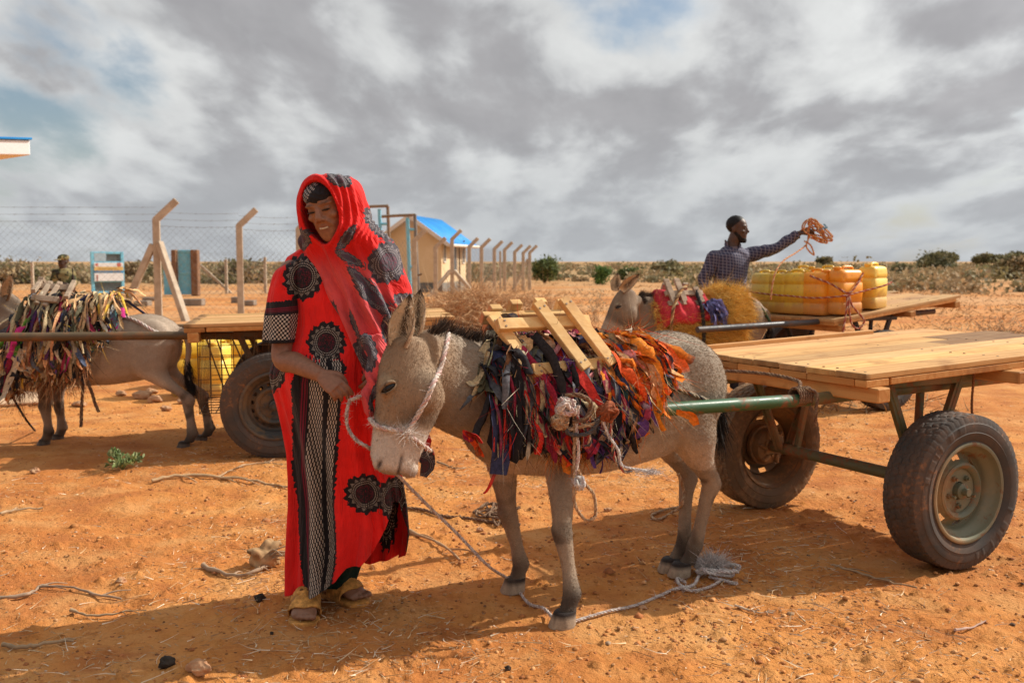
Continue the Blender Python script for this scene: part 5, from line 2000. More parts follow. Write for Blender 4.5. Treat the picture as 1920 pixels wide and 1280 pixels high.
# cloth of the dress: red ground, dark medallions ringed with white dots, dotted dark bands
def dress_mat(name, red, black, white, maroon, rough=0.75, weave=500, slant=(0.0, 3.0)):
    m, nt, bs, tc = new_mat(name, rough, 0.25)
    o = tc.outputs['Object']
    nz = noise_n(nt, o, 55, 4, 0.6)
    nz2 = noise_n(nt, o, 9, 3, 0.6)
    u, v, flag = xyz(nt, attr(nt, 'med').outputs['Vector'])
    r = (u * u + v * v).sqrt()
    a = v.atan2(u)
    spokes = (a * 14.0 + nz * 9.0).sin() * 0.10
    edge = r + (nz - 0.5) * 0.55 + spokes
    flag = flag.gt(0.5)
    halo = edge.lt(1.42) * flag
    tri = ((a * (15 / (2 * math.pi))).frac() - 0.5).abs() * 2.0
    teeth = r.lt(1.24 - tri * 0.26) * r.gt(0.99)
    dots3 = ((a * 62.0).sin() * (r * 46.0).sin()).gt(0.22)
    ring1 = r.gt(0.85) * r.lt(0.91) * (a * 46.0).sin().gt(0.1)
    ring2 = r.gt(0.71) * r.lt(0.76) * (a * 40.0).sin().gt(0.1)
    wmask = (teeth * dots3 + ring1 + ring2).clamp() * flag
    vo = vor_n(nt, vec3(nt, u * 13.0, v * 13.0, 0.0), 1.0)
    centre = flag * r.lt(0.62) * E(nt, vo.outputs['Distance']).lt(0.36)
    s, t, on = xyz(nt, attr(nt, 'band').outputs['Vector'])
    jag = (nz - 0.5) * 0.16 + ((t * 41.0).frac() - 0.5) * 0.03
    sj = s + jag
    inb = sj.gt(0.0) * sj.lt(1.0) * on.gt(0.5)
    mar = s.gt(0.17) * s.lt(0.30) * ((s * 130.0).sin().gt(-0.3))
    dd = ((s * 118.0 + (t * 30.0)).sin() * (t * 190.0).sin()).gt(0.08)
    bd = (s.gt(0.34) * s.lt(0.64) + s.gt(0.74) * s.lt(0.93)).clamp() * dd
    fold = mixc(nt, nz2.smooth(0.3, 0.7), tuple(q * 0.86 for q in red), tuple(min(1, q * 1.1) for q in red))
    at = attr(nt, 'Col')
    fold = mixc(nt, 1.0, fold, at.outputs['Color'], 'MULTIPLY')
    c = mixc(nt, halo, fold, black)
    c = mixc(nt, centre, c, maroon)
    c = mixc(nt, wmask, c, white)
    c = mixc(nt, inb, c, black)
    c = mixc(nt, inb * mar, c, maroon)
    c = mixc(nt, inb * bd, c, white)
    setc(nt, bs, c)
    wv = noise_n(nt, o, weave, 2, 0.5)
    px_, py_, pz_ = xyz(nt, o)
    wr1 = noise_n(nt, vec3(nt, px_ * 16.0 + pz_ * slant[0], py_ * 16.0, pz_ * slant[1]), 1.0, 4, 0.55, 1.2)
    wr2 = noise_n(nt, vec3(nt, px_ * 44.0 + pz_ * slant[0] * 2.6, py_ * 44.0, pz_ * slant[1] * 2.2), 1.0, 3, 0.5, 0.8)
    bump(nt, bs, wr1 + wr2 * 0.35 + wv * 0.03, 0.75, 0.030)
    bs.inputs['Sheen Weight'].default_value = 0.06
    return m


M_dress = dress_mat('printed_red_cotton', (0.76, 0.014, 0.011), (0.012, 0.010, 0.012), (0.50, 0.44, 0.37), (0.17, 0.008, 0.025))
M_shawl = dress_mat('faded_red_cotton', (0.66, 0.036, 0.038), (0.055, 0.046, 0.056), (0.36, 0.31, 0.30), (0.17, 0.02, 0.045), 0.8, 500, (11.0, 5.0))


def add_vec(o, name, A):
    at = o.data.attributes.new(name, 'FLOAT_VECTOR', 'POINT')
    at.data.foreach_set('vector', np.asarray(A, np.float32).ravel())


def med_coords(U2, meds):
    """coordinates within the nearest medallion of the print"""
    best = np.full(len(U2), 1e9)
    out = np.full((len(U2), 3), 0.0)
    for cx, cy, rx, ry, rot in meds:
        c, s = math.cos(rot), math.sin(rot)
        dx, dy = U2[:, 0] - cx, U2[:, 1] - cy
        u = (dx * c + dy * s) / rx
        v = (-dx * s + dy * c) / ry
        r = np.hypot(u, v)
        k = r < best
        best[k] = r[k]
        out[k, 0], out[k, 1] = u[k], v[k]
    out[:, 2] = best < 1.75
    return out


# dress body: a wide kaftan, gathered folds widening to a wind blown hem
DT = np.array([  # py, left, right, depth, half depth
    (458, 580, 655, 3.90, .055), (468, 560, 690, 3.90, .07), (482, 538, 726, 3.89, .095), (510, 524, 748, 3.885, .120), (560, 530, 752, 3.88, .135), (610, 540, 750, 3.875, .140), (645, 530, 748, 3.87, .145),
    (675, 511, 747, 3.865, .155), (700, 504, 746, 3.865, .16), (730, 509, 745, 3.865, .165), (760, 518, 745, 3.87, .165), (800, 527, 745, 3.875, .165), (850, 538, 746, 3.88, .17), (900, 543, 756, 3.885, .175), (950, 545, 764, 3.89, .18),
    (1000, 543, 768, 3.89, .185), (1050, 541, 760, 3.89, .19), (1120, 540, 752, 3.89, .195)], float)
HEM = np.array([(-180, 1112), (-150, 1098), (-90, 1060), (-40, 1046), (-8, 1040), (6, 1025), (16, 985), (26, 945), (42, 940), (56, 985), (70, 1040), (80, 1060), (90, 1066), (98, 1090), (108, 1110), (130, 1117), (180, 1112)], float)
nth, nh = 420, 330
th = np.linspace(-np.pi, np.pi, nth, endpoint=False)
td = np.degrees(th)
hem = np.interp(td, HEM[:, 0], HEM[:, 1])
V = np.zeros((nh, nth, 3))
U2 = np.zeros((nh, nth, 2))
for i in range(nh):
    t = i / (nh - 1)
    py = 458 + (hem - 458) * t
    xl, xr, dc, hd = (np.interp(py, DT[:, 0], DT[:, k]) for k in (1, 2, 3, 4))
    cx, hw = (xl + xr) / 2, (xr - xl) / 2
    low = ss(py, 640, 1060)
    f = (0.010 + 0.058 * low) * (0.55 * np.sin(th * 9 + 1.2 + 0.9 * np.sin(py / 170)) + 0.40 * np.sin(th * 16 + 0.7 + py / 210) + 0.30 * np.sin(th * 5 + 2 + py / 300))
    f = f + 0.010 * fbm(td / 16 + py / 260, py / 120 - td / 90, 5, 3)
    f = np.maximum(f, -0.034)
    front = np.sin(th)
    f = f * np.where(np.abs(np.cos(th)) > 0.985, 0.45, 1.0)
    # gathered pleats at the middle of the front, lifted edge
    f = f - 0.03 * np.exp(-((td - 84) / 9) ** 2) * ss(py, 700, 1000) + 0.035 * np.exp(-((td - 62) / 13) ** 2) * ss(py, 760, 1000)
    f = f - 0.05 * np.exp(-((td - 34) / 16) ** 2) * ss(py, 850, 980)
    sx = np.sign(np.cos(th)) * np.abs(np.cos(th)) ** 0.85
    px = cx + (hw + f * 110 * np.abs(np.cos(th)) * (np.abs(np.cos(th)) < 0.97)) * sx
    d = dc - (hd + f) * front
    rx = (px - 960) / FPX
    v = (640 - py) / FPX
    dy = math.cos(TILT) + v * math.sin(TILT)
    dz = -math.sin(TILT) + v * math.cos(TILT)
    # heights follow the unfolded depth of the dress so the folds stay vertical
    dc = dc - hd * front
    V[i, :, 0] = rx / dy * dc
    V[i, :, 1] = d
    V[i, :, 2] = CAM_H + dz / dy * dc
    U2[i, :, 0], U2[i, :, 1] = px, py
Vd = V.reshape(-1, 3)
U2 = U2.reshape(-1, 2)
fr = np.tile(np.sin(th) > -0.05, nh)
meds = [(568, 520, 26, 30, 0.15), (612, 642, 25, 27, 0.0), (513, 690, 17, 32, 0.1), (684, 926, 27, 25, 0.6), (738, 930, 21, 26, 0.3), (760, 985, 14, 60, 0.0), (716, 700, 26, 26, 0)]
md = med_coords(U2, meds)
md[~fr] = med_coords(U2[~fr] + (35, 40), meds + [(600, 820, 27, 27, 0), (680, 620, 30, 30, 0)])
xL = np.interp(U2[:, 1], [640, 719, 879, 944, 1029, 1117], [560, 547, 547, 557, 559, 568])
xR = np.interp(U2[:, 1], [640, 690, 719, 879, 944, 1029, 1060, 1117], [625, 650, 642, 632, 628, 634, 630, 616])
on = fr * (U2[:, 1] + 8 * np.sin(U2[:, 0] * 0.9) > 672) * 1.0
bd = np.stack([(U2[:, 0] - xL) / (xR - xL), (U2[:, 1] - 640) / 470.0, on], 1)
mb = MB()
mb.add(Vd, grid_faces(nh, nth, True))
dress = mb.build('dress', M_dress, woman)
add_vec(dress, 'med', md)
add_vec(dress, 'band', bd)
sol = dress.modifiers.new('cloth', 'SOLIDIFY')
sol.thickness = 0.003

# sleeve on her right arm
nS, nA = 90, 90
cs = spline([(*P(566, 486, 3.87), 0.050, 0.060), (*P(546, 505, 3.85), 0.062, 0.070), (*P(535, 545, 3.825), 0.064, 0.076), (*P(530, 590, 3.805), 0.063, 0.076), (*P(525, 641, 3.79), 0.058, 0.074)], nS)
th2 = np.linspace(0, 2 * np.pi, nA, endpoint=False)
V = np.zeros((nS, nA, 3))
for i in range(nS):
    t = i / (nS - 1)
    f = 1 + 0.06 * t * np.sin(th2 * 7 + 2 * t) + 0.05 * np.sin(th2 * 3 + 6 * t) * t + 0.05 * fbm(th2 * 2 + t * 3, t * 9 - th2, 6, 2)
    ax = unit(np.array((1, 0.1, 0.25 * (1 - t))))
    V[i] = cs[i, :3] + ax * (cs[i, 3] * f * np.cos(th2))[:, None] + A3(0, -1, 0) * (cs[i, 4] * f * np.sin(th2))[:, None]
V = V.reshape(-1, 3)
U2 = proj(V)
mb = MB()
mb.add(V, grid_faces(nS, nA, True))
sl = mb.build('sleeve', M_dress, woman)
add_vec(sl, 'med', med_coords(U2, [(568, 520, 26, 30, 0.15)]))
tt = np.repeat(np.linspace(0, 1, nS), nA)
sb = np.stack([np.interp(tt, [0.56, 0.60, 0.66, 0.72, 0.985, 1.0], [-0.2, 0.0, 0.16, 0.31, 0.66, 0.70]), np.tile(th2 * 0.135, nS), np.ones(len(tt))], 1)
add_vec(sl, 'band', sb)
m2 = sl.modifiers.new('cloth', 'SOLIDIFY')
m2.thickness = 0.003

# shawl: hood round the face, mantle over the left shoulder, drape falling across the front
MT = np.array([  # py, left, right, depth, half depth
    (330, 610, 638, 3.81, .07), (334, 590, 658, 3.80, .115), (344, 576, 671, 3.80, .145), (362, 568, 681, 3.81, .155), (385, 563, 689, 3.82, .16), (410, 562, 696, 3.83, .155), (430, 565, 712, 3.835, .155), (448, 570, 732, 3.845, .155),
    (465, 577, 745, 3.86, .16), (490, 586, 753, 3.87, .17), (520, 596, 760, 3.875, .175), (560, 606, 768, 3.88, .18), (600, 618, 770, 3.88, .18), (640, 634, 768, 3.88, .18), (680, 653, 763, 3.88, .175), (715, 676, 756, 3.88, .165), (745, 700, 745, 3.88, .14), (752, 715, 735, 3.88, .10)], float)
q = spline(MT, 70)
C, A, B = [], [], []
for py, xl, xr, dc, hd in q:
    a, b = P(xl, py, dc), P(xr, py, dc)
    C.append((a + b) / 2)
    A.append((b - a) / 2)
    B.append(A3(0, -hd, 0))
solid = [loft(np.array(C), np.array(A), np.array(B), 44, True, 0, 0.92)]
# the end hanging in front of her arm beside the donkey's face
solid.append(limb([P(700, 640, 3.68), P(702, 690, 3.62), P(697, 735, 3.58), P(690, 775, 3.57)], [0.05, 0.04, 0.03, 0.018], 14))
solid.append(limb([P(588, 436, 3.86), P(574, 452, 3.88), P(572, 466, 3.90)], [0.03, 0.03, 0.02], 10))
Vs, Fs = fuse(solid, 0.0048, 4)
Ns = vnormals(Vs, Fs)
pp = proj(Vs)


def face_e(pp):
    dx, dy = pp[:, 0] - 599.5, pp[:, 1] - 405
    c, s = math.cos(-0.19), math.sin(-0.19)
    u, v = dx * c + dy * s, -dx * s + dy * c
    wid = np.where(u > 0, 34.0, 31.0) * (1 - 0.30 * ss(v, 15, 60))
    hgt = np.where(v > 0, 53.0, 66.0)
    return np.sqrt((u / wid) ** 2 + (v / hgt) ** 2), np.arctan2(v, u)


e, ea = face_e(pp)
front = (Ns[:, 1] < 0.35) & (Vs[:, 1] < 3.90) & (pp[:, 1] < 470)
k = front * (1 - ss(e, 0.86, 1.02))
Vs[:, 1] += k * np.maximum(0, 3.84 - Vs[:, 1]) + k * 0.01
hood = ss(pp[:, 1], 475, 440)
rim = front * np.exp(-((e - 1.13) / 0.09) ** 2) * hood
amp = ss(e, 1.05, 1.3)
nzs = vnoise3(Vs, 9, 2)
foldh = 0.0042 * np.sin(e * 15 + 5.0 * nzs + 2.4 * np.sin(ea * 2 + 1)) * hood * amp * np.clip(0.4 + 2.2 * vnoise3(Vs, 8, 31), 0, 1.4)
dcoord = (pp[:, 0] - 600) * 0.90 - (pp[:, 1] - 460) * 0.42
right = ss(dcoord, 60, 100)
foldd = 0.0170 * np.sin(dcoord / 4.2 + 3.4 * nzs) * (1 - 0.72 * right) * (1 - hood) * np.clip(0.55 + 1.2 * vnoise3(Vs, 6, 17), 0.15, 1.2)
foldd = foldd + 0.010 * np.sin(dcoord / 13 + 3 * vnoise3(Vs, 5, 12)) * (1 - hood)
big = 0.020 * vnoise3(Vs, 7, 21) * (1 - hood * 0.6)
Vs = Vs + Ns * (rim * 0.009 + foldh + foldd + big)[:, None]
Uf = pp
mdS = [(636, 337, 17, 9, 0.35), (716, 420, 30, 16, 0.75), (727, 492, 25, 28, 0.2), (650, 446, 20, 7, -0.95), (655, 484, 22, 6, 0.5), (676, 523, 24, 6, 0.75), (700, 556, 38, 11, 0.8), (632, 612, 8, 34, -0.18), (664, 604, 5, 20, -0.35), (686, 660, 15, 25, -0.15), (728, 612, 10, 22, 0.15), (757, 562, 14, 9, 0), (565, 452, 12, 18, 0.3), (700, 745, 5, 18, 0.2)]
mb = MB()
mb.add(Vs, Fs)
drape = (1 - right) * ss(pp[:, 1], 470, 520)
mb.C[-1][:, 0] = 1.0
mb.C[-1][:, 1] = 0.30 + 1.9 * drape
mb.C[-1][:, 2] = 0.22 + 1.9 * drape
mb.C[-1][:, :3] = np.clip(mb.C[-1][:, :3], 0, 3)
shawl = mb.build('headscarf', M_shawl, woman)
m3 = med_coords(Uf, mdS)
back = Ns[:, 1] > 0.3
m3[back] = med_coords(Uf[back] + (20, 35), mdS[:4])
add_vec(shawl, 'med', m3)
add_vec(shawl, 'band', np.full((len(Vs), 3), -1.0))

# the loose end of the scarf swinging out beyond the donkey's chin
mb = MB()
V, F = ribbon([P(775, 775, 3.80), P(786, 810, 3.80), P(796, 842, 3.79), P(801, 868, 3.78), P(794, 893, 3.78)], [A3(1, 0.15, 0.1), A3(1, 0.3, 0), A3(1, -0.2, 0.15), A3(1, 0.25, 0), A3(1, 0, 0.3)], np.array([.02, .026, .03, .034, .036, .038, .038, .036, .034, .030, .026, .02, .012]), 0.55, 13)
mb.add(V, F)
pp_ = proj(V)
mb.C[-1][:, :3] = (1.0, 1.0, 1.0)
se_ = mb.build('scarf_end', M_shawl, woman)
add_vec(se_, 'med', med_coords(pp_, [(790, 872, 24, 22, 0.3)]))
add_vec(se_, 'band', np.full((len(V), 3), -1.0))

# tight dark under scarf on the forehead
M_under = dress_mat('dark_dotted_cloth', (0.014, 0.012, 0.015), (0.014, 0.012, 0.015), (0.35, 0.32, 0.30), (0.02, 0.015, 0.02))
V, F = ellipsoid((0, 0, 0), (1, 1, 1), None, 40)
V = T_w(V * np.array((0.0770, 0.1125, 0.056)) + np.array((0, -0.019, 0.057)))
mb = MB()
qq = (V - HC_W) @ M_w
mb.add(V + vnormals(V, F) * (0.0018 * np.sin((qq[:, 2] + qq[:, 0] * 0.5) * 330))[:, None], F)
us = mb.build('under_scarf', M_under, woman)
add_vec(us, 'med', np.zeros((len(V), 3)))
bb = np.stack([0.36 + (qq[:, 2] - 0.075 - 0.45 * qq[:, 0] + 0.02) * 4.2, qq[:, 0] * 2.2, (qq[:, 2] - 0.9 * (-qq[:, 0]) * -1 > 0.085) * 1.0], 1)
add_vec(us, 'band', bb)

# petticoat
nP = 60
cs = spline([(*P(646, 930, 3.95), .12, .10), (*P(640, 1010, 3.95), .105, .10), (*P(626, 1092, 3.98), .085, .085)], nP)
a2_ = np.linspace(0, 2 * np.pi, 80, endpoint=False)
V = np.array([cs[i, :3] + A3(1, 0, 0) * (cs[i, 3] * (1 + .08 * np.sin(a2_ * 7 + i / 20)) * np.cos(a2_))[:, None] + A3(0, 1, 0) * (cs[i, 4] * (1 + .08 * np.sin(a2_ * 7 + i / 20)) * np.sin(a2_))[:, None] for i in range(nP)]).reshape(-1, 3)
mb = MB()
mb.add(V, grid_faces(nP, 80, True), 0, (0.010, 0.028, 0.020))
mb.build('petticoat', M_cloth, woman)

# sandals
M_sandal = attr_mat('dusty_orange_leather', 0.7, 45, 0.45, 200, 0.4, 0.3, 0.4)


def sandal(heel, toe):
    d = unit((toe - heel) * (1, 1, 0))
    lat = np.cross(d, A3(0, 0, 1))
    h = heel - A3(0, 0, 0.022) - d * 0.022
    mb = MB()
    u = np.linspace(0, 1, 24)
    wl = np.interp(u, [0, .03, .12, .35, .6, .8, .93, .98, 1], np.array([.014, .030, .043, .041, .052, .060, .051, .034, .014]))
    L = 0.275
    ring = np.vstack([h + np.outer(u * L, d) + np.outer(wl, lat), (h + np.outer(u * L, d) - np.outer(wl, lat))[::-1]])
    n = len(ring)
    V = np.vstack([ring, ring + A3(0, 0, .010), ring * 1.0 + A3(0, 0, .019), (ring - ring.mean(0)) * 0.96 + ring.mean(0) + A3(0, 0, .021)])
    F = [grid_faces(4, n, True)]
    c0 = np.vstack([ring.mean(0), (ring + A3(0, 0, .021)).mean(0)])
    V = np.vstack([V, c0])
    j = np.arange(24)
    F.append(np.stack([3 * n + j[:-1], 3 * n + j[1:], 3 * n + n - 2 - j[:-1], 3 * n + n - 1 - j[:-1]], 1))
    F.append(np.stack([j[:-1], n - 1 - j[:-1], n - 2 - j[:-1], j[1:]], 1))
    mb.add(V, F, 0, (0.62, 0.28, 0.07))
    # broad crossed leather band over the instep, meeting in a knot
    nu_, nv_ = 18, 30
    ph = np.linspace(-1.62, 1.62, nv_)
    S = []
    for i in range(nu_):
        t = i / (nu_ - 1)
        uf = 0.83 - 0.16 * np.abs(ph / 1.62) ** 1.3
        ub = 0.44 - 0.06 * np.abs(ph / 1.62)
        uu = ub * (1 - t) + uf * t
        hh = np.interp(uu, [0.36, 0.5, 0.65, 0.75, 0.84], [0.108, 0.098, 0.080, 0.066, 0.050])
        ww_ = np.interp(uu, [0.36, 0.6, 0.8], [0.050, 0.056, 0.060])
        lift = 0.006 * np.exp(-((np.abs(ph) - 1.7 * abs(t - 0.5) * 1.4) / 0.16) ** 2)
        S.append(h + np.outer(uu * L, d) + A3(0, 0, 0.012) + np.outer(np.sin(ph) * (ww_ + lift), lat) + np.outer(np.cos(ph) ** 0.8 * (hh + lift) if False else np.abs(np.cos(ph)) ** 0.8 * (hh + lift), A3(0, 0, 1)))
    V = np.array(S).reshape(-1, 3)
    F = grid_faces(nu_, nv_)
    nn = vnormals(V, [F])
    if nn[nu_ // 2 * nv_ + nv_ // 2][2] < 0:
        nn = -nn
    V2 = V + nn * (0.006 + 0.003 * vnoise3(V, 60, 3))[:, None]
    cb_ = np.array((0.70, 0.33, 0.08)) * (0.9 + 0.5 * vnoise3(V, 45, 7))[:, None]
    mb.add(V2, F)
    mb.C[-1][:, :3] = cb_
    mb.add(V, F[:, ::-1], 0, (0.55, 0.24, 0.06))
    m = len(V)
    for e_ in (0, nu_ - 1):
        j = np.arange(nv_ - 1) + e_ * nv_
        mb.add(np.vstack([V, V2]), np.stack([j, j + 1, j + 1 + m, j + m], 1), 0, (0.62, 0.28, 0.07))
    V, F = ellipsoid(h + d * L * 0.565 + A3(0, 0, .102), (0.020, 0.030, 0.012), axes(d, lat, A3(0, 0, 1)))
    mb.add(V + vnormals(V, F) * 0.004 * vnoise3(V, 80, 5)[:, None], F, 0, (0.70, 0.33, 0.08))
    for o_ in (-.013, .013):
        V, F = ellipsoid(h + d * L * 0.575 + A3(0, 0, .112) + lat * o_, (0.006, 0.007, 0.008), axes(d, lat, A3(0, 0, 1)))
        mb.add(V, F, 0, (0.20, 0.09, 0.03))
    return mb.build('sandal', M_sandal, woman)


sandal(RH, RH + unit(RT - RH) * 0.235)
sandal(LH, LH + unit(LT - LH) * 0.235)


# ---------------------------------------------------- the man at the jerrycan cart
def check_mat():
    m, nt, bs, tc = new_mat('checked_shirt_cotton', 0.8, 0.25)
    s, t, on = xyz(nt, attr(nt, 'band').outputs['Vector'])
    l1 = (s * 34.0).frac().lt(0.22)
    l2 = (t * 34.0).frac().lt(0.22)
    nz = noise_n(nt, tc.outputs['Object'], 30, 3, 0.6)
    base = mixc(nt, nz, (0.030, 0.028, 0.052), (0.055, 0.050, 0.085))
    c = mixc(nt, (l1 + l2).clamp() * 0.6, base, (0.27, 0.25, 0.31))
    c = mixc(nt, (s * 34.0 + 0.5).frac().lt(0.12) * 0.6, c, (0.05, 0.06, 0.14))
    setc(nt, bs, c)
    bump(nt, bs, nz, 0.2, 0.005)
    return m


M_check = check_mat()
MD = 9.75
PM = lambda px, py, d=0.0: P(px, py, MD + d)
SKIN_M = (0.085, 0.044, 0.030)
mF, mU = unit(A3(0.86, -0.42, -0.06)), A3(0.05, 0, 1)
HCm = PM(1381, 428)
HCm = HCm - A3(0, 0, .012)
hp, T_m, M_m = head_parts(HCm, mF, mU, 1.07)
hp[0] = ellipsoid(T_m((0, -0.006, 0.045)), np.array((0.077, 0.088, 0.082)) * 1.07, M_m, 12)
mNB, mPEL = PM(1372, 466, 0.02), PM(1366, 575)
mS1, mS2 = PM(1338, 484, -0.06), PM(1406, 478, 0.10)
parts = list(hp) + torso_parts(mPEL, mNB, mS2, mS1, 1.08)
parts.append(limb([HCm + A3(0.005, 0, 0.0), HCm - A3(0.012, 0, .075), (HCm + mNB) / 2 - A3(0.004, 0, .035), mNB - A3(0, 0, .02)], [0.05, 0.062, 0.066, 0.085], 12))
e1, w1 = PM(1320, 530, -0.05), PM(1342, 566, -0.22)
e2, w2 = PM(1456, 464, 0.0), PM(1499, 437, -0.05)
parts.append(limb([mS1, (mS1 + e1) / 2, e1, w1], [.055, .052, .044, .03], 20))
parts.append(limb([mS2, (mS2 + e2) / 2, e2, (e2 + w2) / 2, w2], [.055, .050, .042, .040, .028], 24))
parts += hand_parts(w2, unit(A3(0.8, -0.1, 0.35)), A3(-0.2, -0.5, 0.8), 1, (0.8, 0.9, 0.95, 1.0), 1.05, 0.6)
parts += hand_parts(w1, unit(A3(0.5, -0.5, -0.6)), A3(-0.3, -0.6, 0.4), 1, (0.5, 0.5, 0.5, 0.6), 1.05)
for s in (-1, 1):
    hip = mPEL + A3(0.10 * s, 0, -.05)
    fz = ground_h(hip[0], hip[1])
    ank = A3(hip[0], hip[1] + 0.02, fz + .09)
    parts.append(limb([hip, (hip + ank) / 2, ank, ank - A3(0, 0, .06)], [.09, .062, .04, .035], 20))
    parts += foot_parts(A3(ank[0] - .05, ank[1], fz + .02), A3(ank[0] + .17, ank[1] - .1, fz + .02))


man = person_body('person', parts, 0.0072, T_m, M_m, HCm, SKIN_M, 'man in a checked shirt raising a bundle of rope behind the far donkey', None)
# hair and beard
V, F = ellipsoid((0, 0, 0), (1, 1, 1), None, 30)
Vh = T_m((V * np.array((0.0790, 0.0900, 0.084)) + np.array((0, -0.010, 0.045))))
qh = (Vh - HCm) @ M_m
Vh = Vh + vnormals(Vh, F) * 0.003 * vnoise3(Vh, 120, 3)[:, None]
keepv = (qh[:, 2] > 0.03 + 1.1 * np.maximum(qh[:, 1] - 0.0, -0.02)) | (qh[:, 1] < -0.03)
keepv &= qh[:, 2] > -0.035
Fk = [f[keepv[f].all(1)] for f in F]
mb = MB()
mb.add(Vh, Fk, 0, (0.012, 0.010, 0.010))
mb.build('hair', M_hair, man)
bt = spline([(-0.118, 0.066, 0.022, 0.022), (-0.108, 0.062, 0.037, 0.037), (-0.085, 0.045, 0.051, 0.055), (-0.055, 0.026, 0.062, 0.060), (-0.025, 0.010, 0.066, 0.045)], 14)
Vb, Fb = loft(np.array([T_m((0, b[1], b[0])) for b in bt]), np.outer(bt[:, 2] * 1.03, M_m[:, 0]), np.outer(bt[:, 3] * 1.03, M_m[:, 1]), 30)
Vb = Vb + vnormals(Vb, Fb) * 0.003 * vnoise3(Vb, 120, 3)[:, None]
mb = MB()
mb.add(Vb, Fb, 0, (0.014, 0.011, 0.010))
mb.build('beard', M_hair, man)


def cloth_fuse(name, solids, voxel, mat, parent, frame_lat, col=None, fold=0.008, fs=10):
    V, F = fuse(solids, voxel, 3)
    N = vnormals(V, F)
    V = V + N * (fold * vnoise3(V, fs, 3) + fold * 0.5 * np.sin(vnoise3(V, fs * .4, 8) * 22))[:, None]
    mb = MB()
    mb.add(V, F, 0, col)
    o = mb.build(name, mat, parent)
    add_vec(o, 'band', np.stack([V @ frame_lat, V[:, 2] + 0.15 * (V @ frame_lat), 0 * V[:, 0]], 1))
    return o


latm = unit(mS2 - mS1)
tp = torso_parts(mPEL + A3(0, 0, .02), mNB, mS2, mS1, 1.24)
tp.append(limb([mS1, (mS1 + e1) / 2, e1, w1 * .9 + e1 * .1], [.072, .066, .058, .046], 20))
tp.append(limb([mS2, (mS2 + e2) / 2, e2, (e2 + w2) / 2, w2 * .93 + e2 * .07], [.075, .064, .055, .052, .045], 24))
cloth_fuse('shirt', tp, 0.0075, M_check, man, unit(A3(0.9, 0.3, 0)))
cb = mNB + A3(0.005, -0.01, 0.0)
mb = MB()
for s in (-1, 1):
    a = [cb + A3(-0.075 * math.cos(t) * 1.0, -0.075 * math.sin(t), 0.055 - 0.06 * (math.sin(t) > 0.6)) for t in np.linspace(-0.4 + (0 if s > 0 else 1.9), 1.5 + (0 if s > 0 else 2.0), 10)]
    V, F = ribbon(a, np.tile(A3(0, 0, 1), (10, 1)), np.full(14, 0.025), 0.2, 14)
    mb.add(V, F)
    mb.add(V + A3(0.002, -0.002, 0), F[:, ::-1])
oc = mb.build('collar', M_check, man)
add_vec(oc, 'band', np.concatenate([b[:, :3] for b in mb.V]))
tr = []
for s in (-1, 1):
    hip = mPEL + A3(0.10 * s, 0, -.03)
    tr.append(limb([hip + A3(0, 0, .08), hip, (hip + A3(hip[0], hip[1] + .02, .09)) / 2, A3(hip[0], hip[1] + 0.02, .12)], [.11, .115, .085, .07], 18))
cloth_fuse('trousers', tr, 0.01, M_cloth, man, latm, (0.05, 0.045, 0.05))

# ---------------------------------------------------- the soldier beyond the left donkey
SD = 18.0
PS = lambda px, py, d=0.0: P(px, py, SD + d)
camo_m, nt, bs, tc = new_mat('camouflage_cloth', 0.85, 0.2)
n1 = noise_n(nt, tc.outputs['Object'], 7, 2, 0.5)
n2 = noise_n(nt, vadd(nt, tc.outputs['Object'], (5, 3, 9)), 9, 2, 0.5)
c = mixc(nt, n1.gt(0.52), (0.20, 0.16, 0.07), (0.07, 0.075, 0.03))
c = mixc(nt, n2.gt(0.57), c, (0.035, 0.028, 0.018))
c = mixc(nt, n2.lt(0.40), c, (0.33, 0.26, 0.12))
setc(nt, bs, c)
HCs = PS(119, 492)
sF = unit(A3(-0.45, -0.88, -0.1))
hp, T_s, M_s = head_parts(HCs, sF, A3(0, 0, 1), 1.0)
sNB, sPEL = PS(119, 506), PS(120, 556)
sS1, sS2 = PS(104, 511, -.02), PS(134, 511, .05)
gs = float(ground_h(sPEL[0], sPEL[1]))
parts = list(hp) + torso_parts(sPEL, sNB, sS2, sS1, 1.0)
parts.append(limb([HCs - A3(0, 0, .05), sNB], [.055, .06], 6))
se1, sw1, se2, sw2 = PS(100, 533, -.05), PS(117, 533, -.25), PS(138, 533, -.02), PS(121, 537, -.27)
for a, b, c_ in ((sS1, se1, sw1), (sS2, se2, sw2)):
    parts.append(limb([a, b, c_], [.05, .042, .028], 16))
    parts += hand_parts(c_, unit(c_ - b), A3(0, -1, 0.2), 1 if c_ is sw1 else -1, (.6, .7, .7, .8), 1.0)
for s in (-1, 1):
    hip = sPEL + A3(.09 * s, 0, -.05)
    ank = A3(hip[0], hip[1], gs + .09)
    parts.append(limb([hip, (hip + ank) / 2, ank, ank - A3(0, 0, .05)], [.085, .06, .04, .035], 18))
    parts += foot_parts(A3(ank[0], ank[1] + .05, gs + .02), A3(ank[0], ank[1] - .18, gs + .02))
soldier = person_body('person', parts, 0.010, T_s, M_s, HCs, (0.06, 0.032, 0.022), 'soldier in camouflage with a cap, arms folded over a rifle, beyond the left donkey')
tp = torso_parts(sPEL, sNB, sS2, sS1, 1.15)
for a, b, c_ in ((sS1, se1, sw1), (sS2, se2, sw2)):
    tp.append(limb([a, b, b * .15 + c_ * .85], [.068, .058, .045], 14))
cloth_fuse('jacket', tp, 0.011, camo_m, soldier, A3(1, 0, 0))
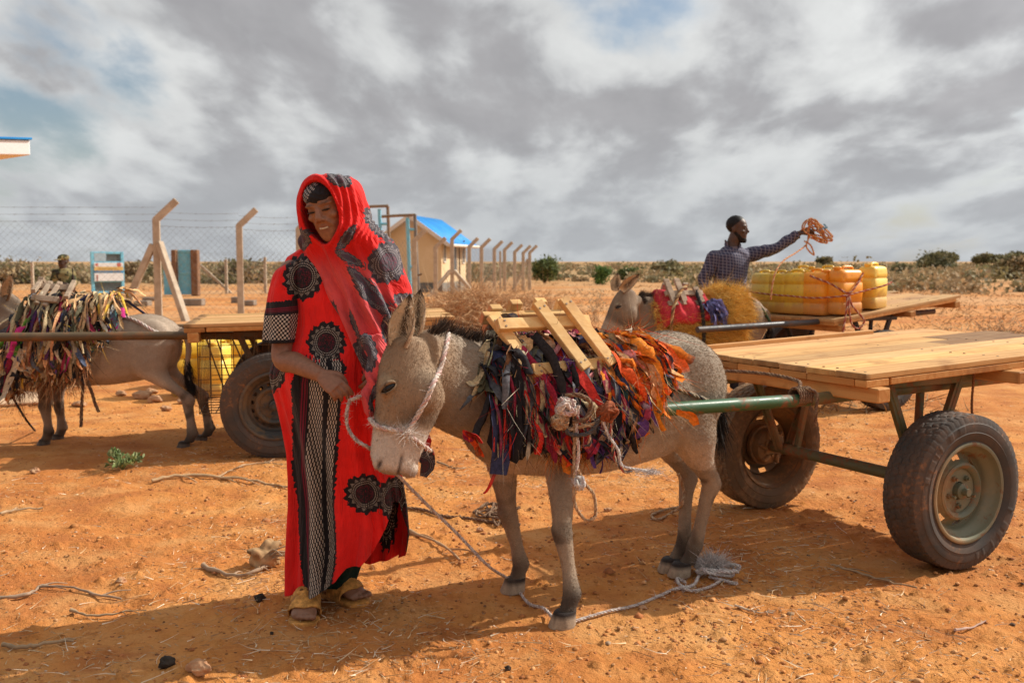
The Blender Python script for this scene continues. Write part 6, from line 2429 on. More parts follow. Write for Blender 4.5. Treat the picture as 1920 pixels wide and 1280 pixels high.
tr = [limb([sPEL + A3(.09 * s, 0, .05), sPEL + A3(.09 * s, 0, -.3), A3(sPEL[0] + .09 * s, sPEL[1], gs + .12)], [.11, .09, .07], 14) for s in (-1, 1)]
cloth_fuse('trousers', tr, 0.012, camo_m, soldier, A3(1, 0, 0))
mb = MB()
V, F = ellipsoid(T_s((0, -0.01, 0.085)), (0.090, 0.108, 0.065), M_s)
mb.add(V, F)
V, F = ellipsoid(T_s((0, 0.115, 0.062)), (0.070, 0.065, 0.010), M_s)
mb.add(V, F)
mb.build('cap', camo_m, soldier)
rf = empty('rifle', PS(137, 530, -0.15), 0, 'dark rifle slung upright at the side of the soldier', 'rifle')
mb = MB()
mb.add(*tube([PS(136, 503, -.18) - PS(137, 530, -0.15), PS(137, 524, -.18) - PS(137, 530, -0.15)], 0.012, 8), 0, (0.02, 0.018, 0.018))
mb.add(*beam(PS(136.5, 516, -.18) - PS(137, 530, -0.15), PS(138, 540, -.16) - PS(137, 530, -0.15), 0.035, 0.06, (0, 1, 0)), 0, (0.03, 0.022, 0.018))
mb.build('barrel', M_hair, rf)
mb = MB()
mb.add(*beam(PS(138, 538, -.16) - PS(137, 530, -0.15), PS(136, 560, -.14) - PS(137, 530, -0.15), 0.04, 0.09, (0, 1, 0)), 0, (0.09, 0.04, 0.02))
mb.add(*beam(PS(137.5, 532, -.2) - PS(137, 530, -0.15), PS(133, 542, -.24) - PS(137, 530, -0.15), 0.03, 0.05, (0, 1, 0)), 0, (0.02, 0.018, 0.018))
mb.build('stock', M_hair, rf)
# ------------------------------------------------------------------ the compound: fence, gates, house
def concrete_mat():
    m, nt, bs, tc = new_mat('cast_concrete', 0.85, 0.2)
    o = tc.outputs['Object']
    n1 = noise_n(nt, o, 5, 5, 0.6)
    n2 = noise_n(nt, o, 50, 4, 0.6)
    c = mixc(nt, n1.smooth(0.35, 0.65), (0.42, 0.33, 0.24), (0.54, 0.44, 0.33))
    c = mixc(nt, n2.smooth(0.56, 0.7) * 0.4, c, (0.25, 0.17, 0.11))
    setc(nt, bs, c)
    bump(nt, bs, n2, 0.3, 0.01)
    return m


def paint_mat(name, a, b, rough=0.6, sc=6, fine=0.15):
    m, nt, bs, tc = new_mat(name, rough, 0.3)
    o = tc.outputs['Object']
    n1 = noise_n(nt, o, sc, 5, 0.6)
    n2 = noise_n(nt, o, sc * 9, 3, 0.6)
    c = mixc(nt, n1.smooth(0.35, 0.68), a, b)
    c = mixc(nt, n2.smooth(0.55, 0.75) * fine, c, tuple(0.5 * q for q in a))
    setc(nt, bs, c)
    bump(nt, bs, n2, 0.1, 0.005)
    return m


M_conc = concrete_mat()
M_wire = paint_mat('dull_wire', (0.16, 0.15, 0.14), (0.22, 0.20, 0.18))
M_blue = paint_mat('light_blue_paint', (0.16, 0.50, 0.68), (0.24, 0.56, 0.70))
M_white = paint_mat('white_board', (0.75, 0.74, 0.72), (0.82, 0.81, 0.79))
M_yell = paint_mat('yellow_strip', (0.68, 0.43, 0.12), (0.74, 0.50, 0.18))
M_bluestrip = paint_mat('blue_strip', (0.05, 0.25, 0.52), (0.08, 0.30, 0.56))
M_cream = paint_mat('cream_plaster', (0.68, 0.50, 0.29), (0.73, 0.56, 0.35), 0.85, 1.2)
M_plinth = paint_mat('grey_plinth', (0.13, 0.12, 0.10), (0.19, 0.17, 0.14), 0.85, 2)
M_roofblue = paint_mat('blue_roof_sheet', (0.018, 0.24, 0.66), (0.03, 0.30, 0.72), 0.35, 1.5, 0.05)
M_fascia = paint_mat('pale_fascia', (0.62, 0.56, 0.48), (0.70, 0.64, 0.56), 0.6, 2)
M_fasciaw = paint_mat('white_fascia', (0.80, 0.80, 0.79), (0.85, 0.85, 0.84), 0.5, 2, 0.05)
M_brownpil = paint_mat('brown_masonry', (0.17, 0.085, 0.045), (0.24, 0.13, 0.07), 0.85, 4)
M_glass, nt, bs, tc = new_mat('window_glass', 0.12, 0.5)
bs.inputs['Base Color'].default_value = (0.10, 0.13, 0.15, 1)
M_block = paint_mat('grey_block', (0.20, 0.16, 0.12), (0.28, 0.22, 0.17), 0.9, 5)


def fence_post(base, h, arm, lean_dir, label, s=0.10, braces=(), arm_len=0.5, k=0):
    base = gz(base)
    t = empty('fence_post', base, 0, label, 'fence post', 'cranked concrete fence posts')
    mb = MB()
    ld = unit(lean_dir)
    lat = unit(np.cross(ld, A3(0, 0, 1)))
    mb.add(*box((0, 0, h / 2 - 0.15), (s, s, h + 0.3), axes(lat, unit(np.cross(A3(0, 0, 1), lat)), A3(0, 0, 1)), 0.012))
    mb.build('shaft', M_conc, t, flat_angle=40)
    mb = MB()
    a = A3(0, 0, h - 0.045) - ld * 0.01
    b = a + (ld * 0.72 + A3(0, 0, 0.70)) * arm_len
    mb.add(*beam(a, b, s * 0.97, s * 0.97, lat, 0.012))
    mb.build('arm', M_conc, t, flat_angle=40)
    for d, r, hh in braces:
        d = unit(d)
        mb = MB()
        mb.add(*beam(A3(0, 0, hh) + d * s * 0.5, d * r + A3(0, 0, -0.1), s * 0.9, s * 0.9, unit(np.cross(d, A3(0, 0, 1))), 0.012))
        mb.build('brace', M_conc, t, flat_angle=40)
    return t


def chain_link(a, b, h, label, step=0.11, z0=0.05, dens=1.0, r=0.0016, strands=True):
    a, b = np.asarray(a, float), np.asarray(b, float)
    L = np.linalg.norm((b - a)[:2])
    d = (b - a) / L
    t = empty('chain_link_fence', gz(a), 0, label, 'wire fence', 'chain link panels')
    o = np.array(t.location)
    mb = MB()
    nz = A3(0, 0, 1)
    n = int(L / step)
    segs = []
    H = h - z0
    x = -H
    while x < L:
        for s in (1, -1):
            x0, x1 = x, x + H
            za, zb = (z0, h) if s > 0 else (h, z0)
            p, q = np.array((x0, za)), np.array((x1, zb))
            for lim, sg in ((0.0, 1), (L, -1)):
                if (p[0] - lim) * sg < 0:
                    f = (lim - p[0]) / (q[0] - p[0])
                    if f > 1:
                        p = q = None
                        break
                    p = p + (q - p) * f
                if p is not None and (q[0] - lim) * sg < 0:
                    f = (lim - p[0]) / (q[0] - p[0])
                    q = p + (q - p) * f
            if p is not None and np.linalg.norm(q - p) > 0.02:
                segs.append((p, q))
        x += step
    for p, q in segs:
        P0, P1 = a + d * p[0] + nz * p[1] - o, a + d * q[0] + nz * q[1] - o
        mb.add(*tube([P0, P1], r, 3, False))
    mb.build('mesh', M_wire, t, smooth=False)
    if strands:
        mb = MB()
        for z in (h, h + 0.16, h + 0.32):
            k = np.linspace(0, 1, 14)
            pts = a + np.outer(k * L, d) + np.outer(z - 0.03 * np.sin(np.pi * k), nz) - o
            mb.add(*tube(pts, 0.003, 4))
            for q in np.arange(0.2, L, 0.35):
                c = a + d * q + nz * (z - 0.03 * math.sin(math.pi * q / L)) - o
                mb.add(*tube([c - A3(.02, 0, .02), c + A3(.02, 0, .02)], 0.004, 3))
        mb.build('barbed_wire', M_wire, t, smooth=False)
    return t


FD = unit(A3(1.0, 0.28, 0))        # the arms lean this way
p1, p2, p3 = G(298, 600), G(452, 596), G(563, 592)
fence_post(p1, 2.36, 1, FD, 'concrete post with two braces at the left corner of the wire fence', 0.165, ((A3(-1, -0.05, 0), 0.95, 1.75), (A3(0.80, -0.5, 0), 0.98, 1.80)), 0.66)
fence_post(p2, 2.25, 1, FD, 'concrete post standing alone between the braced post and the woman', 0.155, (), 0.58)
fence_post(p3, 2.2, 1, FD, 'concrete post half hidden behind the head of the woman', 0.15, (), 0.55)
chain_link(p1 + A3(-14, -2.0, 0), p1, 2.30, 'chain link fence running off to the left behind the soldier', 0.16, r=0.0021)
chain_link(p1, p2, 2.2, 'chain link fence between the braced post and the next post', 0.16, r=0.0021)
chain_link(p2, p3, 2.15, 'chain link fence behind the right shoulder of the woman', 0.16, r=0.0021)

fp = [((778, 575), 2.02, 'cranked fence post in front of the cream gable, left of the ladder pipes', ()), ((817, 562), 1.86, 'cranked fence post in front of the right end of the cream gable', ()),
      ((848, 556), 2.25, 'braced post of the wire fence before the narrow windows', ((A3(-1, -0.6, 0), 1.1, 1.0), (A3(1, -0.3, 0), 1.1, 1.0))),
      ((880, 553), 1.98, 'first fence post right of the house', ()), ((903, 552), 1.95, 'second fence post right of the house', ()), ((927, 548), 1.93, 'third fence post right of the house', ()), ((946, 546), 1.93, 'fourth fence post right of the house', ()),
      ((965, 544), 1.86, 'fifth fence post right of the house', ()), ((981, 543), 1.84, 'sixth fence post right of the house', ()), ((993, 542), 1.85, 'last fence post, braced, at the right corner of the compound', ((A3(-1, 0.3, 0), 0.9, 1.5),))]
pts = []
for (px, py), h, lab, br in fp:
    q = G(px, py)
    pts.append(q)
    fence_post(q, h, 1, unit(A3(1, 0.1, 0)), lab, 0.15, br, 0.52)
for k in range(2, len(pts) - 1):
    chain_link(pts[k], pts[k + 1], 1.9, 'chain link between thin posts right of the house, bay %s' % ('nearest the windows', 'beside the house corner', 'with the dry stalks before it', 'in the middle', 'beyond the middle', 'before the last', 'at the far corner')[k - 2], 0.22, r=0.003, strands=False)
chain_link(p3, pts[0], 2.0, 'chain link fence passing behind the woman towards the house', 0.2, r=0.003, strands=False)
for (px, py), top, lab in (((62, 548), 492, 'thin straight stake at the far left edge of the compound'), ((425, 552), 488, 'thin stake with a slanting brace inside the compound'), ((498, 552), 484, 'thin stake beside the shoulder of the woman'), ((938, 540), 470, 'thin iron stake among the fence posts right of the house')):
    q = gz(G(px, py))
    hh = (py - top) / FPX * q[1]
    t = empty('fence_stake', q, 0, lab, 'fence stake', 'thin fence stakes')
    mb = MB()
    mb.add(*box((0, 0, hh / 2 - .1), (0.11, 0.11, hh + .2), None, 0.01))
    mb.build('shaft', M_conc, t)
    if px == 425:
        mb = MB()
        mb.add(*beam((-1.1, 0, hh * 0.85), (0.1, 0.3, 0), 0.1, 0.1, (0, 1, 0), 0.01))
        mb.build('brace', M_conc, t)
far_a, far_b = G(330, 553), G(560, 552)
chain_link(far_a, far_b, 1.75, 'far chain link fence inside the compound between thin stakes', 0.25, r=0.004, strands=False)

# blue lattice gate carrying the white board
g0 = G(203, 552)
gd = g0[1]
mpp = gd / FPX
gate = empty('lattice_gate', gz(g0), math.radians(38), 'light blue barred gate leaf with a white notice board across its middle', 'gate')
gw, gh, gb = 54 * mpp, 78 * mpp, 2 * mpp
mb = MB()
for x in (-gw / 2, gw / 2, ):
    mb.add(*box((x, 0, gh / 2 + gb), (0.12, 0.10, gh), None, 0.01))
for z in (0.05, gh * 0.30, gh * 0.74, gh - 0.05):
    mb.add(*box((0, 0.004, z + gb), (gw - 0.12, 0.08, 0.10), None, 0.01))
mb.build('frame', M_blue, gate, flat_angle=40)
mb = MB()
for x in np.linspace(-gw / 2 + 0.12, gw / 2 - 0.12, 15):
    mb.add(*box((x, 0.01, gh / 2 + gb), (0.032, 0.03, gh - 0.1), None, 0.004))
mb.build('bars', M_wire, gate, flat_angle=40)
mb = MB()
mb.add(*box((0, 0.045, gh / 2 + gb), (gw - 0.1, 0.015, gh - 0.1), None, 0.003))
mb.build('backing', paint_mat('teal_sheet', (0.10, 0.30, 0.38), (0.15, 0.36, 0.44)), gate)
mb = MB()
mb.add(*box((-gw * 0.24, -0.03, gh * 0.87 + gb), (gw * 0.40, 0.02, gh * 0.20), None, 0.003))
mb.build('sheet', paint_mat('faded_blue_sheet', (0.33, 0.45, 0.52), (0.40, 0.50, 0.56)), gate)
bd_ = empty('notice_board', gz(g0) + A3(0, 0, gb), math.radians(38), 'white notice board with a yellow and a blue stripe fixed on the blue gate', 'notice board')
for nm, z0, z1, mt in (('lower_panel', 0.30, 0.49, M_white), ('blue_strip', 0.49, 0.545, M_bluestrip), ('yellow_strip', 0.55, 0.64, M_yell), ('upper_panel', 0.64, 0.74, M_white)):
    mb = MB()
    mb.add(*box((0.03, -0.085, gh * (z0 + z1) / 2), (gw * 0.97, 0.03, gh * (z1 - z0) - 0.006), None, 0.003))
    mb.build(nm, mt, bd_)
mb = MB()
rr = random.Random(4)
for z, x0, x1, hh in ((0.595, -0.30, 0.30, 0.035), (0.517, -0.42, 0.42, 0.030)):
    x = x0
    while x < x1:
        w_ = rr.uniform(0.012, 0.03)
        mb.add(*box((gw * x, -0.103, gh * z), (gw * w_ * 0.7, 0.006, gh * hh * rr.uniform(.6, 1)), None, 0.001))
        x += w_ + (0.02 if rr.random() < 0.2 else 0.006)
mb.build('lettering', paint_mat('print_brown', (0.35, 0.22, 0.08), (0.4, 0.26, 0.1)), bd_)
M_pr = paint_mat('print_red', (0.55, 0.16, 0.12), (0.5, 0.14, 0.10))
for x in (-0.37, 0.37):
    mb = MB()
    mb.add(*tube([(gw * x, -0.100, gh * 0.69), (gw * x, -0.106, gh * 0.69)], 0.09, 3 if x < 0 else 10))
    mb.build('emblem', M_pr, bd_)
mb = MB()
for z in (0.33, 0.36, 0.39, 0.42):
    mb.add(*box((-gw * 0.37, -0.103, gh * z), (0.05, 0.006, 0.10), None, 0.001))
mb.build('side_lettering', M_pr, bd_)

# second gate between two brown pillars
g1 = G(343, 556)
mpp = g1[1] / FPX
t = empty('barred_gate', gz(g1), 0.1, 'blue barred gate hung between two brown pillars behind the braced post', 'gate')
hh = 86 * mpp
for x, w_ in ((-13, 9), (24, 13)):
    mb = MB()
    mb.add(*box((x * mpp, 0, hh / 2), (w_ * mpp, 0.45, hh), None, 0.03))
    mb.build('pillar', M_brownpil, t, flat_angle=40)
mb = MB()
for z in (0.1, hh * 0.5, hh * 0.97):
    mb.add(*box((5 * mpp, 0, z), (24 * mpp, 0.08, 0.10), None, 0.01))
for x in np.linspace(-6, 16, 9):
    mb.add(*box((x * mpp, 0.02, hh * 0.5), (0.06, 0.05, hh * 0.94), None, 0.005))
mb.build('leaf', M_blue, t, flat_angle=40)
mb = MB()
mb.add(*box((-26 * mpp, 0, hh * 0.30), (16 * mpp, 0.06, hh * 0.55), None, 0.01))
mb.build('side_panel', M_blue, t, flat_angle=40)

for (px, py), w_, hp_, lab in (((268, 574), 27, 10, 'single grey block lying left of the braced post'), ((282, 564), 24, 7, 'flat grey block behind the single one left of the braced post'), ((362, 573), 40, 13, 'row of grey blocks right of the braced post'), ((470, 573), 18, 10, 'grey block beside the lone fence post'), ((446, 567), 20, 12, 'grey block leaning at the foot of the lone fence post')):
    q = gz(G(px, py))
    m_ = q[1] / FPX
    mb = MB()
    mb.add(*box((0, 0, hp_ * m_ / 2), (w_ * m_, 0.4, hp_ * m_), None, 0.02))
    o = mb.build('concrete_block', M_block, None, flat_angle=40)
    o.location = q
    tag(o, lab, 'block', 'grey blocks lying in the compound')

# the cream pump house with its blue roof
HB = gz(G(828, 549))
hd_ = HB[1]
m_ = hd_ / FPX
house = empty('pump_house', HB, 0, 'small cream house with a bright blue pitched roof behind the wire fence', 'house')
# local axes: gable wall faces the camera, side wall recedes to the right
gx = unit(A3(-1.0, 0.16, 0))
sx_ = unit(A3(0.19, 1.0, 0))
GW, SLN, EH, RH_ = 2.65, 4.6, 2.36, 3.30
c0, c1 = A3(0, 0, 0), gx * GW
c2, c3 = c1 + sx_ * SLN, sx_ * SLN


def prism(pts, mat, nm, par, zs=None):
    mb = MB()
    pts = np.asarray(pts, float)
    mb.add(pts, [np.arange(len(pts))[None]])
    return mb.build(nm, mat, par, smooth=False)


up = A3(0, 0, 1)
apex = gx * GW / 2 + up * RH_
pz = 0.42
mb = MB()
mb.add([c0 + up * pz, c1 + up * pz, c1 + up * EH, apex, c0 + up * EH], [np.array([[0, 1, 2, 3, 4]])])
mb.add([c2 + up * pz, c3 + up * pz, c3 + up * EH, apex + sx_ * SLN, c2 + up * EH], [np.array([[0, 1, 2, 3, 4]])])
mb.add([c3 + up * pz, c0 + up * pz, c0 + up * EH, c3 + up * EH], [np.array([[0, 1, 2, 3]])])
mb.add([c1 + up * pz, c2 + up * pz, c2 + up * EH, c1 + up * EH], [np.array([[0, 1, 2, 3]])])
mb.build('wall', M_cream, house, smooth=False)
mb = MB()
oo = 0.02
for a, b in ((c0, c1), (c1, c2), (c2, c3), (c3, c0)):
    n_ = unit(np.cross(b - a, up)) * 0.03
    if np.dot(n_, (a + b) / 2 - (c0 + c2) / 2) < 0:
        n_ = -n_
    mb.add([a + n_ - up * .3, b + n_ - up * .3, b + n_ + up * pz, a + n_ + up * pz, a + up * (pz + .002), b + up * (pz + .002)], [np.array([[0, 1, 2, 3], [3, 2, 5, 4]])])
mb.build('plinth', M_plinth, house, smooth=False)
ov = 0.42
slope = unit(apex - (c0 + up * EH))
e0 = c0 + up * EH - slope * 0.55 - sx_ * ov
e1 = c3 + up * EH - slope * 0.55 + sx_ * ov
r0, r1 = apex - sx_ * ov, apex + sx_ * (SLN + ov)
slope2 = unit(apex - (c1 + up * EH))
f0 = c1 + up * EH - slope2 * 0.55 - sx_ * ov
f1_ = c2 + up * EH - slope2 * 0.55 + sx_ * ov
rf_ = []
for nm, a, b, cc, d in (('roof', e0, e1, r1, r0), ('roof', f0, f1_, r1, r0)):
    mb = MB()
    # corrugated sheet
    nu, nv = 90, 3
    V = []
    nrm_ = unit(np.cross(b - a, d - a))
    if nrm_[2] < 0:
        nrm_ = -nrm_
    for j in range(nv):
        for i in range(nu):
            u = i / (nu - 1)
            v = j / (nv - 1)
            V.append((a * (1 - u) + b * u) * (1 - v) + (d * (1 - u) + cc * u) * v + nrm_ * (0.06 + 0.018 * math.sin(u * 2 * math.pi * 26)))
    mb.add(V, grid_faces(nv, nu))
    ro = mb.build(nm, M_roofblue, house)
    sm = ro.modifiers.new('t', 'SOLIDIFY')
    sm.thickness = 0.02
for a, b in ((e0, r0), (f0, r0)):
    mb = MB()
    mb.add(*beam(a + up * 0.0 - sx_ * 0.02, b + up * 0.0 - sx_ * 0.02, 0.03, 0.17, up, 0.004))
    mb.build('barge_board', M_fascia, house, flat_angle=40)
mb = MB()
mb.add(*beam(e0, e1, 0.03, 0.14, up, 0.004))
mb.build('fascia', M_fascia, house, flat_angle=40)
mb = MB()
off = unit(np.cross(sx_, up)) * 0.08
mb.add(*tube([e0 + off + up * 0.0, e1 + off + up * 0.0], 0.065, 10))
mb.build('gutter', M_fascia, house)
mb = MB()
q = c0 * 0.35 + c3 * 0.65 + unit(np.cross(sx_, up)) * 0.08
mb.add(*tube([q + off * 3 + up * (EH - 0.05), q + up * (EH - 0.4), q + up * 0.1], 0.04, 8))
mb.build('downpipe', M_rustpipe, house)
outn = unit(np.cross(sx_, up))
for u, w_, z0, z1 in ((0.10, 0.28, 1.35, 2.05), (0.50, 0.55, 0.95, 2.10), (0.86, 0.34, 1.30, 2.0)):
    q = sx_ * SLN * u
    mb = MB()
    R_ = axes(sx_, -outn, up)
    for zz, ht in ((z0 - .03, .06), (z1 + .03, .06)):
        mb.add(*box(q + outn * 0.02 + up * zz, (w_ + .16, 0.08, ht), R_, 0.005))
    for s in (-1, 1):
        mb.add(*box(q + outn * 0.02 + sx_ * s * (w_ / 2 + .04) + up * (z0 + z1) / 2, (0.06, 0.07, z1 - z0), R_, 0.005))
    wf = mb.build('window', M_fascia, house, flat_angle=40)
    mb = MB()
    mb.add(*box(q + outn * 0.006 + up * (z0 + z1) / 2, (w_, 0.02, z1 - z0), R_, 0.002))
    mb.add(*box(q + outn * 0.02 + up * (z0 + z1) / 2, (0.03, 0.02, z1 - z0), R_, 0.002), 1)
    mb.build('pane', [M_glass, M_wire], wf, flat_angle=40)

# pipe stands with rungs in front of the gable
def pipe(name, pts, r, mat, par, o):
    mb = MB()
    mb.add(*tube(np.array(pts) - o, r, 8))
    return mb.build(name, mat, par)


dd_ = 33.0
o0 = gz(A3(P(785, 560, dd_)[0], dd_, 0))
st_ = empty('water_stand_pipe', o0, 0, 'grey goose neck water pipe with blue side rails rising before the cream gable', 'stand pipe', 'overhead filling pipes')
pb = lambda px, py, d=0.0: P(px, py, dd_ + d)
pipe('riser', [pb(778, 402), pb(781, 480), pb(786, 562), o0 + A3(0.0, 0, -.2)], 0.055, M_wire, st_, o0)
pipe('outlet', [pb(779, 403), pb(750, 404), pb(716, 406, .2)], 0.05, M_iron, st_, o0)
pipe('side_rail', [pb(764, 408), pb(765, 440), pb(768, 520), pb(770, 560)], 0.06, M_blue, st_, o0)
for py in (430, 500):
    pipe('rung', [pb(764, py), pb(781, py + 0.5)], 0.045, M_blue, st_, o0)
pipe('valve_handle', [pb(781, 516), pb(788, 515, -.1), pb(791, 513, -.1)], 0.03, M_rustpipe, st_, o0)
d2_ = 36.0
o1 = gz(A3(P(728, 560, d2_)[0], d2_, 0))
st2 = empty('water_stand_pipe', o1, 0, 'brown goose neck water pipe rising from behind the shoulder of the woman', 'stand pipe', 'overhead filling pipes')
pb = lambda px, py, d=0.0: P(px, py, d2_ + d)
pipe('riser', [pb(727, 387), pb(729, 440), pb(731, 565)], 0.06, M_iron, st2, o1)
pipe('outlet', [pb(728, 386), pb(700, 387), pb(672, 389)], 0.055, M_iron, st2, o1)
pipe('side_rail', [pb(711, 392), pb(713, 430), pb(716, 565)], 0.06, M_blue, st2, o1)
pipe('rung', [pb(711, 420), pb(729, 420)], 0.05, M_blue, st2, o1)

# end of a roof reaching in at the left edge of the frame
RD = 13.5
ra, rb_ = P(57, 288, RD), P(-260, 283, RD - 1.5)
canopy = empty('canopy', (rb_[0], rb_[1], float(ground_h(rb_[0], rb_[1]))), 0, 'white edged canopy roof with a blue top poking in at the left of the sky', 'canopy')
oc_ = np.array(canopy.location)
L_ = unit(rb_ - ra)
bk = unit(np.cross(rb_ - ra, A3(0, 0, 1)) * (1, 1, 0))
mb = MB()
zt_, zb_ = P(57, 272, RD)[2], P(57, 300, RD)[2]
mb.add(*box((ra + rb_) / 2 * (1, 1, 0) + A3(0, 0, (zt_ + zb_) / 2) + bk * 0.8 - oc_, (np.linalg.norm(rb_ - ra), 1.6, zt_ - zb_), axes(L_, np.cross(A3(0, 0, 1), L_), A3(0, 0, 1)), 0.01))
mb.build('fascia', M_fasciaw, canopy, flat_angle=40)
mb = MB()
mb.add(*box((ra + rb_) / 2 * (1, 1, 0) + A3(0, 0, zt_ + 0.018) + bk * 0.8 - oc_, (np.linalg.norm(rb_ - ra) + .04, 1.66, 0.03), axes(L_, np.cross(A3(0, 0, 1), L_), A3(0, 0, 1)), 0.004))
mb.build('roof', M_roofblue, canopy, flat_angle=40)
for k in (0.80, 0.98):
    mb = MB()
    q = ra * (1 - k) + rb_ * k + bk * 0.8
    mb.add(*tube([A3(q[0], q[1], oc_[2] - .2) - oc_, A3(q[0], q[1], zb_ + .02) - oc_], 0.06, 10))
    mb.build('post', M_wire, canopy)

# ------------------------------------------------------------------ shrubs and scrub
def leaf_mat(name):
    m, nt, bs, tc = new_mat(name, 0.7, 0.25)
    at = attr(nt, 'Col')
    n1 = noise_n(nt, tc.outputs['Object'], 3, 4, 0.6)
    c = mixc(nt, 1.0, at.outputs['Color'], mixc(nt, n1.smooth(.3, .7), (0.7,) * 3, (1.25,) * 3), 'MULTIPLY')
    setc(nt, bs, c)
    tr = nt.nodes.new('ShaderNodeBsdfTranslucent')
    nt.links.new(c, tr.inputs['Color'])
    ms = nt.nodes.new('ShaderNodeMixShader')
    ms.inputs[0].default_value = 0.25
    out = nt.nodes['Material Output']
    nt.links.new(bs.outputs[0], ms.inputs[1])
    nt.links.new(tr.outputs[0], ms.inputs[2])
    nt.links.new(ms.outputs[0], out.inputs[0])
    return m


M_leaf = leaf_mat('leaves')
M_twig = attr_mat('dry_twigs', 0.9, 20, 0.3, 100, 0.2)


def leaf_quads(Pc, size, rng, flat=0.0, aspect=0.5):
    n = len(Pc)
    a = rng.normal(size=(n, 3))
    a[:, 2] *= (1 - flat)
    a /= np.linalg.norm(a, axis=1)[:, None]
    b = np.cross(a, rng.normal(size=(n, 3)))
    b /= np.linalg.norm(b, axis=1)[:, None]
    s = np.broadcast_to(size, (n,))[:, None]
    V = np.stack([Pc - a * s, Pc + b * s * aspect, Pc + a * s, Pc - b * s * aspect], 1).reshape(-1, 3)
    return V, np.arange(n * 4).reshape(n, 4)


def bush(name, base, w, h, label, cat, cols, rng, n=2600, clumps=26, leaf=0.05, flatbase=0.25, group=None, twig=(0.20, 0.13, 0.07), stems=9, leafless=0.0):
    t = empty(name, gz(base), rng.uniform(0, 6), label, cat, group)
    # limbs to each clump, leaves round the clump
    cc = rng.normal(size=(clumps, 3))
    cc /= np.linalg.norm(cc, axis=1)[:, None]
    cc *= rng.uniform(0.25, 1.0, (clumps, 1)) ** 0.6
    C = np.stack([cc[:, 0] * w / 2 * 0.85, cc[:, 1] * w / 2 * 0.85, h * (flatbase + (1 - flatbase) * (0.5 + 0.42 * cc[:, 2]))], 1)
    mb = MB()
    for k in range(clumps):
        st = A3(*(rng.normal(size=2) * w * 0.03), -0.05)
        mid = C[k] * (0.5, 0.5, 0.55) + rng.normal(size=3) * 0.05 * h
        mb.add(*limb([st, mid, C[k]], [0.018 * h, 0.010 * h, 0.003 * h], 7, 5), 0, np.array(twig) * rng.uniform(.8, 1.3))
        for _ in range(5):
            e = C[k] + rng.normal(size=3) * w * 0.09
            mb.add(*tube([mid * .3 + C[k] * .7, e], [0.004 * h, 0.0015 * h], 4), 0, np.array(twig) * rng.uniform(.8, 1.4))
    mb.build('stem', M_twig, t)
    kk = rng.integers(0, clumps, n)
    rad = rng.uniform(0.07, 0.17, clumps) * (w + h) / 2
    Pc = C[kk] + rng.normal(size=(n, 3)) * rad[kk][:, None] * (1, 1, 0.75)
    Pc[:, 2] = np.maximum(Pc[:, 2], 0.02)
    V, F = leaf_quads(Pc, leaf * rng.uniform(0.6, 1.3, n), rng)
    mb = MB()
    mb.add(V, F)
    pal = np.array(cols)
    ck = pal[rng.integers(0, len(pal), clumps)]
    c = ck[kk] * rng.uniform(0.7, 1.3, (n, 1))
    mb.C[-1][:, :3] = np.repeat(c, 4, 0)
    mb.build('foliage', M_leaf, t, smooth=False)
    return t


rb = np.random.default_rng(12)
GRN = [(0.13, 0.16, 0.05), (0.16, 0.18, 0.06), (0.10, 0.13, 0.045)]
OLV = [(0.22, 0.19, 0.09), (0.18, 0.17, 0.08), (0.26, 0.21, 0.11)]
DRY = [(0.36, 0.26, 0.14), (0.31, 0.22, 0.12), (0.40, 0.29, 0.16)]
DRK = [(0.10, 0.10, 0.05), (0.12, 0.115, 0.06)]
q = G(1021, 531)
bush('bush', q, 44 * q[1] / FPX, 46 * q[1] / FPX, 'rounded green bush standing alone right of the last fence post', 'bush', GRN, rb, 5200, 34, 0.11, 0.1)
q = G(1128, 533)
bush('bush', q, 30 * q[1] / FPX, 34 * q[1] / FPX, 'small bright green bush above the far donkey ears', 'bush', [(0.09, 0.16, 0.04), (0.12, 0.2, 0.05)], rb, 2200, 18, 0.08, 0.05)
q = G(1752, 512)
bush('bush', q, 74 * q[1] / FPX, 34 * q[1] / FPX, 'broad dark olive bush on the open plain to the right', 'bush', OLV + DRK, rb, 3600, 30, 0.22, 0.1)
far_trees = [(1775, 499, 36, 21, 'flat topped thorn tree on the right horizon'), (1841, 499, 28, 19, 'dark rounded tree right of the flat topped one on the horizon'), (1905, 499, 36, 21, 'tree cut by the right edge of the frame on the horizon'), (1547, 497, 26, 14, 'low tree on the horizon behind the jerrycans'), (1872, 500, 26, 18, 'small tree between the dark rounded tree and the right edge')]
for px, py, w_, h_, lab in far_trees:
    d = 190.0
    q = A3(P(px, 490, d)[0], d, 0)
    k = d / FPX
    bush('thorn_tree', q, w_ * k, h_ * k * 1.25, lab, 'tree', OLV + OLV + DRK, rb, 1900, 18, 0.40, 0.5, 'trees on the horizon')
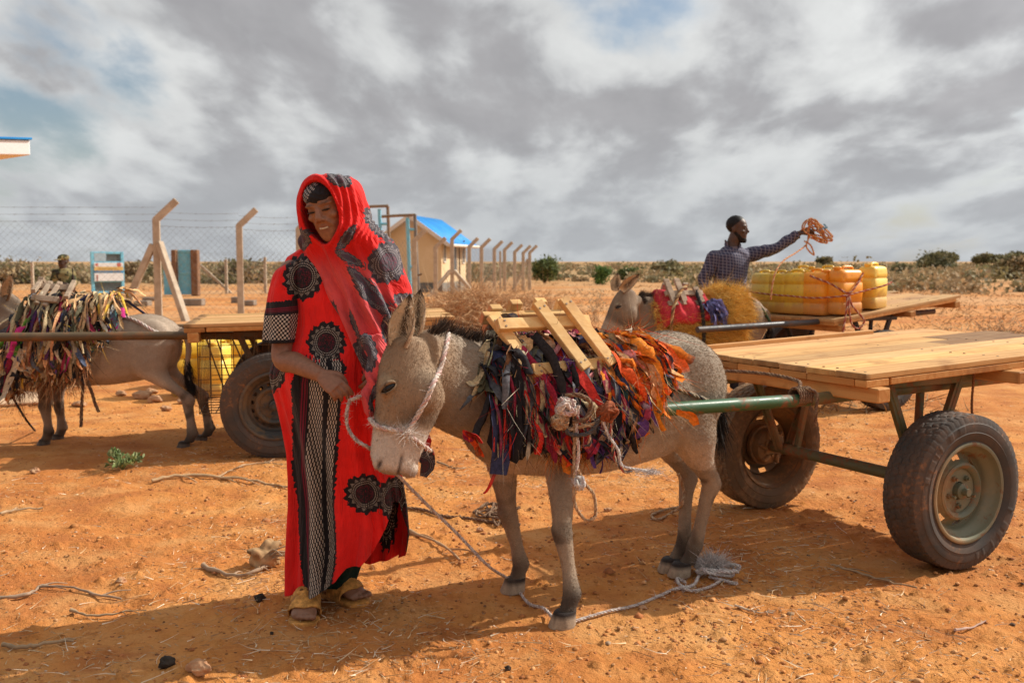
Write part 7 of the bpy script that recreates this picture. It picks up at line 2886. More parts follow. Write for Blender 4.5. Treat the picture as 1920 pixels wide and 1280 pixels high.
for px, d, w_, h_, lab, cols in ((1690, 95, 40, 18, 'olive shrub before the horizon, left of the broad dark bush', OLV), (1900, 80, 60, 36, 'olive shrub at the right edge of the plain', OLV + DRY), (1640, 70, 50, 24, 'dry shrub right behind the jerrycans', DRY), (1250, 90, 60, 20, 'dark shrub left of the man on the plain', OLV), (1180, 75, 46, 16, 'green shrub low on the plain behind the far donkey', GRN), (600, 60, 90, 40, 'shrub behind the woman', OLV),
                              (20, 62, 130, 34, 'wide olive shrub beyond the compound at the left edge', OLV + DRY), (265, 66, 80, 32, 'olive shrub beyond the blue gate', OLV + DRY), (460, 64, 110, 32, 'olive shrub beyond the lone fence post', OLV + DRY)):
    q = A3(P(px, 490, d)[0], float(d), 0)
    k = d / FPX
    bush('shrub', q, w_ * k, h_ * k * 1.1, lab, 'shrub', cols, rb, 4200, 30, 0.0022 * d, 0.1, 'scrub shrubs on the plain')


# far-off scrub, one mass to the horizon
def scrub():
    rng = np.random.default_rng(5)
    V_, F_, C__, n0 = [], [], [], 0
    mb = MB()
    N = 3000
    d = 42 * (300 / 42.0) ** rng.random(N) ** 0.75
    ang = rng.uniform(-0.62, 0.62, N)
    x = d * np.tan(ang)
    keep = (fbm(x * 0.045 + d * 0.004, d * 0.03, 91, 3) > -0.10) | (rng.random(N) < 0.30)
    keep &= (d > 58) | (np.abs(x + 8) > 6)
    keep &= ~((d < 62) & (x > -2) & (x < 9))
    keep &= ~((d < 60) & (x < 2))
    d, x = d[keep], x[keep]
    pal = np.array([(0.25, 0.21, 0.11), (0.29, 0.23, 0.13), (0.22, 0.19, 0.10)] + DRY + DRY + OLV)
    for xi, di in zip(x, d):
        w_ = rng.uniform(0.8, 2.6)
        h_ = min(w_ * rng.uniform(0.22, 0.55), 1.1) * (1.5 if rng.random() < 0.04 else 1.0)
        n = int(np.clip(6500 / di, 26, 110))
        c = rng.normal(size=(n, 3)).clip(-1.5, 1.5) * (w_ / 3, w_ / 3, h_ / 3.0) + (xi, di, h_ * 0.42)
        c[:, 2] = np.maximum(c[:, 2], 0.05) + ground_h(xi, di)
        V, F = leaf_quads(c, rng.uniform(0.07, 0.16, n) * (0.7 + di / 150), rng, 0, 0.7)
        mb.add(V, F)
        mb.C[-1][:, :3] = np.repeat(pal[rng.integers(len(pal))] * rng.uniform(0.7, 1.3, (n, 1)), 4, 0)
    o = mb.build('far_scrub', M_leaf, None, smooth=False)
    tag(o, 'belt of dry olive and tan scrub stretching to the horizon', 'scrub', kind='stuff')


scrub()


# dry brush heap behind the foremost donkey
def brush_heap():
    rng = np.random.default_rng(8)
    mb = MB()
    cx, cy = P(915, 600, 15.5)[0], 15.5
    n = 13000
    u = rng.normal(0, 0.42, n).clip(-1, 1)
    x = cx + u * 2.0
    y = cy + rng.normal(0, 0.6, n)
    hm_ = 0.80 * np.clip(1 - np.abs(u * 0.95) ** 2.4, 0.1, 1) * (1 + 0.35 * vnoise(x * 1.6, y, 4))
    z = ground_h(x, y) + hm_ * rng.random(n) ** 0.6
    P0 = np.stack([x, y, z], 1)
    D = rng.normal(size=(n, 3)) * (1, 1, 0.55)
    D /= np.linalg.norm(D, axis=1)[:, None]
    V, F = blades(P0, D, rng.uniform(0.12, 0.42, n), rng.uniform(0.003, 0.006, n), rng.normal(size=(n, 3)) * 0.6, rng, 4)
    mb.add(V, F)
    pal = np.array([(0.60, 0.36, 0.18), (0.50, 0.27, 0.13), (0.68, 0.46, 0.26), (0.42, 0.21, 0.10)])
    mb.C[-1][:, :3] = np.repeat(pal[rng.integers(0, 4, n)] * rng.uniform(0.8, 1.25, (n, 1)), 8, 0)
    o = mb.build('brush_heap', M_twig, None)
    tag(o, 'low tangle of dry brown brushwood behind the foremost donkey', 'brushwood', kind='stuff')
    # red earth bank under it
    uu = np.linspace(-2.4, 2.4, 60)
    vv = np.linspace(-1.2, 1.2, 30)
    U, Vv = np.meshgrid(uu, vv, indexing='ij')
    zz = 0.30 * np.exp(-(U / 1.5) ** 2 - (Vv / 0.6) ** 2) * (1 + 0.6 * fbm(U * 2, Vv * 2, 3, 3)) - 0.03
    V = np.stack([cx + U, cy + Vv, zz + ground_h(cx + U, cy + Vv)], -1).reshape(-1, 3)
    mb = MB()
    mb.add(V, grid_faces(60, 30))
    o = mb.build('earth_bank', M_soil)
    tag(o, 'low bank of red earth', 'earth', kind='structure')


brush_heap()


def dry_stalks(name, base, h, w, label, n, rng, cat='dry plant', col=(0.50, 0.36, 0.22), tips=0, rad=0.006):
    t = empty(name, gz(base), 0, label, cat)
    mb = MB()
    pts_t = []
    for _ in range(n):
        a = rng.uniform(0, 2 * math.pi)
        r = rng.uniform(0.1, 1) * w / 2
        hh = h * rng.uniform(0.5, 1.0)
        e = A3(r * math.cos(a), r * math.sin(a), hh)
        m1 = e * (0.25, 0.25, 0.5) + rng.normal(size=3) * 0.04 * h
        path = spline([A3(rng.normal() * .04, rng.normal() * .04, -0.02), m1, e], 9)
        mb.add(*tube(path, np.linspace(rad, rad * 0.35, 9), 5), 0, np.array(col) * rng.uniform(.75, 1.2))
        for _ in range(4):
            k = rng.integers(3, 9)
            d = rng.normal(size=3) * (1, 1, .6) + (0, 0, .5)
            q = path[k] + unit(d) * h * rng.uniform(0.1, 0.3)
            mb.add(*tube([path[k], (path[k] + q) / 2 + rng.normal(size=3) * .02 * h, q], [rad * .5, rad * .4, rad * .2], 4), 0, np.array(col) * rng.uniform(.75, 1.25))
            pts_t.append(q)
    mb.build('stem', M_twig, t)
    if tips:
        Pc = np.array(pts_t)[rng.integers(0, len(pts_t), tips)] + rng.normal(size=(tips, 3)) * 0.03 * h
        V, F = leaf_quads(Pc, 0.022 * rng.uniform(.6, 1.4, tips), rng)
        mb = MB()
        mb.add(V, F, 0, (0.50, 0.40, 0.26))
        mb.build('seed_heads', M_leaf, t, smooth=False)['kind'] = 'stuff'
    return t


dry_stalks('dry_weed', G(1118, 606), 0.88, 0.9, 'tall bleached weed stalks left of the far donkey head', 10, rb, tips=160)
dry_stalks('dry_weed', G(1290, 585), 0.95, 1.1, 'thin bleached weed stalks behind the red cloth of the far donkey', 8, rb, tips=120)
dry_stalks('dry_weed', G(975, 590), 0.62, 1.3, 'pale bent stalk over the brushwood before the fence posts', 5, rb, col=(0.62, 0.46, 0.26), rad=0.012)
dry_stalks('thorn_bush', G(1885, 680), 0.62, 1.1, 'dry leafless thorn bush at the right edge behind the near cart', 60, rb, 'dry bush', (0.34, 0.22, 0.14), 200, 0.005)
dry_stalks('thorn_bush', G(1850, 700), 0.35, 1.0, 'low dry twigs spreading below the thorn bush at the right edge', 40, rb, 'dry bush', (0.40, 0.27, 0.17), 100, 0.004)
# ------------------------------------------------------------------ ropes and harness
from mathutils.bvhtree import BVHTree


def bvh_of(o):
    me = o.data
    mw = Matrix.LocRotScale(o.location, o.rotation_euler, o.scale)
    return BVHTree.FromPolygons([mw @ v.co for v in me.vertices], [tuple(p.vertices) for p in me.polygons])


def on_skin(bvh, px, py, lift=0.008):
    """where the animal's skin stands at a place in the frame"""
    c = Vector((0, 0, CAM_H))
    d = (Vector(P(px, py, 5.0)) - c).normalized()
    h, n, i, t = bvh.ray_cast(c, d)
    if h is None:
        return None
    if n.dot(d) > 0:
        n = -n
    return np.array(h) + np.array(n) * lift


def skin_path(bvh, pts, lift=0.008):
    r = [on_skin(bvh, x, y, lift) for x, y in pts]
    return [q for q in r if q is not None]


rg = np.random.default_rng(40)
bv = bvh_of(donkey_main)
PINK = ((0.66, 0.54, 0.47), (0.60, 0.40, 0.36), (0.70, 0.62, 0.55))
WHT = ((0.62, 0.56, 0.52), (0.54, 0.46, 0.44), (0.66, 0.61, 0.56))
TAN_ = ((0.48, 0.32, 0.19), (0.42, 0.24, 0.13), (0.55, 0.40, 0.26))
PIE = ((0.50, 0.36, 0.24), (0.45, 0.08, 0.06), (0.10, 0.08, 0.07))
BROWN = ((0.22, 0.13, 0.08), (0.17, 0.09, 0.055), (0.28, 0.18, 0.11))

halter = empty('halter', FM.o, 0, 'frayed pinkish white rope halter on the lowered head of the foremost donkey', 'halter')
ho = FM.o


def mirror_head(p):
    q = FM.l(p) - hm['poll']
    return FM.w(FM.l(p) - 2 * np.dot(q, hm['lat']) * hm['lat'])


near_nose = skin_path(bv, [(762, 809), (745, 806), (725, 803), (708, 797), (699, 790)])
nose = near_nose + [FM.w(hm['poll'] + hm['dir'] * hm['len'] * 0.60 + hm['up'] * 0.098)] + [mirror_head(q) for q in near_nose[::-1]]
chin = skin_path(bv, [(762, 811), (776, 822), (790, 833), (800, 842)])
chin = chin + [FM.w(hm['poll'] + hm['dir'] * hm['len'] * 0.80 - hm['up'] * 0.125)] + [mirror_head(q) for q in chin[::-1]]
cheek = skin_path(bv, [(762, 809), (775, 790), (790, 765), (802, 742), (812, 718), (820, 695), (828, 668), (834, 645), (838, 628)])
for nm, pth, r, fz in (('nose_band', nose, 0.0085, 420), ('chin_strap', chin, 0.0065, 200), ('cheek_strap', cheek, 0.0085, 420)):
    rope([np.array(q) - ho for q in pth], r, 200, 3, None, PINK, fz, rg, None, 0.022).build(nm, M_rope, halter)
kn = on_skin(bv, 762, 810, 0.012) - ho
mb = MB()
V, F = ellipsoid(kn, (0.017, 0.014, 0.017))
mb.add(V + vnormals(V, F) * 0.006 * vnoise3(V, 90, 3)[:, None], F, 0, PINK[0])
n = 300
Vb, Fb = blades(np.tile(kn, (n, 1)) + rg.normal(size=(n, 3)) * 0.008, rg.normal(size=(n, 3)), rg.uniform(0.012, 0.032, n), np.full(n, .0011), rg.normal(size=(n, 3)) * .5, rg, 4)
mb.add(Vb, Fb, 0, PINK[2])
mb.build('knot', M_rope, halter)

# lead rope: hand, sag, muzzle, down to the hooves and the frayed end
gp = lambda px, py, z=0.012: gz(G(px, py)) + A3(0, 0, z)
hand = P(655, 752, 3.555)
lead = [P(676, 742, 3.53), P(662, 748, 3.545), hand, P(650, 775, 3.55), P(652, 800, 3.55), P(668, 825, 3.53), P(690, 838, 3.52), P(712, 858, 3.60), P(748, 893, 3.66), P(800, 945, 3.72), P(860, 1003, 3.78), P(915, 1060, 3.80), gp(958, 1103), gp(990, 1130), gp(1020, 1152) + A3(0, 0, 0.015), P(1042, 1161, 3.66), P(1066, 1166, 3.655), gp(1096, 1164), gp(1140, 1152), gp(1190, 1140), gp(1235, 1124), gp(1270, 1112), gp(1300, 1112), gp(1330, 1105), gp(1352, 1090)]
o = rope_obj(lead, 'long frayed white lead rope from the woman to a tuft by the hind hooves', 'rope', name='lead_rope', r=0.0058, n=700, cols=((0.56, 0.48, 0.43), (0.44, 0.34, 0.31), (0.62, 0.55, 0.50)), fuzz=1300, rng=rg, fl=0.015)
mb = MB()
tc_ = gp(1332, 1074, 0.045)
n = 1500
d = rg.normal(size=(n, 3))
d /= np.linalg.norm(d, axis=1)[:, None]
d[:, 2] = np.abs(d[:, 2]) * 0.9
Vb, Fb = blades(tc_ + d * (0.075, 0.06, 0.03) * rg.uniform(0.2, 1, (n, 1)), d + rg.normal(size=(n, 3)) * .5, rg.uniform(0.012, 0.036, n), np.full(n, .0016), rg.normal(size=(n, 3)) * .8, rg, 5)
mb.add(Vb, Fb, 0)
mb.C[-1][:, :3] = np.repeat(np.array((0.66, 0.60, 0.57)) * rg.uniform(0.75, 1.15, (n, 1)), 10, 0)
for k in range(5):
    a = rg.uniform(0, 6, 6)
    pts = [tc_ + A3(math.cos(q) * 0.09, math.sin(q) * 0.07, -0.02 + 0.02 * i % 0.03) + A3(0.03, -0.03, 0) for i, q in enumerate(np.sort(a))]
    rope(pts, 0.007, 60, 3, None, WHT, 90, rg, mb, 0.02)
o2 = mb.build('frayed_tuft', M_rope, o)
for pts in ([(1330, 1082), (1372, 1095), (1382, 1098)], [(1290, 1110), (1274, 1098), (1270, 1086), (1285, 1092)], [(1268, 1112), (1300, 1100), (1310, 1082), (1318, 1075)]):
    rope([gp(*q) for q in pts], 0.0065, 60, 3, None, WHT, 90, rg).build('loose_end', M_rope, o)

# knots and hanging cords at the tip of the near shaft
hr = empty('harness_cords', FM.w((0.1, 0.3, 0.78)), 0, 'knotted pink and white harness cords hanging at the tip of the green shaft', 'harness')
h0 = np.array(hr.location)
px3 = lambda x, y, d=3.70: P(x, y, d) - h0
cords = [([(1062, 762), (1075, 775), (1079, 810), (1077, 850), (1079, 900), (1080, 940), (1090, 968), (1106, 976), (1117, 960), (1112, 930), (1098, 905), (1082, 885)], 3.66, .0060, TAN_, 120),
         ([(1085, 760), (1081, 800), (1084, 850), (1080, 890), (1076, 915)], 3.66, .0062, PINK, 90), ([(1140, 790), (1146, 820), (1150, 850), (1158, 868), (1172, 880), (1190, 878)], 3.66, .0058, PIE, 90),
         ([(1128, 780), (1140, 815), (1158, 842), (1170, 872), (1200, 880), (1222, 884)], 3.65, .0052, WHT, 110), ([(1060, 745), (1080, 742), (1100, 752), (1108, 770), (1098, 785), (1075, 788)], 3.66, .0080, BROWN, 30),
         ([(1045, 778), (1062, 800), (1090, 798), (1120, 790), (1135, 776)], 3.66, .0070, TAN_, 60), ([(1070, 770), (1100, 810), (1105, 830), (1098, 838)], 3.66, .0070, PIE, 60), ([(1060, 760), (1055, 790), (1070, 812), (1096, 815), (1118, 800), (1130, 770)], 3.65, .0075, ((.10, .09, .09),) * 3, 10)]
for pts, d, r, cc, fz in cords:
    rope([px3(x, y, d) + rg.normal(size=3) * 0.004 for x, y in pts], r, 120, 3, None, cc, fz, rg, None, 0.025).build('cord', M_rope, hr)
for (x, y), s, cc in (((1062, 764), .036, PINK), ((1140, 772), .034, ((0.30, 0.09, 0.04),) * 3), ((1085, 905), .022, WHT), ((1050, 790), .028, TAN_)):
    c = px3(x, y, 3.66)
    mb = MB()
    for k in range(6):
        t_ = np.linspace(0, 2 * np.pi, 14)
        a, b = unit(rg.normal(size=3)), unit(rg.normal(size=3))
        b = unit(b - a * np.dot(a, b))
        rope([c + (a * math.cos(q) + b * math.sin(q)) * s * rg.uniform(.75, 1.1) for q in t_], 0.0085, 50, 3, None, cc, 30, rg, mb, 0.02)
    V, F = ellipsoid(c, (s * .8,) * 3)
    mb.add(V, F, 0, np.array(cc[0]) * 0.5)
    mb.build('knot', M_rope, hr)
mb = MB()
n = 220
c = px3(1212, 884, 3.65)
Vb, Fb = blades(c + rg.normal(size=(n, 3)) * (0.03, 0.015, 0.006), rg.normal(size=(n, 3)) * (.8, .5, .4) + (0.9, 0, -0.25), rg.uniform(0.01, 0.028, n), np.full(n, .0011), rg.normal(size=(n, 3)) * .5, rg, 4)
mb.add(Vb, Fb, 0, (0.62, 0.56, 0.53))
mb.build('frayed_end', M_rope, hr)

crup = skin_path(bv, [(1225, 722), (1245, 722), (1268, 730), (1290, 738), (1312, 745), (1332, 752)], 0.010)
if len(crup) > 3:
    crup = [FM.w((-0.05, 0.22, 1.0))] + crup + [crup[-1] + A3(0.10, 0.08, -0.01)]
    rope_obj(crup, 'dark and cream plaited cord running back over the grey rump to the shaft', 'rope', r=0.008, n=140, cols=((0.42, 0.34, 0.24), (0.06, 0.05, 0.05), (0.36, 0.28, 0.19)), fuzz=40, rng=rg)
# orange rag end under the shaft
mb = MB()
V, F = ribbon([P(1268, 772, 3.86), P(1285, 776, 3.85), P(1298, 782, 3.85), P(1305, 797, 3.85)], [A3(0, 0, 1)] * 4, np.array([.010, .012, .013, .014, .016, .016, .018, .018, .016, .012]), 0.6, 10)
mb.add(V, F, 0, (0.74, 0.20, 0.02))
tag(mb.build('orange_rag', M_cloth), 'small orange rag end showing under the green shaft by the flank', 'rag')
# frayed strap under the chest
cst = empty('chest_strap', P(885, 815, 3.52), 0, 'frayed red and orange strap ends hanging under the chest of the foremost donkey', 'strap')
c0_ = np.array(cst.location)
for k, (pts, cc) in enumerate([([(868, 806), (880, 812), (895, 818), (905, 830)], 'red'), ([(880, 812), (890, 828), (900, 842), (908, 856)], 'orangered'), ([(892, 816), (898, 834), (897, 848), (903, 852)], 'rust'), ([(872, 808), (876, 818), (884, 822), (888, 826)], 'crimson')]):
    mb = MB()
    V, F = ribbon([P(x, y, 3.52) - c0_ for x, y in pts], [A3(0.4 * (k % 2), -0.5, 1)] * 4, np.array([.006, .010, .012, .013, .012, .014, .013, .011, .008, .004]), 0.7, 10)
    mb.add(V, F, 0, C_[cc])
    mb.build('rag_strip', M_cloth, cst)
# brown lashing where the shaft meets the cart
lash = empty('lashing', P(1512, 722, 4.36), 0, 'brown rope lashing round the green shaft at the front of the near cart', 'rope')
l0 = np.array(lash.location)
for k in range(6):
    a = np.linspace(0, 2 * np.pi, 16)
    axp = FM.R @ A3(1, 0, 0)
    s1 = unit(np.cross(axp, A3(0, 0, 1)))
    c = A3(0, 0, 0) + axp * (0.012 * k - 0.03)
    cen = cart_main.matrix_basis @ Vector((0.66, 0.385, 0.785))
    c = np.array(cen) - l0 + axp * (0.014 * k)
    rope([c + (s1 * math.cos(q) + A3(0, 0, 1) * math.sin(q)) * 0.036 for q in a], 0.006, 50, 3, None, BROWN, 20, rg).build('turn', M_rope, lash)
rope([np.array(cart_main.matrix_basis @ Vector(q)) - l0 for q in ((0.70, 0.385, 0.82), (0.64, 0.30, 0.84), (0.64, 0.1, 0.85), (0.66, -0.15, 0.84), (0.7, -0.36, 0.82))], 0.008, 90, 3, None, BROWN, 60, rg).build('span', M_rope, lash)
rope([np.array(cart_main.matrix_basis @ Vector(q)) - l0 for q in ((0.70, 0.40, 0.82), (0.66, 0.44, 0.80), (0.67, 0.45, 0.72), (0.66, 0.44, 0.66))], 0.007, 50, 3, None, BROWN, 40, rg).build('loose_end', M_rope, lash)
t_ = cart_main.matrix_basis
rope_obj([np.array(t_ @ Vector(q)) for q in ((-0.28, 0.50, 0.86), (-0.27, 0.50, 0.7), (-0.285, 0.50, 0.55), (-0.26, 0.49, 0.45))], 'reddish strip hanging straight down beside the strut above the near tyre', 'cord', r=0.006, n=50, cols=((0.30, 0.13, 0.06),) * 3)
rope_obj([np.array(t_ @ Vector(q)) for q in ((0.62, -0.35, 0.78), (0.64, -0.36, 0.68), (0.62, -0.37, 0.58), (0.63, -0.36, 0.50))], 'pale twisted cord dangling behind the rump of the foremost donkey', 'cord', r=0.007, n=60, cols=PIE, fuzz=30, rng=rg)
rope_obj([P(1272, 888, 4.35), P(1282, 920, 4.38), P(1276, 950, 4.36), gp(1262, 968), gp(1235, 978), gp(1222, 970), gp(1245, 962), gp(1272, 955), gp(1290, 945)], 'brown tether looped on the ground in front of the hind legs', 'rope', r=0.007, n=140, cols=TAN_, fuzz=60, rng=rg)
rope_obj([gp(740, 958), gp(790, 960), gp(830, 970), gp(880, 978), gp(930, 985), gp(975, 990)], 'dark rope lying across the ground left of the front legs', 'rope', r=0.008, n=160, cols=BROWN, fuzz=120, rng=rg)
pts = [gp(*(np.array((935, 968)) + rg.normal(size=2) * (26, 11)), 0.012 + 0.03 * rg.random()) for _ in range(26)]
rope_obj(pts, 'loose tangle of brown cord on the ground left of the front legs', 'cord tangle', r=0.006, n=300, cols=BROWN, fuzz=120, rng=rg)
rope_obj([P(-14, 690, 7.2), P(0, 706, 7.2), P(24, 745, 7.15), P(48, 785, 7.1), gp(66, 815)], 'thin dark tether slanting down at the left edge of the frame', 'rope', r=0.008, n=90, cols=((0.05, 0.035, 0.03),) * 3)
for pts, lab in (([(154, 700), (155, 730), (153, 765), (152, 800)], 'short twisted cord hanging from the rag fringe of the left donkey'), ([(163, 715), (172, 735), (178, 755), (185, 772)], 'second cord hanging slanted behind the left donkey front legs')):
    rope_obj([P(x, y, 7.12) for x, y in pts], lab, 'cord', 'cords under the left donkey', r=0.011, n=60, cols=BROWN, fuzz=60, rng=rg)
rope_obj(skin_path(bvh_of(donkey_left), [(232, 596), (260, 605), (290, 622), (315, 628), (335, 632)], 0.012) or [P(230, 596, 7), P(335, 632, 7)], 'pink and white cord running over the rump of the left donkey', 'rope', r=0.012, n=90, cols=PINK, fuzz=30, rng=rg)

# the bundle of rope in the man's raised hand and its trailing end
bc = P(1530, 432, 9.68)
ORG = ((0.60, 0.30, 0.12), (0.52, 0.16, 0.08), (0.66, 0.42, 0.24))
pts = []
for k in range(30):
    a = k * 2.1 + rg.normal() * .5
    rx, rz = rg.uniform(0.07, 0.16), rg.uniform(0.04, 0.12)
    pts.append(bc + A3(rx * math.cos(a) + 0.015, rg.normal() * 0.04, rz * math.sin(a) + 0.02 - 0.10 * max(0, math.cos(a)) * (k % 3 == 0)))
bun = rope_obj([np.array(w2) + A3(0.05, 0, .03)] + pts, 'tangled bundle of orange rope held up in the outstretched hand of the man', 'rope bundle', name='rope_bundle', r=0.0075, n=620, cols=ORG, fuzz=60, rng=rg)
rope([bc + A3(-0.05, 0, -0.03), P(1512, 462, 9.68), P(1526, 478, 9.68), P(1520, 460, 9.68), P(1508, 452, 9.66)], 0.0075, 60, 3, None, ORG, 10, rg).build('loop', M_rope, bun)
rope([P(1516, 440, 9.66), P(1512, 458, 9.6), P(1492, 474, 9.4), P(1470, 488, 9.15), P(1455, 508, 9.0), P(1448, 535, 8.95), P(1445, 562, 8.95)], 0.0075, 120, 3, None, ORG, 20, rg).build('trailing_end', M_rope, bun)
blu = MB()
for k in range(3):
    V, F = ribbon([bc + A3(0.02 + .02 * k, -.04, .0 + .03 * k), bc + A3(0.05 + .02 * k, -.06, .02), bc + A3(0.07, -.05, -.01 + .02 * k)], [A3(0, 0.3, 1)] * 3, np.full(9, .008), .4, 9)
    blu.add(V, F, 0, (0.25, 0.45, 0.60))
blu.build('blue_strip', M_cloth, bun)

load = empty('lashing_rope', on_bg_deck(0.4, 0.3), 0, 'red and white rope lashed round the jerrycans and knotted on the orange one', 'rope')
l0 = np.array(load.location)
bd = lambda x, y, z: on_bg_deck(x, y) + A3(0, 0, z) - l0
for pts in ([(0.695, -0.52, .22), (0.69, -0.2, .20), (0.685, 0.1, .19), (0.675, 0.36, .18), (0.58, 0.60, .19), (0.3, 0.60, .20), (0.05, 0.62, .22), (-0.12, 0.56, .23)],
            [(0.66, 0.30, .38), (0.60, 0.50, .30), (0.50, 0.61, .21), (0.38, 0.60, .27), (0.26, 0.56, .36)], [(0.52, 0.615, .20), (0.53, 0.63, .10), (0.56, 0.64, .0), (0.60, 0.66, -0.10), (0.61, 0.66, -.18)],
            [(0.50, 0.615, .20), (0.47, 0.63, .1), (0.40, 0.64, .02), (0.34, 0.66, -.06), (0.40, 0.66, -.12), (0.48, 0.65, -.08), (0.51, 0.64, .04), (0.505, 0.62, .18)]):
    rope([bd(*q) for q in pts], 0.0085, 120, 3, None, ((0.42, 0.10, 0.06), (0.55, 0.36, 0.26), (0.35, 0.08, 0.05)), 20, rg).build('run', M_rope, load)
# cords over the far donkey's saddle
cd = [BB.pt(x, a, o_) for x, a, o_ in ((0.44, 0.36, .10), (0.40, 0.22, .11), (0.30, 0.12, .14), (0.2, 0.05, .16))]
rope_obj(cd, 'striped cord slanting across the red cloth of the far donkey', 'rope', 'cords on the far donkey', r=0.014, n=80, cols=((0.40, 0.20, 0.08), (0.55, 0.38, 0.2), (0.2, 0.1, 0.05)))
cd = [BB.pt(x, a, o_) for x, a, o_ in ((-0.20, 0.05, .12), (-0.36, 0.12, .03), (-0.5, 0.2, .03), (-0.58, 0.28, .04))]
rope_obj(cd, 'dark green cord over the rump of the far donkey to its cart', 'rope', 'cords on the far donkey', r=0.012, n=80, cols=((0.05, 0.08, 0.04),) * 3)
cd = [BB.pt(x, a, o_) for x, a, o_ in ((0.14, 0.10, .14), (0.15, 0.25, .11), (0.15, 0.4, .09), (0.15, 0.5, .09))]
rope_obj(cd, 'dark strap hanging down the middle of the red cloth of the far donkey', 'strap', 'cords on the far donkey', r=0.016, n=60, cols=((0.03, 0.03, 0.03),) * 3)

# ------------------------------------------------------------------ litter on the ground
M_stone = paint_mat('dusty_stone', (0.40, 0.20, 0.10), (0.50, 0.30, 0.17), 0.95, 12)
M_dark = paint_mat('dried_dung', (0.030, 0.024, 0.020), (0.055, 0.042, 0.032), 0.95, 30)


def lump(name, p, r, mat, label, cat, group=None, squash=0.7, sink=0.2, seed=0):
    V, F = ellipsoid((0, 0, 0), (r, r * 0.85, r * squash), None, 16)
    V = V * (1 + 0.75 * vnoise3(V / r, 1.5, seed + 3) + 0.35 * vnoise3(V / r, 3.7, seed + 8))[:, None]
    mb = MB()
    mb.add(V, F)
    o = mb.build(name, mat, None, flat_angle=24)
    o.location = gz(p) + A3(0, 0, r * squash * (1 - sink))
    return tag(o, label, cat, group)


lump('dung_ball', G(488, 1130), 0.019, M_dark, 'round black dung ball left of the front sandal', 'dung', None, 0.95, .1, 1)
lump('dung_ball', G(314, 1254), 0.026, M_dark, 'dark crumbly dung lump near the bottom left of the frame', 'dung', None, 0.8, .1, 2)
lump('dung_ball', G(510, 1190), 0.007, M_dark, 'tiny black dung pellet just left of the front sandal tip', 'dung', None, 0.9, .1, 3)
lump('dung_ball', G(952, 1252), 0.010, M_dark, 'small dark pellet at the bottom middle of the frame', 'dung', None, 0.9, .1, 4)
lump('stone', G(370, 1270), 0.034, M_stone, 'greyish half buried stone at the bottom edge, right of the dung lump', 'stone', None, 0.65, .3, 5)
for k, (x, y, r, lab) in enumerate([(226, 1095, .024, 'small pale stone in the sun on the left foreground'), (268, 745, .085, 'squarish red rock under the belly of the left donkey'), (292, 752, .07, 'smaller rock right of the squarish one under the left donkey'), (283, 738, .05, 'flat pale stone behind the rocks under the left donkey'),
                                  (345, 756, .06, 'low rock between the left donkey and the yellow jerrycans'), (228, 742, .05, 'small rock left of the squarish one under the left donkey'), (312, 770, .045, 'loose stone in front of the rocks under the left donkey'), (88, 760, .06, 'stone behind the front hooves of the left donkey'),
                                  (148, 762, .05, 'stone between the cords of the left donkey'), (66, 888, .035, 'clod below the front hooves of the left donkey'), (900, 998, .018, 'pebble under the chest of the foremost donkey'), (1140, 960, .02, 'pebble in the shade behind the front legs of the foremost donkey'), (1205, 1142, .014, 'pebble beside the lead rope')]):
    lump('stone', G(x, y), r, M_stone, lab, 'stone', None, 0.6, .25, 10 + k)
mb = MB()
V, F = ellipsoid((0, 0, 0), (0.55, 0.42, 0.07), None, 22)
V = V * (1 + 0.3 * vnoise3(V, 2.2, 4))[:, None]
mb.add(V, F)
o = mb.build('pale_slab', paint_mat('pale_sandstone', (0.55, 0.36, 0.22), (0.64, 0.44, 0.28), 0.9, 3))
o.location = gz(G(2, 752)) + A3(0, 0, .02)
tag(o, 'pale flat stone slab at the left edge beside the donkey', 'stone slab')

# little green plant
pl = empty('green_plant', gz(G(230, 882)), 0, 'small bright green leafy plant on the bare soil at left', 'plant')
mb, ms = MB(), MB()
for k in range(30):
    a = rg.uniform(0, 6.28)
    L = rg.uniform(0.07, 0.17)
    e = A3(math.cos(a) * L * 0.95, math.sin(a) * L * 0.8, rg.uniform(0.03, 0.12))
    path = spline([A3(0, 0, 0), e * (0.4, 0.4, 0.8), e], 7)
    ms.add(*tube(path, np.linspace(.003, .0015, 7), 4), 0, (0.16, 0.2, 0.08))
    m = 9
    q = path[rg.integers(2, 7, m)] + rg.normal(size=(m, 3)) * 0.006
    dr = unit(e)[None] * 0.5 + rg.normal(size=(m, 3)) * 0.6 + (0, 0, 0.35)
    for j in range(m):
        dd = unit(dr[j]) * rg.uniform(0.022, 0.040)
        V, F = ribbon([q[j], q[j] + dd * .5 + A3(0, 0, .003), q[j] + dd], [np.cross(dd, rg.normal(size=3))] * 3, np.array([.002, .007, .0095, .0085, .005, .001]), .35, 6)
        mb.add(V, F, 0, np.array(((0.26, 0.32, 0.13), (0.34, 0.40, 0.19), (0.17, 0.25, 0.08))[rg.integers(3)]) * rg.uniform(.8, 1.2))
ms.build('stem', M_twig, pl)
mb.build('foliage', M_leaf, pl)


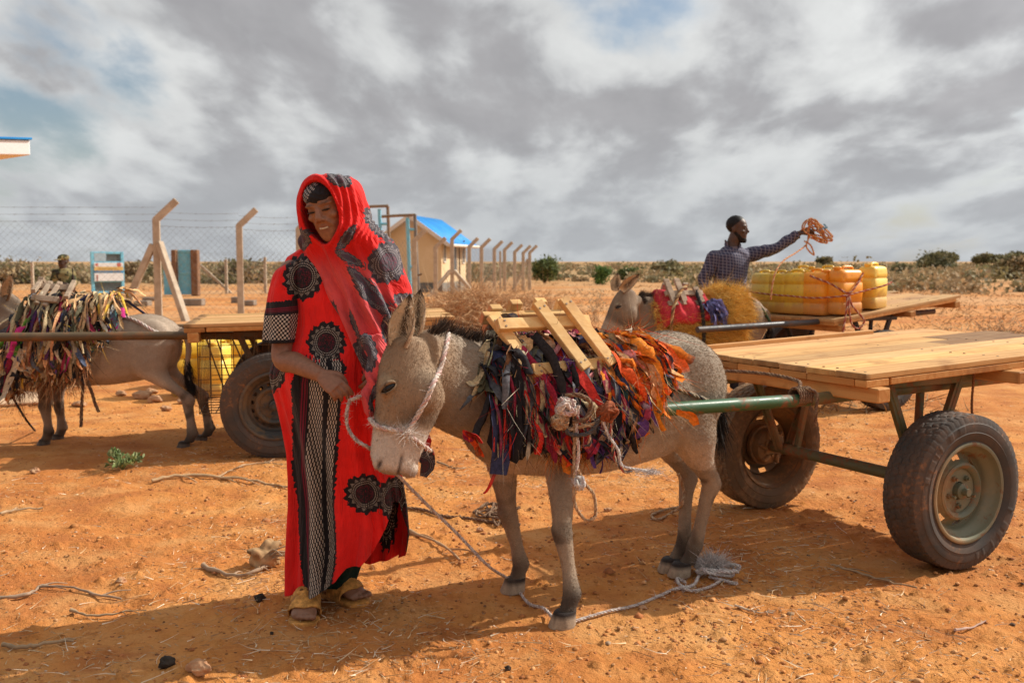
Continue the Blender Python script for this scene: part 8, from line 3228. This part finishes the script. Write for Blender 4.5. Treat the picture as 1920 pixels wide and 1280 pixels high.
def stick(pts, r, label, n=14, forks=3, col=(0.40, 0.27, 0.16), lift=0.006):
    mb = MB()
    P0 = [gz(G(*q)) + A3(0, 0, lift + r) for q in pts]
    path = spline(P0, n)
    path[1:-1] += rg.normal(size=(n - 2, 3)) * r * 0.35
    mb.add(*tube(path, np.linspace(r, r * .5, n) * (1 + .2 * rg.normal(size=n)), 7), 0, col)
    L = np.linalg.norm(P0[-1] - P0[0])
    for _ in range(forks):
        k = rg.integers(2, n - 2)
        d = unit(path[-1] - path[0])
        s = np.cross(d, A3(0, 0, 1)) * rg.choice((-1, 1))
        e = path[k] + (d * rg.uniform(.5, 1) + s * rg.uniform(.2, .7)) * L * rg.uniform(.12, .3)
        e[2] = float(ground_h(e[0], e[1])) + 0.01
        mb.add(*tube(spline([path[k], (path[k] + e) / 2 + A3(0, 0, .008), e], 7), np.linspace(r * .6, r * .25, 7), 5), 0, np.array(col) * rg.uniform(.8, 1.2))
    return tag(mb.build('stick', M_twig), label, 'stick')


stick([(285, 905), (330, 899), (405, 898), (480, 905), (545, 918)], 0.011, 'long pale forked stick lying left of the woman', 18, 5, (0.50, 0.33, 0.18))
stick([(405, 898), (450, 880), (490, 872), (530, 878)], 0.006, 'thin thorny branch beside the long forked stick', 14, 5)
stick([(0, 972), (30, 962), (80, 956)], 0.009, 'short stick at the left edge in the sunlit soil', 10, 1)
stick([(-5, 1126), (55, 1120), (75, 1105), (130, 1108), (180, 1118), (228, 1120)], 0.008, 'crooked stick at the left edge just above the shadow', 20, 4, (0.36, 0.25, 0.17))
stick([(132, 1151), (180, 1154), (250, 1149)], 0.006, 'thin stick lying in the shadow at left', 12, 1)
stick([(5, 1215), (45, 1218), (80, 1210), (138, 1202)], 0.009, 'curved grey stick in the bottom left shadow', 14, 2)
stick([(758, 1000), (800, 1015), (835, 1035), (862, 1058)], 0.010, 'thick pale stick between the woman and the foremost donkey', 12, 2, (0.46, 0.29, 0.16))
stick([(1560, 1060), (1610, 1075), (1660, 1092), (1718, 1116)], 0.006, 'thin stick in front of the axle of the near cart', 14, 3)
stick([(1790, 1195), (1820, 1182), (1848, 1170)], 0.006, 'straight pink grey stick at the bottom right', 9, 0, (0.45, 0.30, 0.24))
stick([(1378, 1142), (1410, 1148), (1450, 1152)], 0.005, 'pale twig right of the frayed rope end', 10, 4, (0.55, 0.42, 0.30))
stick([(380, 1068), (430, 1080), (478, 1078), (520, 1050)], 0.010, 'dry branch lying under the stump left of the dress', 14, 5, (0.38, 0.26, 0.17))
stick([(820, 868), (850, 880), (875, 878)], 0.006, 'twig on the ground below the chin of the donkey', 9, 3)
# weathered stump
st = empty('stump', gz(G(495, 1060)), 0, 'gnarled weathered root stump on the ground left of the dress', 'stump')
parts = []
for k in range(9):
    a = rg.uniform(0, 6.28)
    e = A3(math.cos(a) * rg.uniform(.05, .12), math.sin(a) * .07, rg.uniform(.0, .12))
    parts.append(limb([A3(0, 0, 0.02), e * .5 + A3(0, 0, .03) + rg.normal(size=3) * .012, e], [.032, .022, .007], 10, 8))
parts.append(ellipsoid((0, 0, .03), (.065, .05, .045)))
V, F = fuse(parts, 0.006, 2)
V = V + vnormals(V, F) * (0.007 * vnoise3(V * (1, 1, .4), 55, 3))[:, None]
mb = MB()
mb.add(V, F)
mb.C[-1][:, :3] = np.array((0.42, 0.26, 0.13)) * (1 + .6 * vnoise3(V, 30, 6))[:, None]
mb.build('root', M_twig, st)
mb = MB()
for k in range(7):
    a = rg.uniform(-.6, 1.4)
    mb.add(*tube(spline([A3(0, 0, .03), A3(.08 * math.cos(a), -.03, .05 + .05 * k / 7), A3(.17 * math.cos(a), rg.normal() * .06, .02 + .10 * rg.random())], 7), np.linspace(.006, .002, 7), 5), 0, (0.40, 0.28, 0.18))
mb.build('twig', M_twig, st)


def litter():
    rng = np.random.default_rng(3)

    def scatter(n, dmax=10, pw=1.0):
        d = 2.2 + (dmax - 2.2) * rng.random(n) ** pw
        a = rng.uniform(-0.56, 0.56, n)
        return d * np.tan(a), d

    # straw and dry grass
    x, y = scatter(42000, 11, 1.15)
    dens = fbm(x * 0.9, y * 0.9, 41, 3) + 0.10
    for px, py, r in ((890, 900, .45), (1010, 880, .5), (1180, 900, .5), (1470, 960, .5), (640, 1160, .35), (900, 1240, .4), (1330, 960, .3), (1480, 1050, .4), (1620, 1190, .3), (1240, 820, .6), (880, 800, .6), (700, 1240, .3)):
        g = G(px, py)
        dens += 0.55 * np.exp(-((x - g[0]) ** 2 + (y - g[1]) ** 2) / r ** 2)
    k = rng.random(len(x)) < np.clip(dens * 1.25, 0.03, 1)
    x, y = x[k], y[k]
    n = len(x)
    Pz = np.stack([x, y, ground_h(x, y) + 0.004], 1)
    a = rng.uniform(0, 6.28, n)
    D = np.stack([np.cos(a), np.sin(a), rng.uniform(-0.02, 0.30, n)], 1)
    V, F = blades(Pz, D, rng.uniform(0.012, 0.060, n) * np.where(rng.random(n) < 0.08, 2.2, 1), rng.uniform(0.0012, 0.0030, n), rng.normal(size=(n, 3)) * (0.6, 0.6, 0.15), rng, 4)
    mb = MB()
    mb.add(V, F)
    pal = np.array([(0.68, 0.50, 0.30), (0.58, 0.37, 0.19), (0.74, 0.60, 0.44), (0.40, 0.22, 0.11), (0.52, 0.31, 0.15)])
    mb.C[-1][:, :3] = np.repeat(pal[rng.integers(0, 5, n)] * rng.uniform(.8, 1.15, (n, 1)), 8, 0)
    tag(mb.build('straw_litter', M_twig), 'scattered straw and dry grass over the soil', 'straw', kind='stuff')
    # pebbles, clods and crumbs
    for nm, m, rr, pal, lab, cat in (('soil_crumbs', 22000, (0.003, 0.013), [(0.46, 0.18, 0.06), (0.54, 0.23, 0.075), (0.38, 0.14, 0.05), (0.58, 0.29, 0.12)], 'loose crumbs and small clods of red soil', 'clods'), ('gravel', 4200, (0.003, 0.009), [(0.50, 0.34, 0.22), (0.42, 0.25, 0.14), (0.22, 0.10, 0.05), (0.10, 0.055, 0.035), (0.6, 0.44, 0.32), (0.55, 0.28, 0.12)], 'fine gravel and dark droppings strewn over the soil', 'gravel')):
        x, y = scatter(m, 10, 1.2)
        kk = rng.random(m) < np.clip(0.5 + 1.2 * fbm(x * 1.3, y * 1.3, 77, 2), 0.12, 1)
        x, y = x[kk], y[kk]
        m = len(x)
        r = rng.uniform(0, 1, m) ** 2.5 * (rr[1] - rr[0]) + rr[0]
        r *= np.where(rng.random(m) < 0.02, 1.9, 1)
        oc = np.array([(1, 0, 0), (0, 1, 0), (-1, 0, 0), (0, -1, 0), (0, 0, 1), (0.7, 0.7, .5), (-.7, .7, .45), (-.7, -.7, .5), (.7, -.7, .4)], float)
        fc = np.array([(0, 5, 4), (5, 1, 4), (1, 6, 4), (6, 2, 4), (2, 7, 4), (7, 3, 4), (3, 8, 4), (8, 0, 4), (0, 1, 5), (1, 2, 6), (2, 3, 7), (3, 0, 8)])
        sc = rng.uniform(0.7, 1.3, (m, 9, 3)) * r[:, None, None]
        an = rng.uniform(0, 6.28, m)
        vv = oc[None] * sc
        vx = vv[..., 0] * np.cos(an)[:, None] - vv[..., 1] * np.sin(an)[:, None]
        vy = vv[..., 0] * np.sin(an)[:, None] + vv[..., 1] * np.cos(an)[:, None]
        V = np.stack([vx + x[:, None], vy + y[:, None], vv[..., 2] * 0.8 + ground_h(x, y)[:, None]], -1).reshape(-1, 3)
        F = (fc[None] + (np.arange(m) * 9)[:, None, None]).reshape(-1, 3)
        mb = MB()
        mb.add(V, F)
        pl_ = np.array(pal)
        mb.C[-1][:, :3] = np.repeat(pl_[rng.integers(0, len(pl_), m)] * rng.uniform(.8, 1.2, (m, 1)), 9, 0)
        tag(mb.build(nm, M_twig, None, smooth=False), lab, cat, kind='stuff')
    # dry tufts further out
    n = 26000
    d = 9 * (60 / 9.0) ** rng.random(n)
    x, y = d * np.tan(rng.uniform(-.56, .56, n)), d
    k = fbm(x * 0.35, y * 0.12, 51, 3) > 0.02
    x, y = x[k], y[k]
    n = len(x)
    Pz = np.stack([x, y, ground_h(x, y)], 1)
    D = rng.normal(size=(n, 3)) * (.8, .8, .2) + (0, 0, .5)
    V, F = blades(Pz, D, rng.uniform(0.05, 0.2, n), 0.003 + 0.0004 * y, rng.normal(size=(n, 3)) * .4, rng, 3)
    mb = MB()
    mb.add(V, F)
    mb.C[-1][:, :3] = np.repeat(pal_t[rng.integers(0, 3, n)] * rng.uniform(.8, 1.2, (n, 1)), 6, 0)
    tag(mb.build('dry_grass', M_twig), 'thin dry grass tufts on the open ground', 'grass', kind='stuff')


pal_t = np.array([(0.45, 0.30, 0.16), (0.36, 0.21, 0.10), (0.52, 0.36, 0.2)])
litter()
